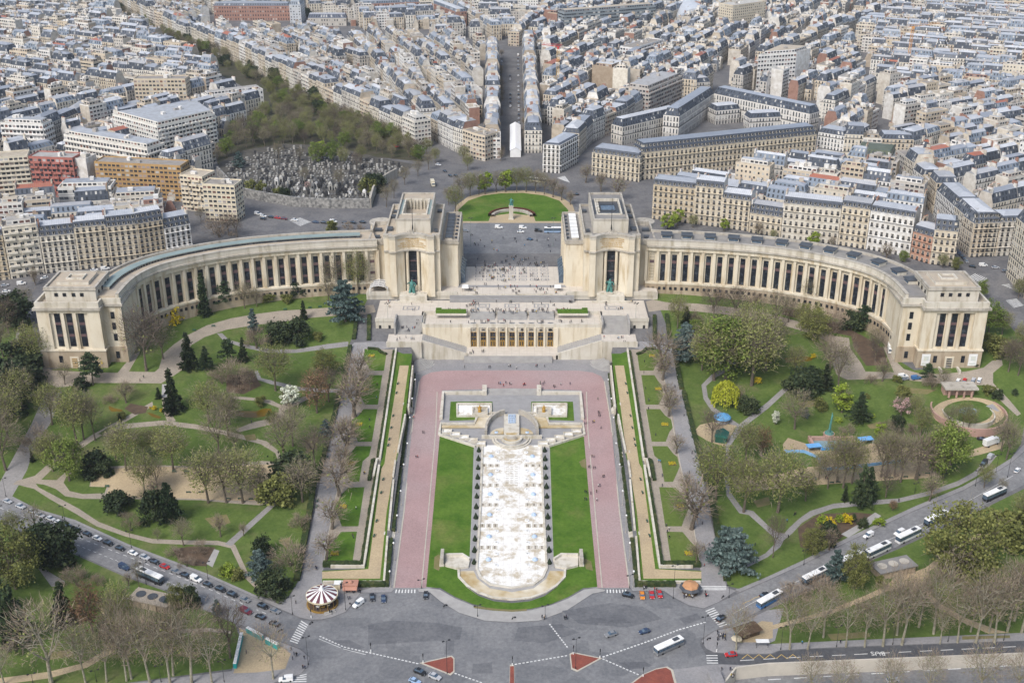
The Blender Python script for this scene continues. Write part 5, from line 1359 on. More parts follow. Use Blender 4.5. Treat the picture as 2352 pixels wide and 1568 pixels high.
def build_house(q,z0,eave,style,exposed,rr,label,name='apartment_building',cat='apartment building',group=None,thing=True,winds=None,dorm=True,balc=False,wc=None,**kw):
 wc=wc or rr.choice(WALLC)[0]
 if not thing:
  z1,rz=shell(STUFF_W,STUFF_R,q,z0,eave,rr,style,exposed,wc,**kw)
  if style=='hauss':
   for(x,y,z,l,t,h,r)in chimneys(q,exposed,z1,rz,rr):
    STUFF_R.col=(*rr.choice(PARTYC),1);STUFF_R.box((x,y,z),(l,t,h),r,I_P,1.0,I_T)
   for _ in range(rr.randint(0,2)):
    u,v=rr.uniform(.15,.85),rr.uniform(.2,.8);k=rr.choice(ZINCC+PARTYC[:3]);STUFF_R.col=(*k,1)
    STUFF_R.box((q[0][0]+(q[1][0]-q[0][0])*u+(q[3][0]-q[0][0])*v,q[0][1]+(q[1][1]-q[0][1])*u+(q[3][1]-q[0][1])*v,z1-.5),(rr.uniform(.8,3),rr.uniform(.8,2.4),rr.uniform(1.2,3)),rr.uniform(0,3),I_F)
  return
 N_HOUSE[0]+=1
 cx,cy=sum(p[0]for p in q)/4,sum(p[1]for p in q)/4
 root=empty(name,(cx,cy,z0));tag(root,label,cat,group)
 wb,rb=MB(),MB()
 det=[i for i in range(4)if exposed[i]and(q[(i+1)%4][0]-q[i][0])>abs(q[(i+1)%4][1]-q[i][1])*0.1 and i!=2]if winds else None
 z1,rz=shell(wb,rb,q,z0,eave,rr,style,exposed,wc,detail=det or False,**kw)
 if winds:
  nf=kw.get('nf')or max(2,round((eave-z0)/3.15));fh=(eave-z0)/nf
  for i in det:
   a,b=q[i],q[(i+1)%4];ux,uy,L=unit(a,b);nx,ny=uy,-ux
   wb.col=(*[c*1.02 for c in wc],1)
   for f in range(1,nf+1):
    dd=0.9 if f in(2,nf-1)else 0.28
    wb.box(((a[0]+b[0])/2+nx*dd/2,(a[1]+b[1])/2+ny*dd/2,z0+f*fh-0.2),(L-.1,dd,0.25),math.atan2(uy,ux),I_P)
 wall=adopt(wb.build('wall',ALLM,col=True),root)
 roof=adopt(rb.build('roof',ALLM,col=True),root)
 if winds:
  for i in det:
   a,b=q[i],q[(i+1)%4];ux,uy,L=unit(a,b);nx,ny=uy,-ux;rot=math.atan2(uy,ux)
   n=max(2,round(L/(3.3 if style=='hauss' else 3.5)));me=WIN_H if style=='hauss' else WIN_M
   for f in range(nf):
    for k in range(n):
     u=L*(k+.5)/n
     o=inst('window',me,None,(a[0]+ux*u+nx*.05,a[1]+uy*u+ny*.05,z0+f*fh+0.55),rot);adopt(o,root)
 if style=='hauss' or kw.get('mans'):
  mh=z1-eave
  if dorm:
   for i in range(4):
    a,b=q[i],q[(i+1)%4];ux,uy,L=unit(a,b);nx,ny=uy,-ux
    if not exposed[i]or i==2 or L<4:continue
    if not(det and i in det):continue
    n=max(1,round(L/2.9));ins=1.5 if mh<5 else 2.2
    for lev in range(1 if mh<5 else 2):
     for k in range(n):
      u=L*(k+.5)/n;dz=0.5+lev*mh/2;off=ins*dz/mh+.2
      o=inst('dormer',DORMER,None,(a[0]+ux*u-nx*off,a[1]+uy*u-ny*off,eave+dz),math.atan2(uy,ux));adopt(o,root)
  ci=rr.randrange(len(PARTYC))
  for(x,y,z,l,t,h,r)in chimneys(q,exposed,z1,rz,rr):
   o=inst('chimney',chimney_mesh(l,h,ci),None,(x,y,z),r);adopt(o,root)
 if balc:
  nf=kw.get('nf')or max(2,round((eave-z0)/3.0));fh=(eave-z0)/nf
  for i in range(2):
   if not exposed[i]:continue
   a,b=q[i],q[(i+1)%4];ux,uy,L=unit(a,b);nx,ny=uy,-ux
   for f in range(1,nf):
    bb=MB();bb.col=(*wc,1)
    if balc=='stag':
     for k in range(int(L/7)):
      u=3.5+k*7+(f%2)*2.2
      if u>L-3:continue
      bb.box((a[0]+ux*u+nx*.7,a[1]+uy*u+ny*.7,z0+f*fh-.2),(5.0,1.4,1.1),math.atan2(uy,ux),I_F)
    else:bb.box(((a[0]+b[0])/2+nx*.6,(a[1]+b[1])/2+ny*.6,z0+f*fh-.2),(L-.4,1.2,0.95),math.atan2(uy,ux),I_F)
    if bb.f:adopt(bb.build('balcony',ALLM,col=True),root)
 return root
KEEP=[]
def poly_in(pts,x,y):
 c=False;j=len(pts)-1
 for i in range(len(pts)):
  (xi,yi),(xj,yj)=pts[i],pts[j]
  if(yi>y)!=(yj>y)and x<(xj-xi)*(y-yi)/(yj-yi)+xi:c=not c
  j=i
 return c
def pw(px,z):return[W(x,y,z)for x,y in px]
def keep(q,g=1.0):
 A=sum(a[0]*b[1]-b[0]*a[1]for a,b in zip(q,q[1:]+q[:1]))
 KEEP.append(inset(q,[-g]*4)if len(q)==4 and A>0 else q)
def near_row(items,depth,where,group,rr,windows=True):
 for k,(xl,yl,xr,yr,ev,wc,word,style,extra)in enumerate(items):
  a,b=at(xl,yl),at(xr,yr)
  z0=min(a.z,b.z)-0.4
  m=(a+b)/2;eave=top_z(m.y,ev)
  ux,uy,L=unit(a,b)
  q=[(a.x,a.y),(b.x,b.y),(b.x-uy*depth,b.y+ux*depth),(a.x-uy*depth,a.y+ux*depth)]
  keep(q)
  ex=extra.pop('ex',[True,False,True,False])
  build_house(q,z0,eave,style,ex,rr,'%s, %s %s'%(word,ordn(k+1),where),group=group,winds=windows,wc=wc,**extra)
R5=random.Random(55)
CR,PS,BE,WH=(0.62,0.555,0.445),(0.66,0.62,0.54),(0.56,0.48,0.36),(0.74,0.73,0.71)
SD=dict(slc=(0.07,0.083,0.11))
near_row([(-150,662,-70,652,556,CR,'cream stone house with slate mansard','hauss',dict(SD)),(-68,652,24,641,544,BE,'ochre stone house with slate mansard','hauss',dict(SD)),(26,641,103,628,519,PS,'white modern house with stacked bays','modern',dict(nf=8,balc='stag')),(105,628,183,619,540,PS,'pale stone house with arched slate dormers','hauss',dict(SD)),(184,619,256,611,520,CR,'cream house with an arched gable','hauss',dict(SD)),(257,611,325,603,518,CR,'cream house with iron balconies and wooden door','hauss',dict(SD)),(326,603,384,592,510,BE,'ochre house with dark slate mansard and balconies','hauss',dict(SD)),(385,592,444,580,520,WH,'white plain house with slate mansard','hauss',dict(SD))],13,'in the row behind the glazed wing','houses behind the wing with the glazed roof strip',R5)
near_row([(1497,502,1592,514,428,BE,'beige corner house with tall slate mansard','hauss',dict(SD,nf=6)),(1592,514,1655,522,430,CR,'cream house with round gables','hauss',dict(SD,nf=7)),(1655,522,1718,531,458,CR,'beige house with white top floor','hauss',dict(SD,nf=6)),(1719,533,1792,545,494,CR,'low cream house with curved mansard','hauss',dict(SD,nf=3)),(1793,546,1923,562,473,PS,'wide cream house with eight slate dormers','hauss',dict(SD,nf=5)),(1924,562,1988,572,477,CR,'narrow cream house with bay windows','hauss',dict(SD,nf=6)),(1989,572,2088,590,492,WH,'ornate white house with sculpted top floor','hauss',dict(SD,nf=5)),(2089,592,2134,606,538,(0.5,0.3,0.22),'low house striped in red brick','hauss',dict(SD,nf=4)),(2135,606,2188,612,530,CR,'cream corner house with zinc mansard','hauss',dict(nf=5,ex=[True,True,True,False]))],14,'in the row behind the skylight wing','houses behind the wing with box skylights',R5)
def special(L,Rr,ztop,depth,style,label,wc,rr,name='apartment_building',cat='apartment building',ex=(True,True,True,True),px_quad=None,z0=None,drop=0,**kw):
 if px_quad:q=pw(px_quad,ztop)
 else:
  a,b=W(*L,ztop),W(*Rr,ztop);ux,uy,_=unit(a,b)
  q=[a,b,(b[0]-uy*depth,b[1]+ux*depth),(a[0]-uy*depth,a[1]+ux*depth)]
 keep(q)
 cx,cy=sum(p[0]for p in q)/4,sum(p[1]for p in q)/4
 build_house(q,(zG(cx,cy)if z0 is None else z0)-0.5,ztop,style,list(ex),rr,label,name,cat,wc=wc,**kw)
R6=random.Random(66)
special((132,433),(254,430),45,15,'ribbon','white office block with four dark ribbon windows behind the ochre stone row',(0.74,0.73,0.7),R6,name='office_building',cat='office building',nf=4)
special((256,456),(364,450),40,16,'modern','low cream terraced block with yellow shrub beside the white office block',(0.68,0.64,0.56),R6,nf=4,balc=True)
special((216,373),(414,383),52,14,'modern','ochre brick apartment block with white window bands above the office block',(0.42,0.27,0.12),R6,nf=8)
special((65,361),(166,365),55,14,'modern','red rendered apartment block with a stair window strip',(0.38,0.15,0.125),R6,nf=8,balc='stag')
special((166,365),(197,367),54,13,'small','white blank gable block joined to the red apartment block',(0.72,0.7,0.67),R6,ex=(False,False,True,False),pc=(0.72,0.7,0.67))
special((-60,366),(63,358),56,14,'modern','cream slab with continuous balconies left of the red block',(0.62,0.57,0.47),R6,nf=9,balc=True)
special((412,402),(464,408),51,15,'modern','cream stepped block with rounded balconies by the cemetery street',(0.64,0.57,0.45),R6,nf=8,balc='stag')
special((464,424),(538,428),51,13,'modern','cream rounded apartment tower with roof garden beside the cemetery wall',(0.66,0.59,0.45),R6,nf=8)
special((146,310),(338,343),52,17,'modern','long white stepped block with dark red windows and planted terraces',(0.70,0.68,0.63),R6,nf=6,balc=True)
special(None,None,56,0,'modern','large white block of staggered balconies with a penthouse garden',(0.72,0.71,0.67),R6,px_quad=[(361,292),(494,262),(455,236),(258,264)],nf=9,balc='stag',zc=(0.5,0.47,0.42))
special((0,283),(98,287),52,14,'modern','white rounded apartment block above the cream slab',(0.74,0.73,0.71),R6,nf=6,balc=True)
special((306,183),(425,183),58,15,'modern','tall beige apartment block with red shutters',(0.58,0.50,0.38),R6,nf=9)
special((472,222),(604,206),46,12,'small','long white building with small windows above the cemetery trees',(0.76,0.75,0.73),R6,nf=4)
BR=(0.33,0.19,0.15)
special((490,14),(664,14),46,14,'small','long pinkish brick school range with slate roof and skylights',BR,R6,name='school_building',cat='school',mans=3.0,slc=(0.12,0.14,0.18),nf=4)
special((826,10),(985,4),46,14,'small','pinkish brick school range closing the courtyard',BR,R6,name='school_building',cat='school',mans=3.0,slc=(0.14,0.17,0.22),nf=4)
special((985,4),(1048,28),46,13,'small','slanting brick school range on the courtyard side',BR,R6,name='school_building',cat='school',mans=3.0,slc=(0.14,0.17,0.22),nf=4)
special((664,12),(690,12),50,30,'small','grey blue school pavilion at the end of the brick range',(0.5,0.52,0.55),R6,name='school_building',cat='school',mans=4.5,slc=(0.3,0.34,0.4))
special((707,42),(795,42),38,12,'small','low slate roofed school hall with brick chimney',(0.45,0.42,0.38),R6,name='school_building',cat='school',mans=4.5,slc=(0.13,0.15,0.2),nf=2)
special((1296,31),(1506,15),56,16,'ribbon','long dark glass slab block beyond the building site',(0.26,0.3,0.33),R6,name='office_building',cat='office building',nf=8)
special((1506,30),(1545,28),50,14,'ribbon','shorter dark banded block joined to the glass slab',(0.3,0.3,0.28),R6,name='office_building',cat='office building',nf=6)
special((1684,14),(1760,4),64,22,'small','tall beige slab tower with a grid of small windows',(0.56,0.5,0.4),R6,nf=12)
special(None,None,62,0,'modern','tall white stepped apartment tower with a blank end wall',(0.78,0.77,0.75),R6,px_quad=[(1742,128),(1830,122),(1862,112),(1790,108)],nf=9,ex=(True,False,True,True),pc=(0.8,0.79,0.77))
special((1456,112),(1522,92),46,16,'modern','white stepped terrace building with sloping profile',(0.72,0.72,0.72),R6,nf=5,balc=True)
special((1491,207),(1567,176),52,22,'modern','modern block with long grey balconies and roof gardens',(0.45,0.42,0.39),R6,nf=7,balc=True)
special((1408,158),(1442,160),58,12,'small','white blank stair tower beside the building site',(0.72,0.69,0.63),R6,ex=(False,False,True,False),pc=(0.7,0.66,0.58))
special((1360,152),(1408,158),56,26,'small','brown rendered blank wall block beside the building site',(0.36,0.29,0.22),R6,ex=(False,False,True,False),pc=(0.36,0.29,0.22))
special(None,None,49,0,'hauss','white corner house with seven floors beside the white street marquee',(0.76,0.75,0.73),R6,px_quad=[(1247,331),(1286,334),(1329,311),(1293,305)],nf=7,mans=1.2,zc=(0.42,0.45,0.5),winds=True,dorm=False)
special((1964,353),(2048,362),42,22,'small','white gabled hall with green roof and glass front',(0.7,0.7,0.68),R6,name='hall',cat='hall',mans=4.0,slc=(0.1,0.12,0.085),zc=(0.1,0.12,0.085))
special((1474,351),(1876,309),48,15,'hauss','very long cream hotel building with double rows of slate dormers',(0.62,0.55,0.43),R6,name='hotel_building',cat='hotel',winds=True,nf=5,mans=6.2,slc=(0.065,0.078,0.105),zc=(0.25,0.28,0.33))
special((1360,350),(1470,365),45,16,'hauss','cream corner house with slate mansard at the end of the long hotel',(0.62,0.56,0.45),R6,winds=True,nf=5,mans=3.6,slc=(0.07,0.083,0.11))
special((1560,268),(1640,215),47,13,'hauss','pale court wing of the hotel with dark slate roof',(0.62,0.6,0.57),R6,nf=4,mans=5.6,slc=(0.065,0.078,0.105),zc=(0.3,0.33,0.38))
special((1640,215),(1860,262),47,13,'hauss','rear range of the hotel with dark slate roof and skylights',(0.62,0.6,0.57),R6,nf=4,mans=5.6,slc=(0.065,0.078,0.105),zc=(0.3,0.33,0.38))
special((1430,292),(1560,262),43,12,'hauss','slate roofed wing with round arched gable behind the hotel corner',(0.6,0.57,0.52),R6,nf=4,mans=5.6,slc=(0.065,0.078,0.105))
special((1645,255),(1700,250),40,14,'hauss','small court pavilion of the hotel with flat top',(0.62,0.6,0.57),R6,nf=3,mans=3.6,slc=(0.065,0.078,0.105))
special((1722,272),(1800,268),40,12,'hauss','larger court pavilion of the hotel near its rear range',(0.62,0.6,0.57),R6,nf=3,mans=3.6,slc=(0.065,0.078,0.105))
near_row([(2355,690,2450,690,540,CR,'cream corner house at the crossing','hauss',dict(SD,ex=[True,True,True,True]))],30,'by the coach road',None,R5)
LOTS=[]
def row(px,z,depth,place,rr,wlo=13,whi=22,jump=2.5,style='hauss'):
 P=pw(px,z)
 for a,b in zip(P,P[1:]):
  ux,uy,L=unit(a,b);s=0.0;n=max(1,round(L/rr.uniform(wlo,whi)));e=z
  keep([a,b,(b[0]-uy*depth,b[1]+ux*depth),(a[0]-uy*depth,a[1]+ux*depth)],0.3)
  for k in range(n):
   s0,s1=L*k/n,L*(k+1)/n-0.05
   p0,p1=(a[0]+ux*s0,a[1]+uy*s0),(a[0]+ux*s1,a[1]+uy*s1)
   q=[p0,p1,(p1[0]-uy*depth,p1[1]+ux*depth),(p0[0]-uy*depth,p0[1]+ux*depth)]
   st=style if rr.random()<0.86 else 'modern'
   LOTS.append((math.hypot(*p0),q,z+rr.uniform(-jump,jump),[True,k==n-1,True,k==0],st,place))
R7=random.Random(77)
row([(2152,436),(2194,474),(2236,512)],47,15,'at the big corner by the dark side street',R7,16,24,.4)
row([(2238,513),(2300,511),(2430,506)],47,15,'at the big corner by the dark side street',R7,16,24,.4)
row([(438,62),(520,92),(640,148),(745,196),(870,250),(952,287)],48,14,'facing the tree lined avenue',R7)
row([(796,76),(860,140),(915,200),(965,254)],46,13,'on the narrow street beside the avenue houses',R7)
row([(972,262),(1040,296),(1086,312),(1114,318)],46,15,'at the cemetery corner of the straight street',R7)
row([(1199,88),(1203,200),(1205,300)],46,13,'on the sunny side of the straight street',R7)
row([(1150,312),(1149,200),(1145,100)],46,13,'on the far side of the straight street',R7)
row([(1330,309),(1364,276),(1442,245),(1490,214)],46,13,'on the slanting street behind the hotel',R7)
row([(1570,176),(1600,190),(1640,160)],48,13,'at the corner beyond the hotel court',R7)
row([(1764,122),(1904,66),(1994,34),(2106,2)],46,13,'along the far slanting boulevard',R7)
row([(1040,8),(1128,62)],44,12,'on the fan street beside the school',R7)
row([(1192,70),(1300,-4)],46,12,'on the fan street of the far square',R7)
row([(1880,302),(1940,312),(2026,316),(2100,318),(2160,300),(2360,262)],47,15,'in the row beyond the long hotel',R7)
row([(2058,352),(2120,398),(2150,428)],46,14,'on the steep side street',R7)
row([(100,296),(180,262),(215,240)],46,12,'on the small street left of the white terraces',R7)
def inside_all(q,poly):
 cx,cy=sum(p[0]for p in q)/4,sum(p[1]for p in q)/4
 pts=list(q)+[(cx,cy)]+[((q[i][0]+q[(i+1)%4][0])/2,(q[i][1]+q[(i+1)%4][1])/2)for i in range(4)]
 for x,y in pts:
  if not poly_in(poly,x,y):return False
  for k in KEEP:
   if poly_in(k,x,y):return False
 for k in KEEP:
  if any(poly_in(q,x,y)for x,y in k):return False
 return True
def district(px,d0,d1,place,rr,z=44):
 poly=pw(px,z)
 a,b=W(*d0,z),W(*d1,z);ux,uy,_=unit(a,b);vx,vy=-uy,ux
 cs=[(p[0]*ux+p[1]*uy,p[0]*vx+p[1]*vy)for p in poly]
 u0,u1,v0,v1=min(c[0]for c in cs),max(c[0]for c in cs),min(c[1]for c in cs),max(c[1]for c in cs)
 def Q(u,w_,v,dp):return[(ux*s+vx*t,uy*s+vy*t)for s,t in((u,v),(u+w_,v),(u+w_,v+dp),(u,v+dp))]
 v=v0;rowi=0
 while v<v1:
  dp=rr.uniform(10.5,13.5);u=u0+rr.uniform(0,8);end=u+rr.uniform(60,110);first=True;base=rr.uniform(-2.5,2.5)
  while u<u1:
   w_=rr.uniform(11,25)
   d2=dp*rr.uniform(.78,1);q=Q(u,w_-.05,v+rr.uniform(0,dp-d2),d2);e=z+base+rr.choice([rr.uniform(-.6,.6),rr.uniform(-1,1.5),rr.uniform(-1,1.5),rr.uniform(-8,5)])
   last=u+w_>end
   if inside_all(q,poly):
    st=rr.choices(['hauss','modern','small','ribbon'],[0.66,0.2,0.1,0.04])[0]
    if st!='hauss' and rr.random()<.45:e+=rr.uniform(2,8)
    LOTS.append((math.hypot(q[0][0],q[0][1]),q,e,[True,last,True,first],st,place))
   first=False;u+=w_
   if last:u+=rr.choice([2,5,8]);end=u+rr.uniform(50,110);first=True;base=rr.uniform(-3,3)
  v+=dp
  gap=rr.uniform(4.5,7)if rowi%2==0 else rr.choice([3.5,7.5,8.5])
  if rowi%2==0:
   u=u0+5
   while u<u1:
    w_=rr.uniform(5,9)
    if rr.random()<0.75:
     q=Q(u,w_,v+.03,gap-.06)
     if inside_all(q,poly):LOTS.append((math.hypot(q[0][0],q[0][1])+30,q,z-rr.uniform(1,9),[False,True,False,True],rr.choice(['hauss','small','hauss']),place))
    u+=w_+rr.uniform(3,12)
  v+=gap;rowi+=1
R8=random.Random(88)
row([(265,-22),(335,20),(425,60)],48,14,'on the far reach of the avenue',R8)
district([(262,-30),(335,12),(430,54),(484,50),(480,10),(520,8),(700,8),(690,-45),(300,-45)],(335,20),(425,60),'behind the far reach of the avenue',R8)
PL='in the blocks left of the tree lined avenue'
district([(-260,360),(60,352),(350,388),(470,368),(505,330),(560,255),(622,213),(556,176),(300,192),(-300,235)],(0,300),(200,255),PL,R8)
district([(-300,230),(300,187),(552,173),(520,150),(415,92),(300,28),(225,-40),(-400,-40)],(0,60),(260,92),PL,R8)
district([(-260,640),(-260,470),(0,452),(125,434),(190,455),(260,440),(420,470),(440,500),(400,530),(100,545),(-100,560)],(0,500),(400,470),'in the block behind the glazed wing',R8)
district([(950,282),(440,54),(560,56),(745,58),(796,80),(962,248)],(440,60),(950,287),'between the avenue and the narrow street',R8)
district([(980,258),(1112,312),(1142,290),(1140,95),(1052,72),(850,66),(812,72),(850,120)],(796,76),(965,254),'between the narrow street and the straight street',R8)
district([(700,8),(700,-30),(1030,-40),(1120,60),(1050,66),(1000,66),(980,40),(820,45),(800,30)],(700,20),(980,10),'around the brick school',R8)
district([(1136,62),(1184,66),(1290,-10),(1240,-40),(1050,-40),(1050,0)],(1140,60),(1180,60),'in the wedge of the far square',R8)
district([(1212,296),(1244,318),(1326,300),(1436,245),(1484,214),(1560,176),(1640,134),(1760,104),(1990,16),(2080,-30),(1310,-40),(1200,70)],(1330,309),(1490,214),'in the blocks around the building site',R8)
PW='in the wide quarter beyond the hotel'
district([(1880,300),(1868,205),(1650,180),(1690,140),(1770,132),(1960,62),(2012,180),(2030,318)],(1900,250),(2010,195),PW,R8)
district([(1962,60),(2110,-30),(2700,-40),(2700,200),(2014,180)],(2000,130),(2350,160),'in the far right quarter',R8)
district([(2014,184),(2700,205),(2700,500),(2430,492),(2250,496),(2165,425),(2080,345),(2032,318)],(2160,300),(2360,262),PW,R8)
district([(1503,424),(1505,388),(1700,368),(1880,346),(1960,340),(2055,352),(2150,428),(2160,480),(1990,490),(1900,452),(1800,470),(1720,450),(1640,425)],(1500,420),(1890,480),'in the block behind the skylight wing houses',R8)
LOTS.sort(key=lambda t:t[0])
R9=random.Random(99)
CNT={}
BUDGET=300-N_HOUSE[0]
for i,(dist,q,e,ex,st,place)in enumerate(LOTS):
 wc,wname=R9.choice(WALLC)
 cx,cy=sum(p[0]for p in q)/4,sum(p[1]for p in q)/4
 vis=0<S(cx,cy,e)[0]<2352 and S(cx,cy,e+6)[1]>-20
 if not vis and(S(cx,cy,e)[0]<-160 or S(cx,cy,e)[0]>2512):continue
 isth=vis and BUDGET>0
 if isth:
  BUDGET-=1
  key=(wname,st,place);CNT[key]=CNT.get(key,0)+1
  kind={'hauss':'zinc roofed house','modern':'flat roofed block','small':'plain flat block','ribbon':'banded block'}[st]
  lab='%s %s, %s nearest %s'%(wname,kind,ordn(CNT[key]),place)
 else:lab=''
 near=dist<820
 build_house(q,zG(cx,cy)-0.6,e,st,ex,R9,lab,group='houses '+place,thing=isth,winds=(isth and near and st=='hauss' and place.startswith(('at the cem','on the sl','in the row b','at the big'))),wc=wc)
for mb_,nm in((STUFF_W,'distant_building_walls'),(STUFF_R,'distant_building_roofs')):
 pass
far=MB();
for s_ in(STUFF_W,STUFF_R):
 n=len(far.v);far.v+=s_.v;far.f+=[tuple(i+n for i in f)for f in s_.f];far.m+=s_.m;far.uv+=s_.uv;far.c+=s_.c
o=far.build('distant_buildings',ALLM,col=True)
tag(o,'dense far city of zinc roofed houses towards the top of the view','buildings',None,'stuff')
p=W(1598,52,34);r=empty('barrel_hall',(p[0],p[1],29));tag(r,'long hall with pale barrel roof beyond the dark glass slab','hall')
mb=MB();v=[]
for k in range(13):
 a=pi*k/12
 for y in(0,70):v.append((-20*cos(a),y,6+15*sin(a)))
mb.shared(v,[(2*k,2*k+2,2*k+3,2*k+1)for k in range(12)]+[tuple(range(0,26,2))],0);adopt(mb.build('roof',[mat('pale_sheet_roof',(0.5,0.53,0.57),(0.42,0.45,0.5))],smooth=False),r).location=(p[0],p[1],29)
mb=MB();mb.box((0,35,0),(39.5,69.5,6.2),0,0);adopt(mb.build('wall',[M_WALLW]),r).location=(p[0],p[1],29)
a,b=at(1184,361),at(1185,300);r=empty('street_marquee',a);tag(r,'long white marquee set up in the straight street','marquee')
mb=MB();L=b.y-a.y
mb.shared([(-4,0,0),(4,0,0),(4,L,0),(-4,L,0),(-4,0,5),(4,0,5),(4,L,5),(-4,L,5),(0,0,7.2),(0,L,7.2)],[(0,1,5,4),(1,2,6,5),(2,3,7,6),(3,0,4,7),(4,5,8),(6,7,9)],0)
mb.build('canvas_wall',[M_WHITE],r)
mb=MB();mb.shared([(-4.3,-.3,4.95),(0,-.3,7.35),(0,L+.3,7.35),(-4.3,L+.3,4.95),(4.3,-.3,4.95),(4.3,L+.3,4.95)],[(0,1,2,3),(1,4,5,2)],0);mb.build('canvas_roof',[mat('white_canvas',(0.82,0.82,0.82),(0.76,0.76,0.77))],r)
def crane(px,pyb,pyt,jib,m,label):
 q=W(px,pyb,50);h=top_z(q[1],pyt)-29
 r=empty('tower_crane',(q[0],q[1],29));tag(r,label,'crane')
 t=MB()
 for sx_ in(-.9,.9):
  for sy in(-.9,.9):t.box((sx_,sy,0),(.25,.25,h))
 k=0
 while k*2.2<h-2:t.tube([(-.9,-.9,k*2.2),(.9,-.9,k*2.2+2.2)],[.09,.09],4);t.tube([(-.9,.9,k*2.2+2.2),(-.9,-.9,k*2.2)],[.09,.09],4);k+=1
 t.build('mast',[m[0]],r)
 j=MB();dx,dy=jib
 for o_ in(-.6,.6):j.tube([(-dx*.3+o_*.2,-dy*.3+o_,h),(dx+o_*.2,dy+o_,h+1)],[.2,.16],4)
 j.tube([(-dx*.25,-dy*.25,h+2.0),(dx*.95,dy*.95,h+2.4)],[.16,.12],4)
 for k in range(14):t_=-0.25+1.2*k/14;j.tube([(dx*t_,dy*t_-.6,h+.3),(dx*(t_+.04),dy*(t_+.04),h+2.2),(dx*(t_+.08),dy*(t_+.08)+.6,h+.3)],[.08]*3,4)
 j.build('jib',[m[1]],r)
 c=MB();c.box((.0,-1.5,h-1.6),(1.8,1.8,2.2));c.build('cab',[m[1]],r)
 c=MB();c.box((-dx*.27,-dy*.27,h-1),(3,1.6,1.8));c.build('counterweight',[M_STONER],r)
MY,MR,MO=mat('crane_yellow',(0.6,0.36,0.03),(0.5,0.3,0.03)),mat('crane_red',(0.5,0.06,0.07),(0.4,0.05,0.06)),mat('crane_orange',(0.6,0.3,0.1),(0.5,0.25,0.08))
crane(1281,176,108,(-14,6),(MY,MR),'yellow tower crane with red top on the building site')
crane(2088,128,62,(30,14),(MO,MO),'faded orange tower crane in the far quarter')
a=at(545,450);
WL=[(500,402),(545,449),(588,459),(675,474),(760,478),(850,478)]
ribbon('cemetery_wall',WL,1.2,6.5,M_TOMB,z0=-4,label='long dark stained retaining wall below the cemetery',cat='wall')
ribbon('cemetery_wall',[(851,478),(858,452),(866,438),(890,420),(912,408)],1.2,7,M_STONER,z0=-4,label='pale curved cemetery wall rising to the square',cat='wall')
rr=random.Random(4)
def in_px(px,poly):return poly_in(poly,*px)
tm=[]
for k in range(5):
 b=MB()
 if k==0:b.box((0,0,0),(1.1,2.1,0.5));b.box((0,0.9,0.5),(0.9,0.25,1.0))
 if k==1:b.box((0,0,0),(1.6,2.0,2.6));b.shared([(-.95,-1.1,2.6),(.95,-1.1,2.6),(.95,1.1,2.6),(-.95,1.1,2.6),(0,-1.1,3.5),(0,1.1,3.5)],[(0,1,4),(2,3,5),(0,4,5,3),(1,2,5,4)]);b.box((0,-1.02,0.2),(0.7,0.06,1.7),0,1)
 if k==2:b.box((0,0,0),(1.3,2.2,0.35));b.box((0,.8,.35),(.25,.2,1.5));b.box((0,.8,1.3),(.8,.2,.22))
 if k==3:b.box((0,0,0),(1.5,2.3,0.7),0,0,0.92);b.box((0,.9,.7),(1.2,.3,.8),0,0,.7)
 if k==4:b.box((0,0,0),(2.1,2.6,3.4));b.lathe((0,0,3.4),[(1.2,0),(1.0,.6),(.5,1.1),(0,1.3)],8);b.box((0,-1.32,0.2),(0.9,0.06,2.2),0,1)
 tm.append(b)
TOMBS={}
for ci,c in enumerate([(0.42,0.41,0.38),(0.17,0.17,0.17),(0.05,0.05,0.055),(0.62,0.61,0.59)]):
 m=mat('tomb_stone_%s'%['pale','grey','dark','white'][ci],c,tuple(x*.6 for x in c),scale=.7)
 for k in range(5):TOMBS[(k,ci)]=tm[k].mesh('tomb',[m,M_DARK])
CEMIN=[(558,444),(512,398),(516,378),(566,356),(650,340),(760,345),(866,370),(935,385),(895,412),(862,436),(848,466),(760,468),(675,466)]
names=[('low grave slab','grave'),('small gabled chapel tomb','tomb'),('grave with a cross','grave'),('raised grave with headstone','grave'),('domed chapel tomb','tomb')]
cols=['pale','grey','dark','white'];n=0;tn={}
cy=0;far_t=MB()
pts=[]
y=342.0
while y<468:
 x=510.0+rr.uniform(0,3)
 while x<935:
  if in_px((x,y),CEMIN)and abs((x-700)%62-3)>2.5 and rr.random()<.9:pts.append((x+rr.uniform(-.8,.8),y+rr.uniform(-.6,.6)))
  x+=rr.uniform(5.5,9.5)
 y+=5.2
pts.sort(key=lambda p:-p[1])
for i,(x,y)in enumerate(pts):
 k=rr.choices(range(5),[40,16,16,22,5])[0];ci=rr.choices(range(4),[24,32,30,14])[0]
 p=at(x,y);p.z-=.05
 if i<290:
  key=(k,ci);tn[key]=tn.get(key,0)+1
  o=inst('tomb',TOMBS[key],None,p,rr.uniform(-.2,.2),rr.uniform(.9,1.3))
  tag(o,'%s stone %s in the cemetery, one of several alike'%(cols[ci],names[k][0]),names[k][1],'cemetery: %s %s'%(cols[ci],names[k][0]))
 else:
  q=rr.random();far_t.box((p.x,p.y,p.z),(1.1 if q<.75 else 1.7,2.1,rr.uniform(.3,.8)if q<.75 else rr.uniform(1.8,3.2)),rr.uniform(-.2,.2),rr.choice([0,0,1,2]),1 if q<.75 else .8)
tag(far_t.build('far_tombs',[M_TOMB,TOMBS[(0,0)].materials[0],TOMBS[(0,2)].materials[0]]),'crowded grey tombs under the bare trees at the back of the cemetery','tombs',None,'stuff')
L_=mat_leaf
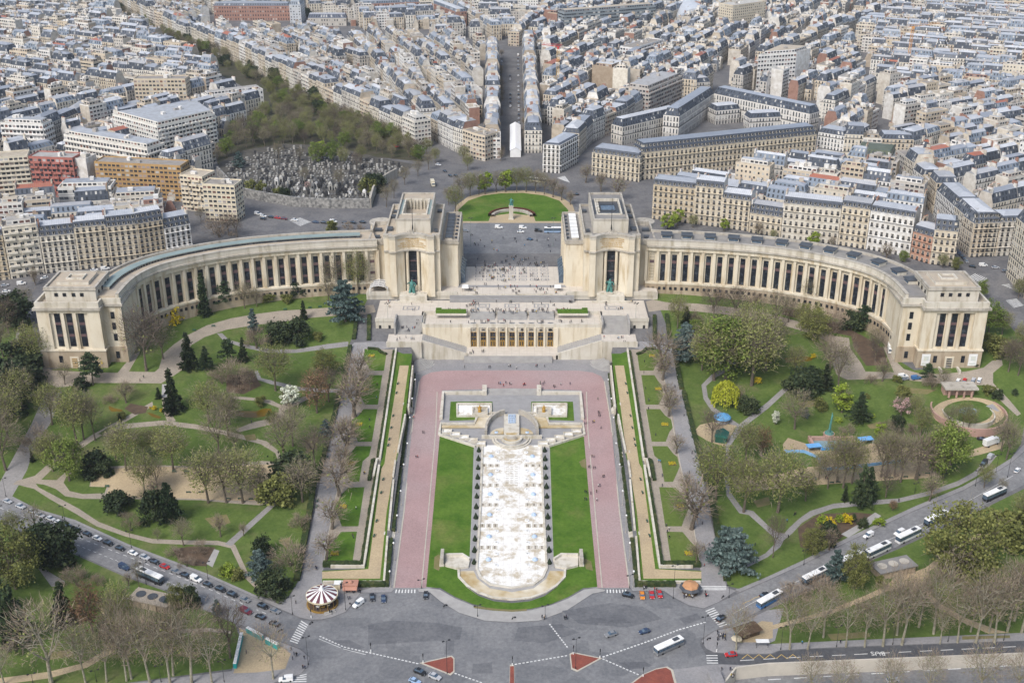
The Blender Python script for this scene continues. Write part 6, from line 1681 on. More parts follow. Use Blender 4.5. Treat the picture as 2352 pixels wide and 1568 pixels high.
ML=dict(bare=L_('brown_twigs',[(0.2,(0.12,0.10,0.072)),(0.5,(0.2,0.17,0.12)),(0.85,(0.29,0.245,0.185))]),barep=L_('pinkish_twigs',[(0.2,(0.14,0.11,0.082)),(0.5,(0.22,0.175,0.13)),(0.85,(0.31,0.25,0.19))]),bared=L_('dark_twigs',[(0.2,(0.06,0.048,0.04)),(0.5,(0.11,0.085,0.07)),(0.85,(0.17,0.135,0.11))]),bud=L_('olive_buds',[(0.2,(0.085,0.10,0.026)),(0.5,(0.165,0.18,0.052)),(0.85,(0.26,0.27,0.10))]),green=L_('spring_leaves',[(0.2,(0.06,0.10,0.016)),(0.5,(0.12,0.17,0.03)),(0.85,(0.2,0.245,0.06))]),lime=L_('lime_leaves',[(0.2,(0.10,0.16,0.015)),(0.5,(0.2,0.27,0.03)),(0.85,(0.3,0.36,0.06))]),yew=L_('dark_evergreen_leaves',[(0.2,(0.012,0.022,0.011)),(0.5,(0.03,0.046,0.021)),(0.85,(0.07,0.086,0.036))]),pine=L_('pine_needles',[(0.2,(0.014,0.03,0.016)),(0.5,(0.036,0.06,0.028)),(0.85,(0.08,0.105,0.045))]),cedar=L_('blue_cedar_needles',[(0.2,(0.035,0.062,0.058)),(0.5,(0.085,0.125,0.118)),(0.85,(0.16,0.21,0.2))]),willow=L_('yellow_willow_leaves',[(0.2,(0.22,0.25,0.02)),(0.5,(0.36,0.385,0.035)),(0.85,(0.48,0.48,0.07))]),white=L_('white_blossom',[(0.2,(0.22,0.27,0.14)),(0.5,(0.5,0.53,0.42)),(0.85,(0.72,0.73,0.66))]),pink=L_('pink_blossom',[(0.2,(0.35,0.2,0.19)),(0.5,(0.55,0.38,0.37)),(0.85,(0.7,0.55,0.53))]),brown=L_('russet_twigs',[(0.2,(0.09,0.05,0.03)),(0.5,(0.16,0.095,0.055)),(0.85,(0.24,0.155,0.09))]),yellow=L_('forsythia_flowers',[(0.2,(0.3,0.24,0.01)),(0.5,(0.55,0.42,0.015)),(0.85,(0.65,0.5,0.04))]),olive=L_('olive_green_leaves',[(0.2,(0.075,0.085,0.024)),(0.5,(0.14,0.15,0.042)),(0.85,(0.22,0.225,0.075))]))
def leaf(mb,p,s,rr,mi,up=0.3,stretch=1.0,d=None):
 if d is None:d=Vector((rr.gauss(0,1),rr.gauss(0,1),rr.gauss(0,1)+up))
 d=d.normalized();a=d.orthogonal().normalized();b=d.cross(a)
 t=rr.uniform(0,2*pi);e1=(a*cos(t)+b*sin(t))*s*.5;e2=d*s*.5*stretch
 mb.face([p-e1-e2,p+e1-e2,p+e1+e2,p-e1+e2],mi)
def blade(mb,p,d,l,w,rr,mi):
 d=d.normalized();a=d.orthogonal().normalized();b=d.cross(a);t=rr.uniform(0,2*pi)
 e=(a*cos(t)+b*sin(t))*w*.5
 mb.face([p-e,p+e,p+e*.4+d*l,p-e*.4+d*l],mi)
def deciduous(seed,leafk,twigk,nleaf,ls,ntwig,wf=1.0,H=15.0,low=0.3,bark=None,clump=0):
 rr=random.Random(seed);T,C=MB(),MB()
 cz,rx,rz=H*(low+1)/2,H*0.31*wf,H*(1-low)*0.52
 bend=Vector((rr.uniform(-.5,.5),rr.uniform(-.5,.5),0))
 top=Vector((0,0,H*(low+.12)))+bend
 T.tube([(0,0,-.3),Vector((0,0,H*.15))+bend*.3,top],[0.36,0.27,0.2],7)
 tips=[]
 nl=rr.randint(5,7)
 for i in range(nl):
  a=2*pi*i/nl+rr.uniform(-.35,.35);el=rr.uniform(0.1,1.15)
  e=Vector((rx*.72*cos(a)*cos(el*.9),rx*.72*sin(a)*cos(el*.9),cz+rz*.62*sin(el)))
  st=Vector((0,0,H*(low+rr.uniform(-.04,.12))))+bend*.8
  m=st.lerp(e,.5)+Vector((rr.uniform(-.4,.4),rr.uniform(-.4,.4),-.3))
  T.tube([st,m,e],[.17,.12,.06],5)
  for _ in range(6):
   s=m.lerp(e,rr.uniform(0,1));f=Vector((rr.gauss(0,1),rr.gauss(0,1),rr.gauss(.4,.8))).normalized()
   q=s+f*rr.uniform(.14,.26)*H*.8
   T.tube([s,s.lerp(q,.5)+Vector((0,0,.2)),q],[.075,.055,.03],4);tips.append(q)
   for _ in range(2):
    q2=q+Vector((rr.gauss(0,1),rr.gauss(0,1),rr.gauss(.5,.8))).normalized()*rr.uniform(.07,.14)*H
    T.tube([q,q2],[.035,.018],3);tips.append(q2)
 def pt():
  while True:
   v=Vector((rr.uniform(-1,1),rr.uniform(-1,1),rr.uniform(-1,1)))
   if .35<v.length<1:break
  k=1+.14*sin(5*math.atan2(v.y,v.x)+seed)+.1*sin(7*v.z+seed)
  return Vector((v.x*rx*k,v.y*rx*k,cz+v.z*rz*k)),v
 for _ in range(ntwig):
  if rr.random()<.5 and tips:p=rr.choice(tips)+Vector((rr.gauss(0,.6),rr.gauss(0,.6),rr.gauss(0,.6)));v=Vector((p.x/rx,p.y/rx,(p.z-cz)/rz))
  else:p,v=pt()
  d=v.normalized()+Vector((rr.gauss(0,.5),rr.gauss(0,.5),.6+rr.gauss(0,.4)))
  blade(C,p,d,rr.uniform(.6,1.6),rr.uniform(.05,.085),rr,0)
 if nleaf:
  cl=[]
  for _ in range(clump or 1):cl.append(pt()[0])
  for _ in range(nleaf):
   if clump:p=rr.choice(cl)+Vector((rr.gauss(0,1),rr.gauss(0,1),rr.gauss(0,.75)))*H*.052
   else:p=pt()[0]
   leaf(C,p,ls*rr.uniform(.6,1.3),rr,1)
 return T.mesh('trunk',[bark or M_BARK]),C.mesh('crown',[ML[twigk],ML[leafk]])
def conifer(seed,k,H=15.0,w=0.2,n=2600,droop=.35,base=.08,layers=16,ls=.55,power=1.0):
 rr=random.Random(seed);T,C=MB(),MB()
 T.tube([(0,0,-.3),(0,0,H*.5),(0,0,H*.97)],[.33,.2,.04],6)
 br=[]
 for L in range(layers):
  t=base+(1-base)*L/layers;r=H*w*(1-t)**power*rr.uniform(.8,1.15)+.15
  for j in range(7):
   a=rr.uniform(0,2*pi);br.append((t,a,r*rr.uniform(.7,1.15)))
 for t,a,r in br:
  if r>.8:T.tube([(0,0,H*t),(r*.8*cos(a),r*.8*sin(a),H*t-r*droop*.5)],[.07,.02],3)
 for _ in range(n):
  t,a,r=rr.choices(br,[b[2]**1.2 for b in br])[0]if False else br[rr.randrange(len(br))]if rr.random()<.25 else max(rr.sample(br,3),key=lambda b:b[2])
  u=rr.random()**.6
  p=Vector((r*u*cos(a)+rr.gauss(0,.28),r*u*sin(a)+rr.gauss(0,.28),H*t-r*u*droop+rr.gauss(0,.22)))
  leaf(C,p,ls*rr.uniform(.5,1.2),rr,0,d=Vector((cos(a)*.5+rr.gauss(0,.3),sin(a)*.5+rr.gauss(0,.3),1 if droop<.3 else .7)),stretch=1.0)
 return T.mesh('trunk',[M_BARK]),C.mesh('crown',[ML[k]])
def cedar(seed,k,H=15.0,w=.34,n=3600):
 rr=random.Random(seed);T,C=MB(),MB()
 T.tube([(0,0,-.3),(.2,0,H*.5),(0,0,H*.95)],[.45,.28,.06],7)
 pads=[]
 for L in range(34):
  t=.1+.86*L/34;a=L*2.4+rr.uniform(-.4,.4);R_=H*w*(1-t**1.6)*rr.uniform(.75,1.1)+.6
  e=Vector((R_*cos(a),R_*sin(a),H*t+R_*.06));T.tube([(0,0,H*t-.4),e*.5+Vector((0,0,H*t*.5)),e],[.12,.08,.03],4)
  for q in range(4):pads.append((Vector((0,0,H*t)).lerp(e,.4+.2*q),R_*.24+.35))
 for _ in range(n):
  c,r=rr.choice(pads);a=rr.uniform(0,2*pi);u=r*math.sqrt(rr.random())
  leaf(C,c+Vector((u*cos(a),u*sin(a),rr.gauss(0,.16)-u*.1)),rr.uniform(.3,.75),rr,0,d=Vector((rr.gauss(0,.35),rr.gauss(0,.35),1)))
 return T.mesh('trunk',[M_BARK]),C.mesh('crown',[ML[k]])
def pine(seed,k,H=15.0,n=2400,w=.3):
 rr=random.Random(seed);T,C=MB(),MB()
 T.tube([(0,0,-.3),(.3,.1,H*.45),(0,0,H*.93)],[.32,.22,.06],6)
 pads=[]
 for L in range(26):
  t=.32+.66*L/26;a=L*2.4;R_=H*w*(1-((t-.32)/.7)**1.5)*rr.uniform(.6,1.1)+.5
  e=Vector((R_*cos(a),R_*sin(a),H*t+rr.uniform(-.3,.6)));T.tube([(.1,0,H*t-.6),e],[.1,.03],4)
  for q in range(3):pads.append((Vector((0,0,H*t)).lerp(e,.5+.25*q),rr.uniform(.6,1.3)))
 for _ in range(n):
  c,r=rr.choice(pads);leaf(C,c+Vector((rr.gauss(0,1),rr.gauss(0,1),rr.gauss(0,.5)))*r*.55,rr.uniform(.3,.7),rr,0)
 return T.mesh('trunk',[M_BARK]),C.mesh('crown',[ML[k]])
def bush(seed,k,H=5.0,w=.62,n=2200,ls=.42,twig=None):
 rr=random.Random(seed);T,C=MB(),MB()
 for j in range(5):T.tube([(rr.uniform(-.3,.3),rr.uniform(-.3,.3),-.2),(rr.uniform(-1,1),rr.uniform(-1,1),H*.6)],[.09,.04],4)
 cl=[]
 for _ in range(26):
  a=rr.uniform(0,2*pi);z=rr.uniform(.1,.92);r=H*w*math.sqrt(max(0,1-(2*z-.75)**2/1.6))*rr.uniform(.35,.95)
  cl.append(Vector((r*cos(a),r*sin(a),z*H)))
 for _ in range(n):
  p=rr.choice(cl)+Vector((rr.gauss(0,1),rr.gauss(0,1),rr.gauss(0,.8)))*H*.095
  if p.z<.05:p.z=.05+rr.random()*.3
  if twig:blade(C,p,Vector((p.x,p.y,H*.5))+Vector((rr.gauss(0,1),rr.gauss(0,1),rr.gauss(0,1))),rr.uniform(.3,.9),.06,rr,0)
  else:leaf(C,p,ls*rr.uniform(.5,1.2),rr,0)
 return T.mesh('stem',[M_BARK]),C.mesh('foliage',[ML[k]])
def willow(seed,k,H=10.0,n=3600):
 rr=random.Random(seed);T,C=MB(),MB()
 T.tube([(0,0,-.3),(0,0,H*.35),(.3,0,H*.6)],[.4,.3,.15],7)
 for _ in range(n//12):
  a=rr.uniform(0,2*pi);r=H*.5*math.sqrt(rr.random());zt=H*(.98-.42*(r/(H*.5))**2)+rr.gauss(0,.2);l=rr.uniform(.25,.6)*H*(r/(H*.5)+.25)
  for j in range(12):
   t=j/12;leaf(C,Vector((r*cos(a)*(1+.08*t)+rr.gauss(0,.1),r*sin(a)*(1+.08*t)+rr.gauss(0,.1),max(.3,zt-l*t))),rr.uniform(.2,.42),rr,0,d=Vector((rr.gauss(0,.2),rr.gauss(0,.2),1)),stretch=1.8)
 for j in range(7):a=j*.9;T.tube([(.2,0,H*.5),(H*.25*cos(a),H*.25*sin(a),H*.85),(H*.42*cos(a),H*.42*sin(a),H*.7)],[.14,.08,.03],4)
 return T.mesh('trunk',[M_BARK]),C.mesh('crown',[ML[k]])
KINDS={}
def kind(k,maker,n,H,words,cat='tree',name='tree'):KINDS[k]=([maker(s)for s in range(n)],H,words,cat,name)
kind('bare',lambda s:deciduous(s+1,'bud','bare',420,.2,1500,1.0),4,15,'bare brown tree',name='bare_tree')
kind('plane',lambda s:deciduous(s+21,'bud','barep',260,.2,1250,1.05,low=.34,bark=M_BARKP),4,15,'bare plane tree',name='plane_tree')
kind('small',lambda s:deciduous(s+41,'bud','barep',60,.25,620,.95,H=8,low=.28),3,8,'small leafless tree',name='bare_tree')
kind('dark',lambda s:deciduous(s+61,'bud','bared',60,.3,1900,1.05),3,15,'dark leafless tree',name='bare_tree')
kind('bud',lambda s:deciduous(s+81,'bud','bare',3000,.22,1000,1.05),5,15,'budding olive green tree',name='budding_tree')
kind('green',lambda s:deciduous(s+101,'green','bare',4600,.34,500,1.15,low=.22,clump=60),4,15,'leafy green tree',name='leafy_tree')
kind('olive',lambda s:deciduous(s+121,'olive','bare',7000,.3,500,1.3,low=.14,clump=90),3,15,'broad olive green tree',name='leafy_tree')
kind('lime',lambda s:deciduous(s+141,'lime','bare',2200,.45,300,1.1,H=10,low=.2,clump=30),2,10,'yellow green young tree',name='leafy_tree')
kind('white',lambda s:deciduous(s+151,'white','bare',2400,.4,200,1.2,H=8,low=.15,clump=26),1,8,'white blossoming tree',name='blossom_tree')
kind('pink',lambda s:deciduous(s+161,'pink','bare',700,.28,500,1.35,H=8,low=.3,clump=26),1,8,'pink blossoming tree',name='blossom_tree')
kind('brown',lambda s:deciduous(s+171,'brown','brown',900,.36,1400,.9,low=.2),2,15,'russet brown tree',name='bare_tree')
kind('yew',lambda s:bush(s+181,'yew',6.0,.52,3200,.42),4,6,'dark rounded evergreen',name='evergreen_tree')
kind('bushd',lambda s:bush(s+191,'olive',5.0,.6,2200,.36),3,5,'olive green shrub','shrub','shrub')
kind('bushb',lambda s:bush(s+201,'barep',5.0,.6,1500,.4,True),3,5,'leafless grey brown shrub','shrub','shrub')
kind('bushy',lambda s:bush(s+211,'yellow',3.0,.55,700,.26),2,3,'yellow flowering shrub','shrub','shrub')
kind('bushl',lambda s:bush(s+216,'lime',3.0,.6,900,.28),2,3,'bright green shrub','shrub','shrub')
kind('con',lambda s:conifer(s+221,'yew',w=.2),3,15,'dark conifer',name='conifer')
kind('spruce',lambda s:conifer(s+231,'pine',w=.15,droop=.5,n=2800),2,15,'narrow green spire conifer',name='conifer')
kind('pinec',lambda s:conifer(s+241,'pine',w=.34,droop=.1,base=.14,n=3000,power=.8),3,15,'broad green conifer',name='conifer')
kind('pine',lambda s:pine(s+251,'pine'),3,15,'dark green pine',name='pine_tree')
kind('cedar',lambda s:cedar(s+261,'cedar'),3,15,'blue grey cedar',name='cedar_tree')
kind('willow',lambda s:willow(s+271,'willow'),1,11.5,'bright yellow green weeping willow',name='willow_tree')
kind('poplar',lambda s:deciduous(s+281,'bud','barep',100,.3,1500,.42,low=.1),1,15,'narrow leafless poplar',name='bare_tree')
TREES=[]
def T(place,*rows):
 for r in rows:TREES.append((r[0],r[1],r[2],r[3],r[4]if len(r)>4 else 1.0,place))
T('in the garden of the sand playground',(82,842,752,'bud',1.2),(120,975,884,'bud'),(178,1022,900,'bud',.9),(193,1010,905,'bare',.8),(219,1012,912,'bare',.7),(149,883,836,'bare',1.2),(214,884,812,'pine'),(190,892,868,'yew',1.2),(336,851,716,'dark',1.0),(375,824,742,'bare'),(398,945,848,'con',1.1),(435,845,765,'con',1.3),(474,850,796,'pinec'),(480,970,884,'bud',1.15),(528,975,905,'bud'),(290,1079,980,'bud'),(268,1058,986,'bare'),(330,1050,988,'bud'),(362,1045,984,'bud'),(398,1079,982,'bud',1.1),(160,1104,1010,'green'),(122,1082,1000,'bud',1.1),(100,1066,1010,'bud'),(217,1086,1044,'yew',1.3),(240,1090,1060,'yew'),(333,1134,1044,'bud',.9),(363,1127,1058,'bare'),(479,1154,1040,'bud',1.1),(520,1154,1046,'bare',1.0),(558,1154,1034,'bud',1.1),(392,1202,1108,'pinec',.9),(360,1196,1130,'yew',.8),(272,1168,1132,'yew',1.4),(335,1165,1120,'bare',.9),(502,1042,955,'bare',1.1),(525,1002,905,'bare'),(542,1035,985,'bare'),(633,897,797,'bud',1.1),(750,860,808,'olive',1.1),(665,932,890,'white',1.3),(755,922,850,'dark',1.1),(728,948,858,'brown',1.1),(673,1024,935,'bare',1.1),(653,1054,962,'bare',1.2),(723,1069,985,'dark',1.1),(668,1112,1050,'yew',1.3),(690,1100,1062,'yew'),(695,1152,1064,'bare',1.2),(634,1156,1094,'bushd',1.0),(750,1004,962,'cedar',.9),(593,1154,1084,'bare'),(600,1110,1070,'bare'),(560,830,775,'con'),(525,835,780,'pine'),(590,800,755,'bushb'),(540,885,838,'bushb',1.2),(575,895,850,'dark'),(510,880,845,'bushb',1.3),(600,930,910,'bushd'),(255,925,908,'bushb',1.4),(640,786,742,'yew',1.1),(683,784,738,'yew',1.1),(731,780,762,'bushd',1.0),(698,733,690,'con',1.0),(470,724,628,'spruce',1.0),(515,706,647,'pine',1.1),(397,741,708,'yellow'),(562,708,652,'bare'),(590,704,662,'bare',1.1),(583,766,708,'cedar',.55),(684,678,648,'yew',1.2),(755,697,640,'bare'),(768,675,585,'bare',.8),(823,676,580,'bud',.8),(793,738,644,'cedar',1.05),(620,690,672,'bushd',1.5),(660,692,676,'bushd',1.5),(355,742,705,'bushb',1.4),(330,780,745,'bare',1.2),(693,1209,1178,'bushb',1.2),(670,1298,1256,'bushb',1.5),(598,1328,1262,'cedar',1.0),(633,1363,1314,'yew',1.2),(605,1275,1236,'yew',.9),(507,1232,1184,'small',.8),(422,1253,1198,'bare',1.2),(362,1240,1215,'bare',1.0),(300,1215,1180,'bushb',.9),(560,1230,1205,'small'),(400,1275,1258,'bushb',1.5),(430,1300,1280,'bushb',1.4),(525,1320,1296,'bushl',1.0),(510,1325,1302,'green',.6),(545,1330,1308,'bushd'),(460,1265,1245,'bushb',1.3),(360,1145,1100,'small'),(225,833,815,'yellow'),(232,838,818,'bushy'),(345,938,934,'bushy'),(372,946,938,'bushy'),(355,941,932,'bushy'),(280,960,945,'bushd'),(365,915,890,'spruce',1.8),(276,968,948,'con',1.0),(290,925,880,'small',1.0),(300,905,885,'bare',1.2),(625,965,945,'bushd'),(735,860,838,'bushb'))
T('on the wooded left edge of the gardens',(12,905,830,'yew',1.4),(45,955,852,'bud',1.0),(20,1012,900,'bud'),(14,1080,955,'bare'),(62,905,845,'bud'),(20,765,690,'dark'),(60,725,662,'bare'),(35,745,682,'yew',1.2),(8,820,740,'bare',1.1),(40,850,790,'yew',1.3),(-10,950,860,'yew',1.2),(70,870,815,'yew',1.2),(30,900,860,'green'),(82,655,612,'poplar',1.0),(-15,700,640,'dark'),(-20,1050,950,'bud'),(75,1060,1030,'con',.9),(80,1030,985,'bushb',1.2),(55,880,850,'green',.9))
for x,y,t in[(829,876,815),(814,956,868),(800,1021,963),(794,1045,972),(781,1139,1058),(764,1214,1150),(750,1284,1228),(823,915,845),(790,1085,1030)]:T('in the flower lawn row on the carousel side',(x,y,t,'small',1.25))
for x,y,t in[(1516,851,772),(1531,930,885),(1536,956,903),(1553,1041,1003),(1588,1214,1115),(1522,872,815),(1575,1130,1090),(1600,1290,1248)]:T('in the flower lawn row on the supercars side',(x,y,t,'small',1.2))
T('on the lawn below the road of parked cars',(37,1352,1218,'olive',.95),(40,1482,1348,'pinec',.85),(97,1285,1212,'yew',1.0),(140,1293,1218,'yew',1.0),(150,1430,1338,'con',1.35),(213,1452,1354,'brown',1.1),(283,1474,1348,'bud',.7),(410,1397,1344,'olive',.85),(438,1392,1350,'yew',.8),(500,1412,1376,'cedar',.7),(385,1400,1372,'cedar',.8),(529,1510,1396,'dark',.9),(320,1347,1286,'bare',.6),(33,1238,1178,'bud',.9),(82,1218,1165,'bare',1.1),(224,1345,1320,'bushb'),(250,1470,1428,'yew',.7),(180,1345,1310,'bushb',1.4),(295,1345,1318,'small'),(-10,1420,1330,'pine'))
T('in the quay row left of the square',(118,1568,1404,'plane',1.15),(197,1568,1444,'plane',.8),(245,1565,1452,'plane',.8),(291,1563,1438,'plane',.75),(302,1558,1420,'plane',.8),(345,1568,1424,'plane',.85),(391,1568,1418,'plane',.8),(398,1550,1406,'plane',.75),(440,1568,1396,'plane',.8),(487,1568,1438,'plane',.8),(10,1570,1490,'plane',1.1),(628,1558,1446,'plane',.9),(275,1500,1380,'plane',.7),(330,1490,1390,'plane',.75))
T('along the promenade of the skylight wing',(1638,732,668,'dark',1.3),(1690,735,662,'dark',1.2),(1556,753,682,'bud',.9),(1576,743,704,'con',1.4),(1571,802,740,'cedar',1.0),(1575,832,745,'cedar',.9),(1640,873,745,'bud',1.2),(1667,868,735,'green',1.2),(1691,848,728,'bud',1.1),(1726,885,742,'bud',1.2),(1745,840,720,'bud',1.2),(1720,800,700,'bud',1.1),(1760,850,752,'bud',1.1),(1612,850,770,'bud'),(1600,800,742,'green',1.0),(1781,744,676,'bare',1.2),(1859,708,640,'bare',1.0),(1810,740,685,'bare',1.1),(1840,760,700,'bud',1.0),(1866,782,708,'olive',1.0),(1895,760,715,'bushb',1.4),(1790,775,730,'bared2'),(1939,716,672,'pine',1.2),(1956,714,690,'pine'),(1981,756,704,'pine',1.1),(1956,757,718,'yew',1.1),(2005,800,752,'bare',1.1),(1925,895,788,'bare',.9),(1905,850,780,'small',1.2),(2026,875,828,'small'),(2010,830,775,'dark',1.0),(1770,690,668,'bushd'),(1830,700,678,'bushl'),(1845,712,686,'con',.9),(1735,700,670,'bushb'),(1650,680,672,'bushd',1.5),(1600,745,715,'bushb'))
T('in the garden between kiosk and round pool',(1666,928,870,'willow',1.05),(1718,945,915,'yew',1.3),(1700,930,895,'bushb',1.3),(1635,1015,946,'dark',1.1),(1713,1057,975,'bud',1.1),(1748,1047,985,'brown',1.1),(1643,1148,1028,'bud',1.15),(1708,1175,1058,'bud',1.1),(1786,1176,1040,'bud',1.1),(1825,985,904,'bare',1.2),(1825,862,798,'bud',1.0),(1894,896,836,'con',1.5),(1839,902,855,'yew',1.5),(1860,890,850,'yew',1.2),(1875,905,865,'pinec',1.3),(1933,947,894,'lime',1.1),(1973,970,902,'pinec',1.1),(2069,955,917,'pink',1.3),(2073,913,890,'bushd',1.1),(2100,955,908,'bud',.9),(2114,1000,938,'bud',1.0),(2061,976,955,'yew',1.2),(2061,991,974,'yew',1.1),(2021,1011,980,'lime',1.1),(2035,990,965,'bushb'),(2000,880,862,'bushb',1.3),(2060,878,862,'bushd'),(2129,876,838,'pine',1.2),(2164,887,848,'bare',1.2),(2140,890,860,'bushb'),(2179,984,932,'bare',.9),(2211,981,926,'bud',.9),(2224,986,938,'bud',.9),(2095,1000,975,'bushb'),(1880,940,915,'bushd'),(1850,960,935,'cedar',.8),(1925,970,958,'bushl'),(2005,958,950,'bushl',1.1),(1780,975,945,'white',.7),(1990,915,905,'bushd'),(2330,910,893,'pine',1.3),(2270,905,886,'bushd',1.2),(2290,915,896,'yew'),(1760,830,818,'bushy'),(1868,822,812,'bushy'),(1740,880,866,'bushy'),(1945,1000,975,'bushb'),(1720,1085,1060,'bushb'))
for x,y,t,k in[(1901,1122,1045,'bare'),(1923,1105,1003,'bud'),(1936,1120,1008,'bare'),(1956,1110,1013,'bud'),(2023,1095,1008,'bare'),(2036,1095,992,'bare'),(2055,1092,998,'bare'),(2068,1107,1012,'bare'),(2104,1100,1008,'small'),(2136,1097,1008,'bare'),(2153,1080,983,'bud'),(2166,1097,982,'green'),(2184,1077,988,'green'),(2134,1150,1093,'small'),(2300,1035,956,'bare'),(2311,1055,973,'bare'),(1880,1100,1040,'bud')]:T('in the playground with the blue fence',(x,y,t,k,.95))
T('on the slope above the coach road',(1976,1166,1070,'pinec',.8),(1994,1152,1074,'pinec',.8),(2034,1142,1082,'dark',1.1),(2050,1172,1150,'brown',1.3),(1940,1150,1115,'con',1.1),(1850,1150,1085,'bud'),(1866,1273,1214,'olive',.9),(1900,1245,1205,'yew',.9),(1905,1210,1190,'bushy',1.0),(1930,1196,1184,'bushl',1.3),(1945,1198,1182,'bushy',1.4),(1890,1200,1185,'bushl',1.3),(1981,1210,1192,'yew'),(2018,1206,1190,'bushl',1.2),(1960,1200,1180,'pine',.9),(1686,1313,1214,'cedar',1.05),(1660,1298,1210,'cedar',.95),(1775,1280,1190,'dark',.6),(1905,1262,1220,'small'))
T('on the lawn below the coach road',(2201,1338,1168,'olive',1.0),(2348,1215,1140,'bud',1.1),(2325,1240,1180,'bushd',1.5),(1916,1338,1262,'cedar',.75),(1964,1352,1264,'olive',.7),(1985,1325,1280,'dark',1.1),(1880,1360,1320,'bushb',1.5),(2150,1290,1250,'dark',1.0),(2260,1120,1070,'bud'),(2020,1345,1325,'bushd'),(2180,1330,1290,'bushb'),(2300,1130,1100,'bare'),(1820,1380,1345,'bushb',1.4))
for x,y,t in[(1814,1490,1368),(1855,1490,1384),(1891,1463,1345),(1943,1485,1378),(1986,1485,1374),(2028,1483,1338),(2060,1458,1328),(2071,1480,1332),(2144,1455,1306),(2159,1478,1398),(2199,1475,1358),(2229,1450,1348),(2241,1475,1328),(2271,1450,1328),(2284,1475,1338),(2314,1448,1306),(2346,1452,1296),(2110,1440,1320),(2330,1425,1300)]:T('in the quay row right of the square',(x,y,t,'plane',.8))
T('beside the snack stall corner',(1691,1492,1398,'plane',.9))
for k,(x,y,t)in enumerate([(1858,1600,1514),(1930,1610,1518),(2130,1600,1506),(2250,1610,1488),(2040,1606,1512),(2330,1600,1505)]):T('below the quay road at the lower edge',(x,y,t,'plane',.9))
for k,(x,y,t,q)in enumerate([(1046,488,430,'bud'),(1030,470,432,'bare'),(1060,456,402,'bare'),(1080,450,400,'bud'),(1100,447,396,'bare'),(1114,446,402,'lime'),(1140,442,396,'bare'),(1161,441,396,'lime'),(1187,441,388,'bud'),(1208,441,388,'bud'),(1230,443,396,'bare'),(1250,447,400,'bare'),(1270,453,412,'small'),(1290,460,425,'small'),(1310,470,440,'small')]):T('on the sand rim of the semicircular lawn',(x,y,t,q,1.0))
T('on the streets round the palace',(888,476,430,'bare'),(905,455,415,'bare'),(930,425,385,'bare'),(960,405,368,'bare'),(985,390,352,'bare'),(1075,392,355,'bud'),(1065,370,335,'bud',1.2),(1000,375,340,'bud'),(1240,432,392,'bare'),(1345,420,380,'small'),(1380,440,400,'small'),(1420,460,410,'small'),(525,540,492,'dark',1.2),(462,512,478,'bare'),(545,545,500,'dark'),(505,545,505,'bushb',1.4),(760,530,508,'bushd'),(800,530,512,'bushb'),(830,530,515,'bushb'),(1533,528,495,'lime',1.2),(1556,520,486,'lime',1.0),(1591,523,494,'bud',1.2),(1663,532,505,'lime'),(1740,545,512,'small'),(1775,555,528,'bud'),(1870,566,536,'lime',1.2),(1910,572,545,'small'),(2035,598,562,'small',1.2),(2074,602,576,'green',1.1),(2164,616,584,'bud',1.1),(2195,620,592,'olive'),(2271,769,698,'green',1.0),(2301,769,716,'bud',1.1),(2250,690,645,'green',.8),(2339,684,642,'bud',1.1),(2316,853,782,'dark',1.0),(2338,862,790,'dark',1.0),(2345,800,745,'bud'),(2300,815,775,'bushd',1.2),(2262,800,770,'bushd',1.3),(2240,840,825,'yew'))
for rep in[('yellow','bushy'),('bared2','dark')]:
 TREES[:]=[(a,b,c,rep[1]if k==rep[0]else k,w_,pl)for a,b,c,k,w_,pl in TREES]
rt=random.Random(31)
AV=[(985,362),(905,324),(795,276),(620,188),(430,100),(290,40),(190,-8)]
for i,(a,b)in enumerate(zip(AV,AV[1:])):
 n=[16,26,36,34,20,10][i]
 for k in range(n):
  t=(k+rt.random())/n;x,y=a[0]+(b[0]-a[0])*t,a[1]+(b[1]-a[1])*t
  dx=rt.uniform(-26,18)*(1.0,1.1,1.3,1.1,.8,.7)[i]
  x+=dx;y-=dx*.35
  h=[34,34,30,26,22,20][i]*rt.uniform(.8,1.2)
  T('along the tree lined avenue',(x,y,y-h,rt.choices(['bud','bare','green','olive','yew','dark'],[34,26,12,10,8,10])[0],1.15))
wood=[]
for k in range(700):
 x,y=rt.uniform(500,940),rt.uniform(240,375)
 if not poly_in([(505,372),(540,300),(600,262),(660,250),(760,285),(880,335),(945,376),(870,358),(760,338),(650,332),(560,346)],x,y):continue
 if any(abs(x-a)<13 and abs(y-b)<7 for a,b in wood):continue
 wood.append((x,y))
 T('in the wood behind the cemetery',(x,y,y-rt.uniform(30,48),rt.choices(['bud','bare','green','dark'],[30,42,16,12])[0],.95))
for x,y,t,k in[(728,374,328,'green'),(765,372,325,'green'),(740,365,330,'lime'),(858,440,402,'yew'),(845,445,410,'bushd'),(870,435,405,'yew'),(600,440,418,'bushd'),(640,450,430,'bushd'),(655,455,432,'yew'),(575,436,415,'bushd'),(700,420,385,'bare'),(780,430,392,'bare'),(707,434,418,'pink'),(820,390,352,'dark'),(790,380,340,'bud'),(830,372,335,'bud'),(550,385,348,'cedar'),(520,360,325,'bud'),(500,375,345,'bare'),(690,370,340,'bare'),(640,365,328,'bare')]:
 T('among the tombs of the cemetery',(x,y,t,k,1.0))
for k in range(26):
 x=rt.choice([1151,1207]);y=rt.uniform(130,350);
 if 290<y<365 and x<1190:y=rt.uniform(360,375)
 T('along the straight street',(x+rt.uniform(-2,2),y,y-14-y*.03,'small',1.0))
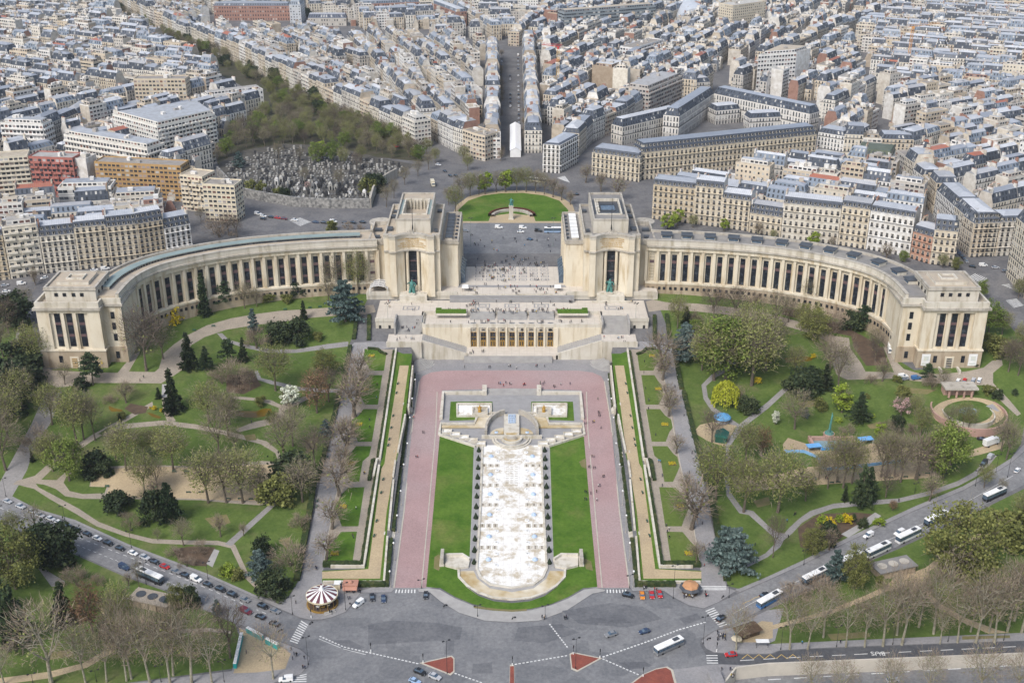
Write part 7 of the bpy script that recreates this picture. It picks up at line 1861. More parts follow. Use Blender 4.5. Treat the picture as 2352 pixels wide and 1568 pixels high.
for x,y,t,k in[(1400,76,42,'pinec'),(705,40,20,'yew'),(785,40,22,'yew'),(1370,245,222,'lime'),(860,160,140,'bare'),(1740,175,150,'bud'),(500,350,330,'bushb'),(395,380,362,'bushd'),(1640,40,22,'bare'),(330,440,425,'bushy')]:T('in a city courtyard',(x,y,t,k,1.0))
def plant():
 rr=random.Random(8);seen={}
 rows=sorted(TREES,key=lambda r:r[0])
 tot={}
 for r in rows:tot[(r[3],r[5])]=tot.get((r[3],r[5]),0)+1
 order=sorted(range(len(rows)),key=lambda i:-rows[i][1])
 for i,(bx,by,ty,k,wf,place)in enumerate(rows):
  var,H0,words,cat,name=KINDS[k]
  p=at(bx,by);h=max(1.0,top_z(p.y,ty)-p.z);h*=1.04
  key=(k,place);seen[key]=seen.get(key,0)+1
  n,m=seen[key],tot[key]
  lab='%s %s'%(words,place)if m==1 else '%s %s, %s from left'%(words,place,ordn(n))
  s=h/H0
  r=empty(name,p,rr.uniform(0,2*pi),(s*wf,s*wf,s))
  tag(r,lab,cat,'%ss %s'%(words,place)if m>1 else None)
  t,c=var[rr.randrange(len(var))]
  inst(t.name.split('.')[0],t,r);inst(c.name.split('.')[0],c,r)
plant()
print('TREES',len(TREES))
def car_parts(L,Wd,H,van=False,cab=(-.28,.22),nose=.62):
 """body, glass, wheel and lamp meshes; +x is the front"""
 b=MB();hl,hw=L/2,Wd/2;belt=H*(.62 if not van else .55)
 st=[(-hl,.45,belt*.9,.9),(-hl*.96,.3,belt,.97),(-hl*.5,.25,belt,1),(hl*.3,.25,belt,1),(hl*.62,.25,belt*.94,.99),(hl*.93,.28,belt*.8,.94),(hl,.4,belt*.6,.85)]
 v=[]
 for x,z0,z1,k in st:v+=[(x,-hw*k,z0),(x,-hw*k*1.0,(z0+z1)/2),(x,-hw*k*.93,z1),(x,hw*k*.93,z1),(x,hw*k,(z0+z1)/2),(x,hw*k,z0)]
 f=[]
 for i in range(len(st)-1):
  for j in range(5):f.append((6*i+j,6*i+6+j,6*i+7+j,6*i+1+j))
 f+=[(0,1,2,3,4,5),tuple(6*(len(st)-1)+j for j in(5,4,3,2,1,0))]
 b.shared(v,f,0)
 x0,x1=(-hl*.95,hl*.45)if van else(-hl*.86,hl*.42)
 rx0,rx1=(-hl*.92,hl*.22)if van else(-hl*.52,hl*.1)
 b.box(((rx0+rx1)/2,0,H-.1),(rx1-rx0,Wd*.74,.12),0,0)
 for x in(rx0+.05,(rx0+rx1)/2):b.box((x,-hw*.76,belt),(.1,.06,H-belt-.05));b.box((x,hw*.76,belt),(.1,.06,H-belt-.05))
 if van:b.box(((x0+rx1)/2-.35,0,belt),(rx1-x0-.6,Wd*.9,H-belt),0,0)
 g=MB();w0,w1=hw*.9,hw*.74
 g.shared([(x0,-w0,belt),(x1,-w0,belt),(x1,w0,belt),(x0,w0,belt),(rx0,-w1,H-.07),(rx1,-w1,H-.07),(rx1,w1,H-.07),(rx0,w1,H-.07)],[(0,1,5,4),(1,2,6,5),(2,3,7,6),(3,0,4,7),(4,5,6,7)])
 return b.mesh('body',[M_CAR]),g.mesh('window_glass',[M_GLASSB])
wb_=MB();wb_.shared([(.32*cos(a*pi/6),y,.32*sin(a*pi/6))for y in(-.1,.1)for a in range(12)],[(k,(k+1)%12,12+(k+1)%12,12+k)for k in range(12)]+[tuple(range(11,-1,-1)),tuple(range(12,24))]);WHEEL=wb_.mesh('wheel',[M_TYRE])
wb_=MB();wb_.box((0,0,0),(.08,.32,.16));HEADL=wb_.mesh('headlight',[M_HEADL]);TAILL=HEADL.copy();TAILL.name='tail_light';TAILL.materials[0]=M_TAILL
CT={'car':(4.3,1.78,1.48),'suv':(4.6,1.88,1.7),'van':(4.9,1.95,1.95),'sport':(4.4,1.9,1.2),'truck':(8.5,2.5,3.6),'bus':(12,2.55,3.1),'coach':(12.6,2.55,3.5)}
CM={}
CC={'white':(.75,.75,.74),'silver':(.42,.43,.45),'grey':(.2,.205,.215),'black':(.018,.019,.022),'dark blue':(.03,.05,.10),'red':(.42,.02,.02),'maroon':(.12,.015,.03),'orange':(.62,.22,.02),'blue':(.05,.15,.35),'pale blue':(.3,.42,.6),'cream':(.6,.55,.42),'teal':(.02,.3,.3),'green':(.08,.45,.08)}
NAMES={'car':'car','suv':'car','van':'van','sport':'sports_car','truck':'truck','bus':'bus','coach':'coach'}
def vehicle(kind,px,py,dx,dy,colour,where,group=None,trim=None):
 """(dx, dy): pixel direction the front points to"""
 p=at(px,py);q=at(px+dx*.6,py+dy*.6);rz=math.atan2(q.y-p.y,q.x-p.x);L,Wd,H=CT[kind]
 r=empty(NAMES[kind],p+Vector((0,0,.05)),rz);tag(r,('%s %s %s'%(colour,{'suv':'estate car','sport':'open sports car','bus':'city bus','car':'car'}.get(kind,kind),where)),{'suv':'car','sport':'car'}.get(kind,kind),group)
 pitch=math.atan2(q.z-p.z,(Vector((q.x,q.y))-Vector((p.x,p.y))).length);r.rotation_euler=(0,-pitch,rz)
 c=(*CC[colour],1)
 if kind in('bus','coach','truck'):
  key=(kind,colour,trim)
  if key not in CM:
   b=MB();hl=L/2
   if kind=='truck':b.box((-1.2,0,.8),(6.0,2.5,2.8),0,0);b.box((3.1,0,.5),(2.1,2.4,2.3),0,0,.93);b.box((0,0,.5),(8.2,1.2,.35),0,1)
   else:b.box((0,0,.35),(L,Wd,1.05),0,1);b.box((0,0,1.4),(L*.985,Wd*.96,H-1.75),0,2);b.box((0,0,H-.35),(L*.99,Wd,.35),0,0,.97);b.box((-L*.25,0,H),(2.4,1.5,.22),0,3);b.box((L*.2,0,H),(1.6,1.2,.18),0,0)
   mats=[M_WHITE if kind!='truck' else M_CAR,mat('bus_trim_'+(trim or colour).replace(' ','_'),CC[trim or colour],rough=.4),M_GLASSD,M_SLATEP]
   g=MB()
   if kind=='truck':g.box((4.1,0,1.75),(.12,2.0,.85))
   else:
    for k in range(6):
     for s in(-1,1):g.box((-L*.4+k*L*.155,s*Wd*.485,1.5),(L*.14,.05,H-2.1))
    g.box((L*.495,0,1.0),(.06,Wd*.88,H-1.5))
   CM[key]=(b.mesh('body',mats),g.mesh('window_glass',[M_GLASSB]))
 elif(kind,)not in CM:CM[(kind,)]=car_parts(L,Wd,H,kind=='van')
 b,g=CM.get((kind,colour,trim))or CM[(kind,)]
 inst('body',b,r,color=c)
 if not(kind=='sport' and 0):inst('window_glass',g,r)
 wx=L*.31
 for sx_ in(-1,1):
  for sy in(-1,1):inst('wheel',WHEEL,r,(sx_*wx,sy*(Wd/2-.06),.32),0,1.0 if L<6 else 1.5)
 for sy in(-1,1):inst('headlight',HEADL,r,(L/2-.03,sy*Wd*.34,.55));inst('tail_light',TAILL,r,(-L/2+.02,sy*Wd*.36,.7))
 return r
K='wsSbkdgr';CK=dict(w='white',s='silver',k='black',d='dark blue',g='grey',r='red',m='maroon',b='blue')
row_=[(21,1150,'s'),(51,1162,'s'),(78,1173,'s'),(96,1182,'s'),(120,1190,'w'),(139,1199,'w'),(160,1207,'k'),(180,1216,'k'),(204,1225,'k'),(227,1235,'w'),(252,1246,'k'),(279,1258,'k'),(309,1269,'w'),(336,1279,'s'),(359,1289,'k'),(382,1300,'r'),(407,1311,'g'),(430,1320,'k'),(454,1329,'w'),(481,1341,'k'),(510,1352,'k'),(537,1364,'k'),(566,1376,'g'),(607,1391,'k'),(635,1402,'g')]
for k,(x,y,c)in enumerate(row_):vehicle('van' if k==18 else 'suv' if k in(1,10,13,20,21,23)else 'car',x-3,y+3,30,12,CK[c],'parked on the garden kerb, %s in line from the left'%ordn(k+1),'cars parked along the garden kerb')
V=vehicle
V('car',598,1418,-30,-12,'black','driving away beside the carousel crossing');V('car',630,1434,-30,-12,'black','behind another dark car at the carousel crossing');V('van',566,1406,30,13,'maroon','driving on the left road');V('van',286,1305,30,13,'dark blue','driving behind the white roofed coach')
V('coach',345,1330,30,13,'white','with black sides on the left road',trim='black')
V('van',823,1389,-24,16,'white','turning beside the carousel');V('car',855,1374,2,22,'black','facing the square, nearest the carousel');V('car',881,1377,1,22,'dark blue','facing the square beside a black car');V('car',978,1369,-2,22,'black','stopped at the drive crossing beside the lawn')
V('suv',965,1545,22,9,'black','below the red triangle beside a silver car');V('suv',999,1556,22,9,'silver','below the red triangle at the lower edge');V('car',953,1566,22,9,'pale blue','cut by the lower edge');V('van',657,1562,-24,2,'white','at the zebra crossing in the lower corner')
V('suv',1403,1459,-24,7,'grey','crossing the square, left of two');V('car',1480,1452,-24,6,'dark blue','crossing the square, right of two');V('bus',1536,1490,-40,18,'white','with teal ends crossing the square',trim='grey')
V('suv',1443,1369,24,6,'black','with open door beside the orange sports car');V('sport',1475,1369,3,22,'orange','parked beside two red ones');V('sport',1497,1368,4,22,'red','between an orange and another red one');V('sport',1515,1366,6,22,'red','outermost of the three by the octagonal kiosk')
V('suv',1656,1422,20,-12,'black','on the zebra crossing by the snack stall');V('car',1678,1505,-24,2,'red','leaving the dark quay road');V('bus',1767,1383,-40,22,'white','with blue sides at the stop below the kiosk',trim='blue');V('car',1756,1368,24,-12,'black','beside the white and blue bus')
V('coach',1872,1330,-40,20,'white','with black sides under the blue cedar',trim='black');V('coach',1950,1293,-40,20,'white','half hidden behind the cedar',trim='grey');V('car',1874,1316,24,-12,'black','overtaking the coach under the cedar');V('coach',2016,1270,-40,19,'white','with pink sign, above the round pit building',trim='white');V('coach',2085,1237,-40,19,'white','longest of the pair near the large olive tree',trim='white')
V('van',2065,1226,-30,14,'white','beside the long white coach');V('van',1994,1232,-24,12,'white','with green lift platform, among traffic cones');V('coach',2149,1198,-40,19,'white','under the large olive tree',trim='black');V('coach',2283,1142,-40,18,'grey','with dark sides near the right edge',trim='black')
V('car',2336,1082,16,-18,'white','driving on the road bend at the right edge');V('van',2259,1067,-16,16,'black','on the garden drive below a silver van');V('van',2275,1050,12,-14,'silver','on the garden drive near the white truck');V('truck',2276,1021,22,-8,'white','with crane bed by the round pool wall');V('car',2254,1010,-20,-4,'black','parked under the round pool wall')
for k,(x,y,c,kd)in enumerate([(2074,866,'white','van'),(2079,872,'grey','car'),(2104,870,'blue','van'),(2200,877,'white','car'),(2215,876,'red','car'),(2235,875,'silver','car'),(2249,875,'white','car')]):V(kd,x,y,14 if k<3 else 5,-2 if k<3 else-12,c,'parked before the end pavilion with posters, %s from the left'%ordn(k+1),'cars before the end pavilion')
V('truck',2044,805,3,24,'white','parked beside the end pavilion with posters');V('car',2049,1563,20,-2,'silver','on the sunken quay road')
for k,(x,y,c,kd)in enumerate([(593,493,'white','van'),(605,498,'white','car'),(605,504,'black','car'),(623,500,'black','car'),(638,502,'red','car'),(653,504,'maroon','car'),(677,507,'white','car'),(725,512,'dark blue','car'),(744,513,'black','car'),(766,511,'white','van'),(793,513,'black','car'),(811,513,'black','car'),(833,512,'black','car'),(793,518,'grey','car')]):V(kd,x,y,24,3,c,'parked below the cemetery wall, %s from the left'%ordn(k+1),'cars below the cemetery wall')
for x,y,c,kd,dx,dy,wh in[(1146,524,'white','van',20,1,'alone on the esplanade street'),(1069,532,'grey','car',20,1,'by the head pavilion on the cemetery side'),(1201,525,'white','van',20,1,'behind a white car on the esplanade street'),(1196,534,'white','car',20,0,'before a white van on the esplanade street'),(1237,532,'black','van',20,1,'on the esplanade street'),(1217,551,'dark blue','car',20,1,'nearest the esplanade paving'),(1273,534,'pale blue','coach',24,0,'at the head pavilion corner'),(994,426,'cream','truck',8,20,'on the square behind the palace'),(1323,448,'black','car',-20,0,'on the ring behind the lawn'),(1022,395,'black','car',14,8,'left of three at the square crossing'),(1034,405,'black','car',14,8,'middle of three at the square crossing'),(1047,405,'black','car',14,8,'right of three at the square crossing'),(1235,418,'cream','bus',24,3,'behind the lawn trees'),(12,657,'silver','car',20,-4,'in the street left of the end pavilion'),(15,671,'white','car',20,-2,'lowest in the street left of the end pavilion'),(50,653,'white','van',22,-3,'in the street left of the end pavilion'),(102,640,'white','car',-18,4,'behind the left end pavilion'),(242,619,'white','van',20,-3,'below the ochre house with wooden door'),(217,622,'white','car',20,-3,'below the pale house with dormers'),(2234,614,'black','car',18,4,'at the crossing by the big corner house'),(2258,611,'white','van',22,-1,'with pink side by the big corner house'),(2286,616,'silver','car',20,0,'by the big corner house'),(2309,624,'grey','car',20,-2,'on the far side of the crossing'),(910,338,'red','van',18,3,'on the tree lined avenue'),(900,337,'white','car',18,3,'behind the red van on the avenue'),(1007,380,'white','car',18,4,'turning into the avenue')]:V(kd,x,y,dx,dy,c,wh)
for k in range(6):V('car',2192+k*5.5,572+k*6,6,7,['black','black','dark blue','black','black','grey'][k],'parked in the dark side street, %s from its far end'%ordn(k+1),'cars in the dark side street')
rv=random.Random(6);kk=0
for side,xb in((0,1153),(1,1190),(2,1171)):
 y=128.0
 while y<352:
  x=xb+(y-130)*(.012 if side else-.06)
  if not(side==1 and y>285)and rv.random()<(.9 if side<2 else .4):
   kk+=1;V('van' if rv.random()<.15 else 'car',x,y,1,-10,rv.choice(['black','grey','white','silver','black','dark blue','white']),'in the straight street, %s of its cars'%ordn(kk),'cars in the straight street')
  y+=5.5+y*.016
def moto(px,py,where):
 r=empty('motorbike',at(px,py),rv.uniform(0,6));tag(r,'dark motorbike '+where,'motorbike')
 for x in(-.65,.65):inst('wheel',WHEEL,r,(x,0,.32),0,(.95,.5,.95))
 b=MB();b.tube([(-.7,0,.75),(-.1,0,.7),(.3,0,.85),(.6,0,.6)],[.12,.16,.2,.08],6);b.tube([(.45,-.35,1.05),(.4,0,.95),(.45,.35,1.05)],[.04]*3,4);b.build('body',[M_DARK],r)
for x,y,t in[(1023,1392,'parked at the curved walk kerb'),(805,1389,'by the lamp beside the carousel'),(715,1432,'crossing by the carousel zebra'),(644,1449,'riding beside the portable toilets'),(1628,1468,'parked by the snack stall corner'),(1660,1372,'parked by the kiosk gantry'),(1180,1420,'at the walk behind the basin'),(1083,541,'on the street near the head pavilion')]:moto(x,y,t)
def figure(pose):
 J={'hip':(0,0,.92),'ch':(0,.0,1.3),'nk':(0,0,1.46),'hd':(0,-.02,1.62),'tp':(0,-.01,1.74)}
 w=0 if pose=='stand' else .24
 J.update(kl=(.1,-w*.5,.5),fl=(.11,-w if w else 0,.07),tl=(.11,-w-.14,.04),kr=(-.1,w*.2,.5),fr=(-.11,w,.08),tr=(-.11,w-.12,.04),sl=(.2,0,1.38),el=(.25,w*.4,1.1),wl=(.23,w*.2-.08,.86),sr=(-.2,0,1.38),er=(-.25,-w*.4,1.1),wr=(-.23,-w*.9-.06,.9))
 if pose=='sit':
  for k in('hip','ch','nk','hd','tp','sl','el','wl','sr','er','wr'):J[k]=(J[k][0],J[k][1],J[k][2]-.44)
  J.update(kl=(.13,-.42,.5),kr=(-.13,-.42,.5),fl=(.13,-.45,.08),fr=(-.13,-.45,.08),tl=(.13,-.6,.04),tr=(-.13,-.6,.04),wl=(.15,-.3,.58),wr=(-.15,-.3,.58))
 ks=list(J);E_=[('hip','ch'),('ch','nk'),('nk','hd'),('hd','tp'),('hip','kl'),('kl','fl'),('fl','tl'),('hip','kr'),('kr','fr'),('fr','tr'),('ch','sl'),('sl','el'),('el','wl'),('ch','sr'),('sr','er'),('er','wr')]
 rad=dict(hip=(.17,.13),ch=(.2,.14),nk=(.07,.07),hd=(.1,.12),tp=(.08,.09),kl=(.085,.085),kr=(.085,.085),fl=(.06,.06),fr=(.06,.06),tl=(.05,.05),tr=(.05,.05),sl=(.08,.08),sr=(.08,.08),el=(.06,.06),er=(.06,.06),wl=(.05,.05),wr=(.05,.05))
 me=bpy.data.meshes.new('fig');me.from_pydata([J[k]for k in ks],[(ks.index(a),ks.index(b))for a,b in E_],[])
 o=bpy.data.objects.new('fig',me);COL.objects.link(o)
 md=o.modifiers.new('skin','SKIN');sv=me.skin_vertices[0].data
 for i,k in enumerate(ks):sv[i].radius=rad[k];sv[i].use_root=(k=='hip')
 md2=o.modifiers.new('ss','SUBSURF');md2.levels=1
 m2=bpy.data.meshes.new_from_object(o.evaluated_get(bpy.context.evaluated_depsgraph_get()))
 bpy.data.objects.remove(o);m2.name='person'
 off=.44 if pose=='sit' else 0
 m2.materials.clear()
 for m in(M_CLOTH,M_TROUS,M_SKIN,M_HAIR):m2.materials.append(m)
 for p in m2.polygons:
  x,y,z=p.center;z+=off
  p.material_index=(3 if y>.01 or z>1.7 else 2)if z>1.5 else 2 if abs(x)>.17 and z<.9+off*0 and z>.78 else 1 if(z<.92 and pose!='sit')or(pose=='sit' and(z<1.0))else 0
  p.use_smooth=True
 return m2
FIG={k:figure(k)for k in('stand','walk','sit')}
PC=[((.02,.02,.025),'black',38),((.03,.04,.08),'navy',16),((.09,.09,.1),'grey',12),((.35,.03,.03),'red',7),((.55,.54,.52),'white',8),((.12,.09,.06),'brown',7),((.05,.22,.4),'blue',5),((.5,.36,.04),'yellow',4),((.06,.12,.06),'green',3)]
rp=random.Random(14);NP_=[0]
PEOPLE=[]
def person(p,where,pose=None,rz=None):PEOPLE.append((p.length,p.copy(),where,pose))
def make_person(p,where,pose=None,rz=None):
 c,cn,_=rp.choices(PC,[q[2]for q in PC])[0];pose=pose or rp.choice(['stand','walk','walk'])
 o=inst('person',FIG[pose],None,p,rp.uniform(0,6.3)if rz is None else rz,rp.uniform(.95,1.1),(*c,1))
 tag(o,'person in %s jacket and dark trousers %s %s'%(cn,{'stand':'standing','walk':'walking','sit':'sitting'}[pose],where),'person','people in %s %s %s'%(cn,{'stand':'standing','walk':'walking','sit':'sitting'}[pose],where))
def crowd(n,x0,x1,y0,y1,z,where,pose=None):
 for _ in range(n):
  px,py=rp.uniform(x0,x1),rp.uniform(y0,y1)
  if callable(z):p=at(px,py,z)
  else:p=Vector((*W(px,py,z),z))
  person(p+Vector((0,0,.02)),where,pose)
  if rp.random()<.45:person(p+Vector((rp.uniform(.6,.9),rp.uniform(-.4,.4),.02)),where,pose)
crowd(80,1092,1256,590,648,26.08,'on the framed esplanade paving');crowd(16,1110,1160,612,625,26.08,'in the knot on the framed paving');crowd(38,1075,1290,654,676,26.0,'on the smooth upper terrace');crowd(20,1070,1285,545,580,26.4,'at the street end of the esplanade');crowd(80,1020,1310,712,721,22.05,'at the terrace balustrade');crowd(22,1020,1320,692,708,22.05,'on the middle terrace');crowd(20,1000,1340,738,743,20.1,'on the lower terrace over the doors');crowd(6,890,960,690,714,22.05,'on the terrace end, carousel side');crowd(7,1390,1450,690,716,22.05,'on the terrace end, supercars side')
crowd(14,915,968,728,765,19,'on the wide stairs, carousel side');crowd(6,906,966,776,788,15.7,'on the landing, carousel side');crowd(4,1385,1445,776,788,15.7,'on the landing, supercars side');crowd(5,1075,1120,806,824,8.05,'on the theatre forecourt');crowd(6,1064,1300,842,850,zA,'below the theatre steps');crowd(14,1110,1320,880,890,zA,'on the red drive head');crowd(16,1340,1385,910,1170,zA,'on the red drive, supercars side');crowd(4,930,1000,900,1300,zA,'on the red drive, carousel side')
for s in(0,1):
 f=(lambda x:2351-x)if s else(lambda x:x)
 for k in range(9 if not s else 14):
  y=rp.uniform(830,1300);x=870-(y-850)*.152+rp.uniform(-4,6);person(at(f(x),y),'on the gravel walk, '+SIDE[s])
 for k in range(8 if not s else 14):
  y=rp.uniform(805,1320);x=812-(y-800)*.172+rp.uniform(-14,8);person(at(f(x),y),'on the grey promenade, '+SIDE[s])
crowd(8,700,800,1376,1408,zG,'near the carousel');crowd(7,795,825,1358,1362,zG,'at the pink food stall');crowd(10,1560,1630,1362,1374,zG,'at the octagonal kiosk');crowd(6,1465,1510,1348,1356,zG,'behind the sports cars');crowd(11,1640,1690,1452,1474,zG,'queuing at the snack stall');crowd(7,665,700,1490,1535,zG,'on the corner opposite the carousel');crowd(5,1655,1690,1535,1560,zG,'on the lowest corner by the sunken road');crowd(4,1225,1300,1418,1424,zG,'on the curved walk behind the basin');crowd(9,1830,1900,1080,1108,zG,'on the playground sand by the blue fence');crowd(5,1640,1900,1170,1260,zG,'on the garden path by the coach road')
for x,y in[(300,1066),(425,1090),(330,868),(322,876),(578,972),(805,812),(566,1500),(2064,1152),(2074,1480),(1842,1478),(1930,1476),(840,875),(800,1000),(1990,1240),(680,1386),(790,1345)]:person(at(x,y),'alone on a garden path')
PEOPLE.sort(key=lambda t:t[0])
for _,p,wh,po in PEOPLE[:300]:make_person(p,wh,po)
b=MB();pm=[mat('cloth_'+q[1],q[0])for q in PC]+[M_TROUS,M_SKIN,M_HAIR]
for _,p,wh,po in PEOPLE[300:]:
 me=FIG[po or rp.choice(['stand','walk'])];a=rp.uniform(0,6.3);ci=rp.choices(range(9),[q[2]for q in PC])[0];vv=[(p.x+v.co.x*cos(a)-v.co.y*sin(a),p.y+v.co.x*sin(a)+v.co.y*cos(a),p.z+v.co.z)for v in me.vertices];n=len(b.v);b.v+=vv
 for f in me.polygons:b.f.append(tuple(n+i for i in f.vertices));b.m.append(ci if f.material_index==0 else 8+f.material_index);b.uv.append([(0.,0.)]*len(f.vertices));b.c.append(b.col)
tag(b.build('distant_crowd',pm),'farther visitors scattered over the upper esplanade paving','people',None,'stuff')
def carousel():
 p=at(741,1386);r=empty('carousel',p);tag(r,'round carousel with maroon and white striped roof and golden rim','carousel')
 b=MB();b.cyl((0,0,0),5.9,.55,36,0);b.cyl((0,0,.55),5.4,.05,36,1);b.build('platform',[M_BRONZE,M_SOIL],r)
 b=MB();b.box((3.6,-5.6,0),(4.4,1.6,.3),.5);b.box((3.4,-5.1,.3),(4.0,.9,.25),.5);b.build('steps',[M_STEP],r)
 b=MB();b.cyl((0,0,.6),1.1,3.6,16,0);b.build('centre_drum',[M_CREAM],r)
 b=MB();n=24
 for k in range(n):
  a,c=2*pi*k/n,2*pi*(k+1)/n
  P=lambda R_,z,t:(R_*cos(t),R_*sin(t),z)
  b.face([P(5.75,4.4,a),P(5.75,4.4,c),P(1.0,6.5,c),P(1.0,6.5,a)],k%2)
 b.cyl((0,0,6.45),1.05,2.0,16,0,.15);b.lathe((0,0,8.4),[(.1,0),(.32,.25),(.3,.5),(0,.7)],10,1);b.build('striped_roof',[M_WHITE,M_MAROON],r)
 b=MB();b.lathe((0,0,4.0),[(5.5,.3),(5.95,-.15),(5.95,.5),(5.7,.42)],36);b.build('rim',[M_CREAM],r)
 for k in range(12):
  a=2*pi*k/12;b=MB();b.cyl((5.2*cos(a),5.2*sin(a),.6),.06,3.5,6);b.build('pole',[M_GOLD],r)
 for k in range(12):
  a=2*pi*k/12+.2;x,y=3.9*cos(a),3.9*sin(a);t=Vector((-sin(a),cos(a),0));c=Vector((x,y,1.5));b=MB()
  b.tube([c-t*.6,c,c+t*.5,c+t*.8+Vector((0,0,.5)),c+t*1.1+Vector((0,0,.45))],[.2,.3,.26,.15,.1],6)
  for s in(-.45,.4):b.tube([c+t*s,c+t*(s+.2)+Vector((0,0,-.5))],[.1,.06],4)
  b.cyl((x,y,.6),.04,3.4,5);b.build('carousel_horse',[[M_WHITE,M_BRONZE,M_CREAM,M_MAROON][k%4]],r)
carousel()
M_TERR=mat('terracotta_awning',(.42,.22,.16),(.36,.18,.13));M_COP=mat('copper_roof',(.5,.27,.14),(.42,.22,.11),rough=.5);M_THA=mat('brown_thatch',(.13,.085,.055),(.09,.06,.04),scale=1.5)
def stall(name,px,py,label,cat,parts,rz=0.0):
 p=at(px,py);r=empty(name,p,rz);tag(r,label,cat)
 for nm,fn,m in parts:
  b=MB();fn(b);b.build(nm,[m],r)
stall('food_stall',806,1352,'pink food stall with domed flat roof and terracotta awnings beside the carousel','stall',[('counter',lambda b:b.box((0,0,0),(5.2,3.4,2.6)),M_RED),('roof',lambda b:(b.box((0,0,2.6),(5.8,4.0,.4)),b.lathe((0,0,3.0),[(1,0),(.9,.5),(.5,.9),(0,1)],12)),M_TERR),('awning',lambda b:b.shared([(-2.7,-1.7,2.5),(2.7,-1.7,2.5),(2.7,-3.4,1.9),(-2.7,-3.4,1.9),(-2.7,-1.7,2.42),(2.7,-1.7,2.42),(2.7,-3.4,1.82),(-2.7,-3.4,1.82)],[(3,2,1,0),(4,5,6,7)]),M_TERR)])
stall('ticket_booth',776,1350,'small white ticket booth between carousel and pink stall','booth',[('cabin',lambda b:b.box((0,0,0),(2,2,2.4)),M_CREAM),('roof',lambda b:b.box((0,0,2.4),(2.5,2.5,.3)),M_WHITE)])
stall('octagonal_kiosk',1585,1360,'octagonal kiosk with copper roof and dark awning ring','kiosk',[('cabin',lambda b:b.cyl((0,0,0),3.0,2.6,8),M_SOIL),('awning',lambda b:b.lathe((0,0,2.4),[(4.3,0),(3.2,.75),(3.2,.65),(4.3,-.1)],8),M_SLATEP),('roof',lambda b:b.lathe((0,0,3.1),[(3.2,0),(2.9,.7),(2.6,.75),(.2,1.5),(0,1.5)],8),M_COP)])
stall('snack_stall',1716,1456,'brown thatched snack stall with cream parasol','stall',[('cabin',lambda b:b.box((0,0,0),(8,4,2.6)),M_SOIL),('roof',lambda b:b.shared([(-4.8,-3,2.4),(4.8,-3,2.4),(4.8,3,2.4),(-4.8,3,2.4),(-3.2,0,4.6),(3.2,0,4.6)],[(0,1,5,4),(1,2,5),(2,3,4,5),(3,0,4)]),M_THA),('parasol',lambda b:(b.cyl((-6.5,-2.5,0),.06,2.6,6),b.lathe((-6.5,-2.5,2.2),[(2,0),(0,1)],8)),M_CREAM)],.45)
stall('round_kiosk',1658,968,'round garden kiosk with bright blue tent roof','kiosk',[('cabin',lambda b:b.cyl((0,0,0),3.4,2.6,10),M_STEPG),('roof',lambda b:b.lathe((0,0,2.5),[(4.2,-.1),(3.6,.6),(.1,2.2),(0,2.2)],10),mat('blue_tent',(.12,.36,.62),(.1,.3,.55)))])
stall('green_kiosk',1657,1010,'dark green wooden kiosk with pitched roof beside the blue tent kiosk','kiosk',[('cabin',lambda b:b.box((0,0,0),(5,6,3)),M_BENCH),('roof',lambda b:b.shared([(-3,-3.4,2.9),(3,-3.4,2.9),(3,3.4,2.9),(-3,3.4,2.9),(0,-3.2,4.6),(0,3.2,4.6)],[(0,1,4),(1,2,5,4),(2,3,5),(3,0,4,5)]),mat('green_sheet_roof',(.03,.14,.11),(.025,.1,.08)))],-.3)
stall('bus_shelter',1750,1484,'glass bus shelter with white roof on the quay pavement','shelter',[('frame',lambda b:[b.box((x,y,0),(.12,.12,2.4))for x in(-2,2)for y in(-.6,.6)],M_DARK),('roof',lambda b:b.box((0,0,2.4),(4.6,1.9,.2)),M_WHITE)])
stall('white_stall',1646,1570,'long pale roofed booth by the sunken road corner','stall',[('cabin',lambda b:b.box((0,0,0),(4,8,2.4)),M_STEPG),('roof',lambda b:b.box((0,0,2.4),(4.4,8.6,.25),0,0,.9),M_PAVE)],.12)
M_TEAL=mat('teal_plastic',(.02,.34,.34),(.02,.28,.28),rough=.4)
for(xa,ya,xb,yb,n,wh)in((540,1535,556,1462,12,'in the row standing on the sand'),(568,1450,604,1470,7,'in the row along the road'),(612,1475,640,1490,5,'in the short row near the zebra')):
 for k in range(n):
  t=(k+.5)/n;p=at(xa+(xb-xa)*t,ya+(yb-ya)*t);q=at(xb,yb);a=at(xa,ya);r=empty('portable_toilet',p,math.atan2(q.y-a.y,q.x-a.x))
  tag(r,'teal portable toilet with white roof, %s %s'%(ordn(k+1),wh),'toilet','portable toilets '+wh)
  if k==0:tl=((q-a).length/n)
  b=MB();b.box((0,0,0),(1.12,1.12,2.1));b.build('cabin',[M_TEAL],r);b=MB();b.box((0,0,2.1),(1.2,1.2,.25),0,0,.8);b.build('roof',[M_WHITE],r)
for x,lab in((1069,'white market tent on the terrace, cemetery side'),(1281,'white market tent on the terrace, hotel side')):
 p=Vector((*W(x,668,26),26));r=empty('market_tent',p);tag(r,lab,'tent','market tents on the terrace');b=MB();[b.cyl((i,j,0),.05,2.3,5)for i in(-1.6,1.6)for j in(-1.4,1.4)];b.build('frame',[M_DARK],r);b=MB();b.box((0,0,2.3),(3.9,3.4,.9),0,0,.85);b.build('canopy',[M_WHITE],r)
p=Vector((-73,607.5,26));r=empty('glass_marquee',p);tag(r,'arched glass marquee with white frame at the palace corner','marquee')
b=MB();[b.lathe((0,y,0),[(0,0)],3)for y in()]
for y in(0,3.2,6.4,9.6):b.tube([(-5,y,0),(-5,y,2.8),(-3,y,4),(0,y,4.5),(3,y,4),(5,y,2.8),(5,y,0)],[.14]*7,5)
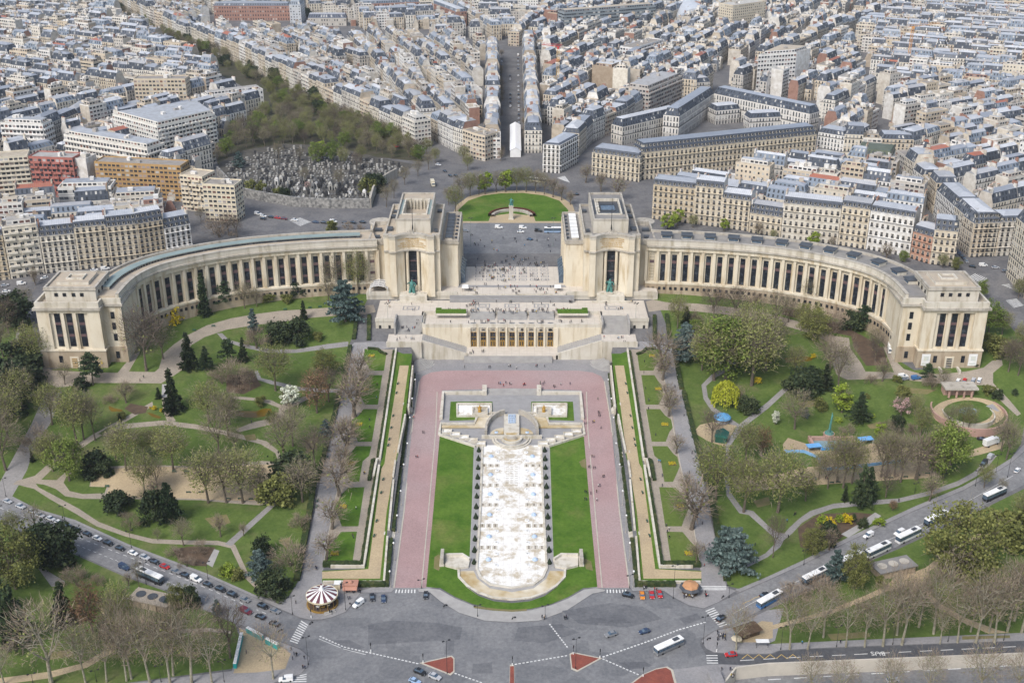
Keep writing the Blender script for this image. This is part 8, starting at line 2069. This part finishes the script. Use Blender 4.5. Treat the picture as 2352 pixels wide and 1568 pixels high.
for x,z in((-5,2.8),(0,4.5),(5,2.8),(-3,4),(3,4)):b.tube([(x,0,z),(x,9.6,z)],[.12]*2,5)
b.build('frame',[M_WHITE],r);b=MB();b.shared([(x,y,z)for y in(.1,9.5)for x,z in((-5,2.75),(-3,3.95),(0,4.45),(3,3.95),(5,2.75))],[(k,k+1,k+6,k+5)for k in range(4)]);b.build('glass_roof',[mat('milky_glass',(.4,.4,.4),(.33,.33,.34),rough=.2)],r)
for k,(pts,lab)in enumerate([([(964,1522),(1038,1505),(1044,1511),(1044,1543),(1035,1550)],'red'),([(1308,1501),(1316,1497),(1383,1511),(1326,1542),(1312,1536)],''),([(1440,1575),(1476,1548),(1506,1535),(1533,1530),(1546,1538),(1556,1575)],''),([(1171,1526),(1181,1526),(1182,1580),(1170,1580)],'')]):
 q=[at(*p)for p in pts];b=MB();A=sum(a.x*c.y-c.x*a.y for a,c in zip(q,q[1:]+q[:1]));q=q if A>0 else q[::-1];pl=[(v.x,v.y)for v in q]
 b.prism(pl,-.1,.15,0);b.prism([(sum(v[0]for v in pl)/len(pl)*.14+v[0]*.86,sum(v[1]for v in pl)/len(pl)*.14+v[1]*.86)for v in pl],.1,.17,1);tag(b.build('traffic_island',[M_KERB,M_TRI]),kind='structure')
for k,(x,y,t,wh)in enumerate([(852,1496,1478,'on the lane line left of the red triangles'),(972,1521,1503,'at the left tip of the left red triangle'),(1378,1510,1492,'at the right tip of the right red triangle'),(1317,1502,1482,'at the upper corner of the right red triangle'),(1177,1527,1505,'on the narrow centre island'),(1477,1553,1535,'on the lowest red island'),(715,1418,1400,'beside the carousel plaza crossing'),(1646,1495,1478,'by the quay crossing')]):
 p=at(x,y);r=empty('traffic_signal',p);tag(r,'black traffic signal '+wh,'traffic signal');h=3.0;b=MB();b.cyl((0,0,0),.2,1.0,8,1);b.cyl((0,0,1),.08,h-1,6,0);b.build('post',[M_DARK,M_WHITE],r);b=MB();b.box((0,-.1,h-.1),(.35,.35,1.1));b.build('signal_head',[M_DARK],r)
mk,my=MB(),MB()
def dash(px,n,w=.22,fill=.5,lift=.03,mb=mk):
 P=[at(*p)for p in px]
 for a,b in zip(P,P[1:]):
  L=(b-a).length;m=max(1,round(L/n))
  for k in range(m):flat_strip(mb,a.lerp(b,k/m),a.lerp(b,(k+fill)/m),w,lift)
def zebra(a0,a1,b0,b1,n):
 A0,A1,B0,B1=at(*a0),at(*a1),at(*b0),at(*b1)
 n=max(3,int((A1-A0).length/1.15))
 for k in range(n):t=(k+.25)/n;flat_strip(mk,A0.lerp(A1,t),B0.lerp(B1,t),.5,.03)
zebra((909,1353),(958,1353),(907,1361),(958,1361),10);zebra((1393,1353),(1442,1353),(1393,1361),(1444,1361),10);zebra((692,1424),(664,1474),(708,1434),(682,1480),14);zebra((1620,1402),(1655,1442),(1640,1394),(1672,1436),12);zebra((1622,1503),(1624,1526),(1648,1503),(1650,1526),7);zebra((690,1550),(660,1568),(704,1546),(704,1568),6);zebra((1604,1345),(1606,1356),(1668,1345),(1668,1356),5);zebra((664,506),(690,520),(690,500),(715,510),8);zebra((2224,637),(2255,650),(2240,628),(2270,640),7);zebra((2296,655),(2306,672),(2318,652),(2330,670),7);zebra((2310,690),(2330,708),(2335,686),(2352,702),7);zebra((1288,412),(1310,420),(1280,408),(1298,404),6)
dash([(734,1460),(790,1485),(848,1498),(964,1524)],1.4,.5,.6);dash([(732,1466),(788,1489),(846,1504)],9,.2,.9);dash([(1044,1545),(1110,1568)],1.4,.5,.6);dash([(1182,1525),(1306,1504)],1.4,.5,.6);dash([(1384,1508),(1480,1475),(1560,1445),(1624,1427)],1.4,.6,.6);dash([(1384,1512),(1470,1550)],1.4,.5,.6);dash([(1262,1432),(1305,1488)],1.4,.5,.6)
dash([(0,1166),(150,1222),(300,1280),(480,1352),(620,1412)],4,.22,.5);dash([(0,1184),(165,1246),(330,1312),(480,1376)],3,.18,.5);dash([(1680,1410),(1764,1364),(1850,1326),(1960,1276),(2070,1226),(2200,1164),(2330,1090)],60,.18,.97)
dash([(1700,1516),(1860,1507),(2064,1497),(2352,1483)],8,.3,.6);dash([(1764,1560),(2352,1526)],9,.4,.5)
for k in range(5):x=1764+k*26-60;dash([(x,1512),(x+13,1502),(x+26,1512)],99,.25,1,.03,my)
for k in range(4):x=1680+k*21;dash([(x,1413-k*10-14),(x+12,1396-k*10-4),(x+21,1403-k*10-14)],99,.2,1,.03,my)
tv,tf=text_geo('BUS',3.0);p=at(2014,1500);mk.shared([(p.x-(x-3),p.y-(y-1),p.z+.04)for x,y in tv],tf)
tag(mk.build('road_marking',[M_PAINT]),kind='structure');tag(my.build('road_marking',[M_YPAINT]),kind='structure')
P=[at(*p)for p in[(1690,1536),(1764,1527),(2230,1508),(2352,1503),(2700,1490)]]
b=MB();ribbon_mb(b,P,.6,.9,0,-5.4);tag(b.build('quay_wall',[mat('pale_concrete_wall',(.5,.46,.4),(.42,.39,.34),scale=.2)]),'long pale concrete wall above the sunken quay road','wall')
b=MB();ribbon_mb(b,[at(*p)for p in[(1690,1536),(1640,1600),(1600,1680)]],.6,.9,0,-5.4);tag(b.build('quay_wall',[M_WALLW]),'short pale wall at the mouth of the sunken quay road','wall')
p=at(2224,948);r=empty('aquarium_ring_wall',p);tag(r,'pink ring wall round the circular garden pool','wall')
for nm,R0,R1,h,m,a0,a1 in(('outer_wall',17.2,16.5,1.6,M_RED,-.25*pi,1.25*pi),('inner_kerb',11.9,11.4,.6,M_WALLW,0,2*pi),('lower_wall',17.4,16.6,.9,M_RED,1.2*pi,1.8*pi)):
 b=MB();b.lathe((0,0,0),[(R0,-4),(R0,h),(R1,h),(R1,-.3)],48,0,a0,a1);o=b.build(nm,[m],r);o.scale=(1,1.02,1)
p=at(2203,910);r=empty('pool_pavilion',p);tag(r,'low pink stone pavilion with four columns behind the round pool','pavilion');b=MB();b.box((0,3,0),(14.5,4,4.6));b.build('wall',[M_RED],r);b=MB();b.box((0,1.5,4.4),(15.8,8,.8));b.build('roof',[M_STONER],r)
for k in range(4):b=MB();b.cyl((-5.4+k*3.6,-1.2,0),.55,4.4,8);b.build('column',[M_RED],r)
p=at(1912,1022);r=empty('water_basin',p);tag(r,'rectangular pool with pink corner walls and blue tarpaulin edge','pool');b=MB();b.box((0,4,0),(19,1.2,2.2));b.box((-9.6,1,0),(1.2,8,2.2));b.box((9.6,1,0),(1.2,8,2.2));b.build('wall',[M_RED],r);b=MB();b.box((0,0,.1),(18,7.4,.3));b.build('water',[M_POOLB],r);b=MB();b.box((1,-4,0),(15,.8,1.0),.06);b.build('tarpaulin',[mat('blue_tarpaulin',(.04,.25,.6),(.1,.4,.7))],r)
p=at(1903,1006);r=empty('dragon_column',p);tag(r,'slender verdigris column sculpture on a round pink base','sculpture');b=MB();b.cyl((0,0,0),2.6,2.6,16);b.build('base',[M_RED],r);b=MB();b.tube([(0,0,2.5),(.1,0,7),(.5,0,11.5),(.3,0,13.2)],[.7,.5,.45,.15],8);b.lathe((0,0,2.6),[(2.2,0),(1.6,.9),(.6,.6)],10);b.build('bronze',[M_VERDI],r)
ribbon('blue_fence',[(1801,1039),(1846,1039),(1881,1054),(1884,1071),(1894,1080),(1926,1078),(1989,1071),(2069,1061)],.3,1.4,mat('pale_blue_boards',(.22,.42,.68),(.18,.36,.6)),label='winding pale blue board fence across the playground sand',cat='fence')
for k,(x,y)in enumerate([(1868,1034),(1987,1018)]):p=at(x,y);r=empty('blue_canopy',p,.2);tag(r,'blue canopy over a ride, %s of the two'%['left','right'][k],'canopy','blue canopies');b=MB();b.box((0,0,2.4),(6.5,3.4,.3));b.build('canopy',[mat('blue_awning',(.16,.38,.68),(.12,.32,.6))],r);b=MB();[b.cyl((i,j,0),.08,2.4,5)for i in(-3,3)for j in(-1.4,1.4)];b.build('post',[M_WHITE],r)
for k,(x,y,wh)in enumerate([(2050,1312,'below the coaches'),(352,1388,'below the white roofed coach')]):
 p=at(x,y);r=empty('garden_pavilion',p,.33 if k==0 else-.32);tag(r,'low sunken pavilion with three round roof lights %s'%wh,'pavilion','sunken pavilions');b=MB();b.box((0,0,0),(16,6.4,3));b.build('wall',[M_STONED],r);b=MB();b.box((0,0,3),(17,7.6,.45));b.build('roof',[M_ROOFG if k==0 else M_GRAV],r)
 for j in range(3):b=MB();b.cyl((-5+j*5,.3,3.45),1.9,.25,20);b.build('roof_light',[M_SLATEP if k else M_STONER],r)
 for j in range(5):b=MB();b.box((-7+j*3.5,-3.35,0),(.5,.5,3));b.build('column',[M_STONED],r)
hz=bpy.data.materials.new('haze_air');hz.use_nodes=True;ht=hz.node_tree;ht.nodes.clear()
pv=ht.nodes.new('ShaderNodeVolumePrincipled');pv.inputs['Color'].default_value=(0.86,0.92,1.0,1);pv.inputs['Density'].default_value=0.00006;pv.inputs['Anisotropy'].default_value=0.3
ho=ht.nodes.new('ShaderNodeOutputMaterial');ht.links.new(pv.outputs[0],ho.inputs['Volume'])
b=MB();b.box((0,1350,-7),(3300,2900,300));tag(b.build('haze',[hz]),'thin pale haze over the far roofs','haze',None,'stuff')
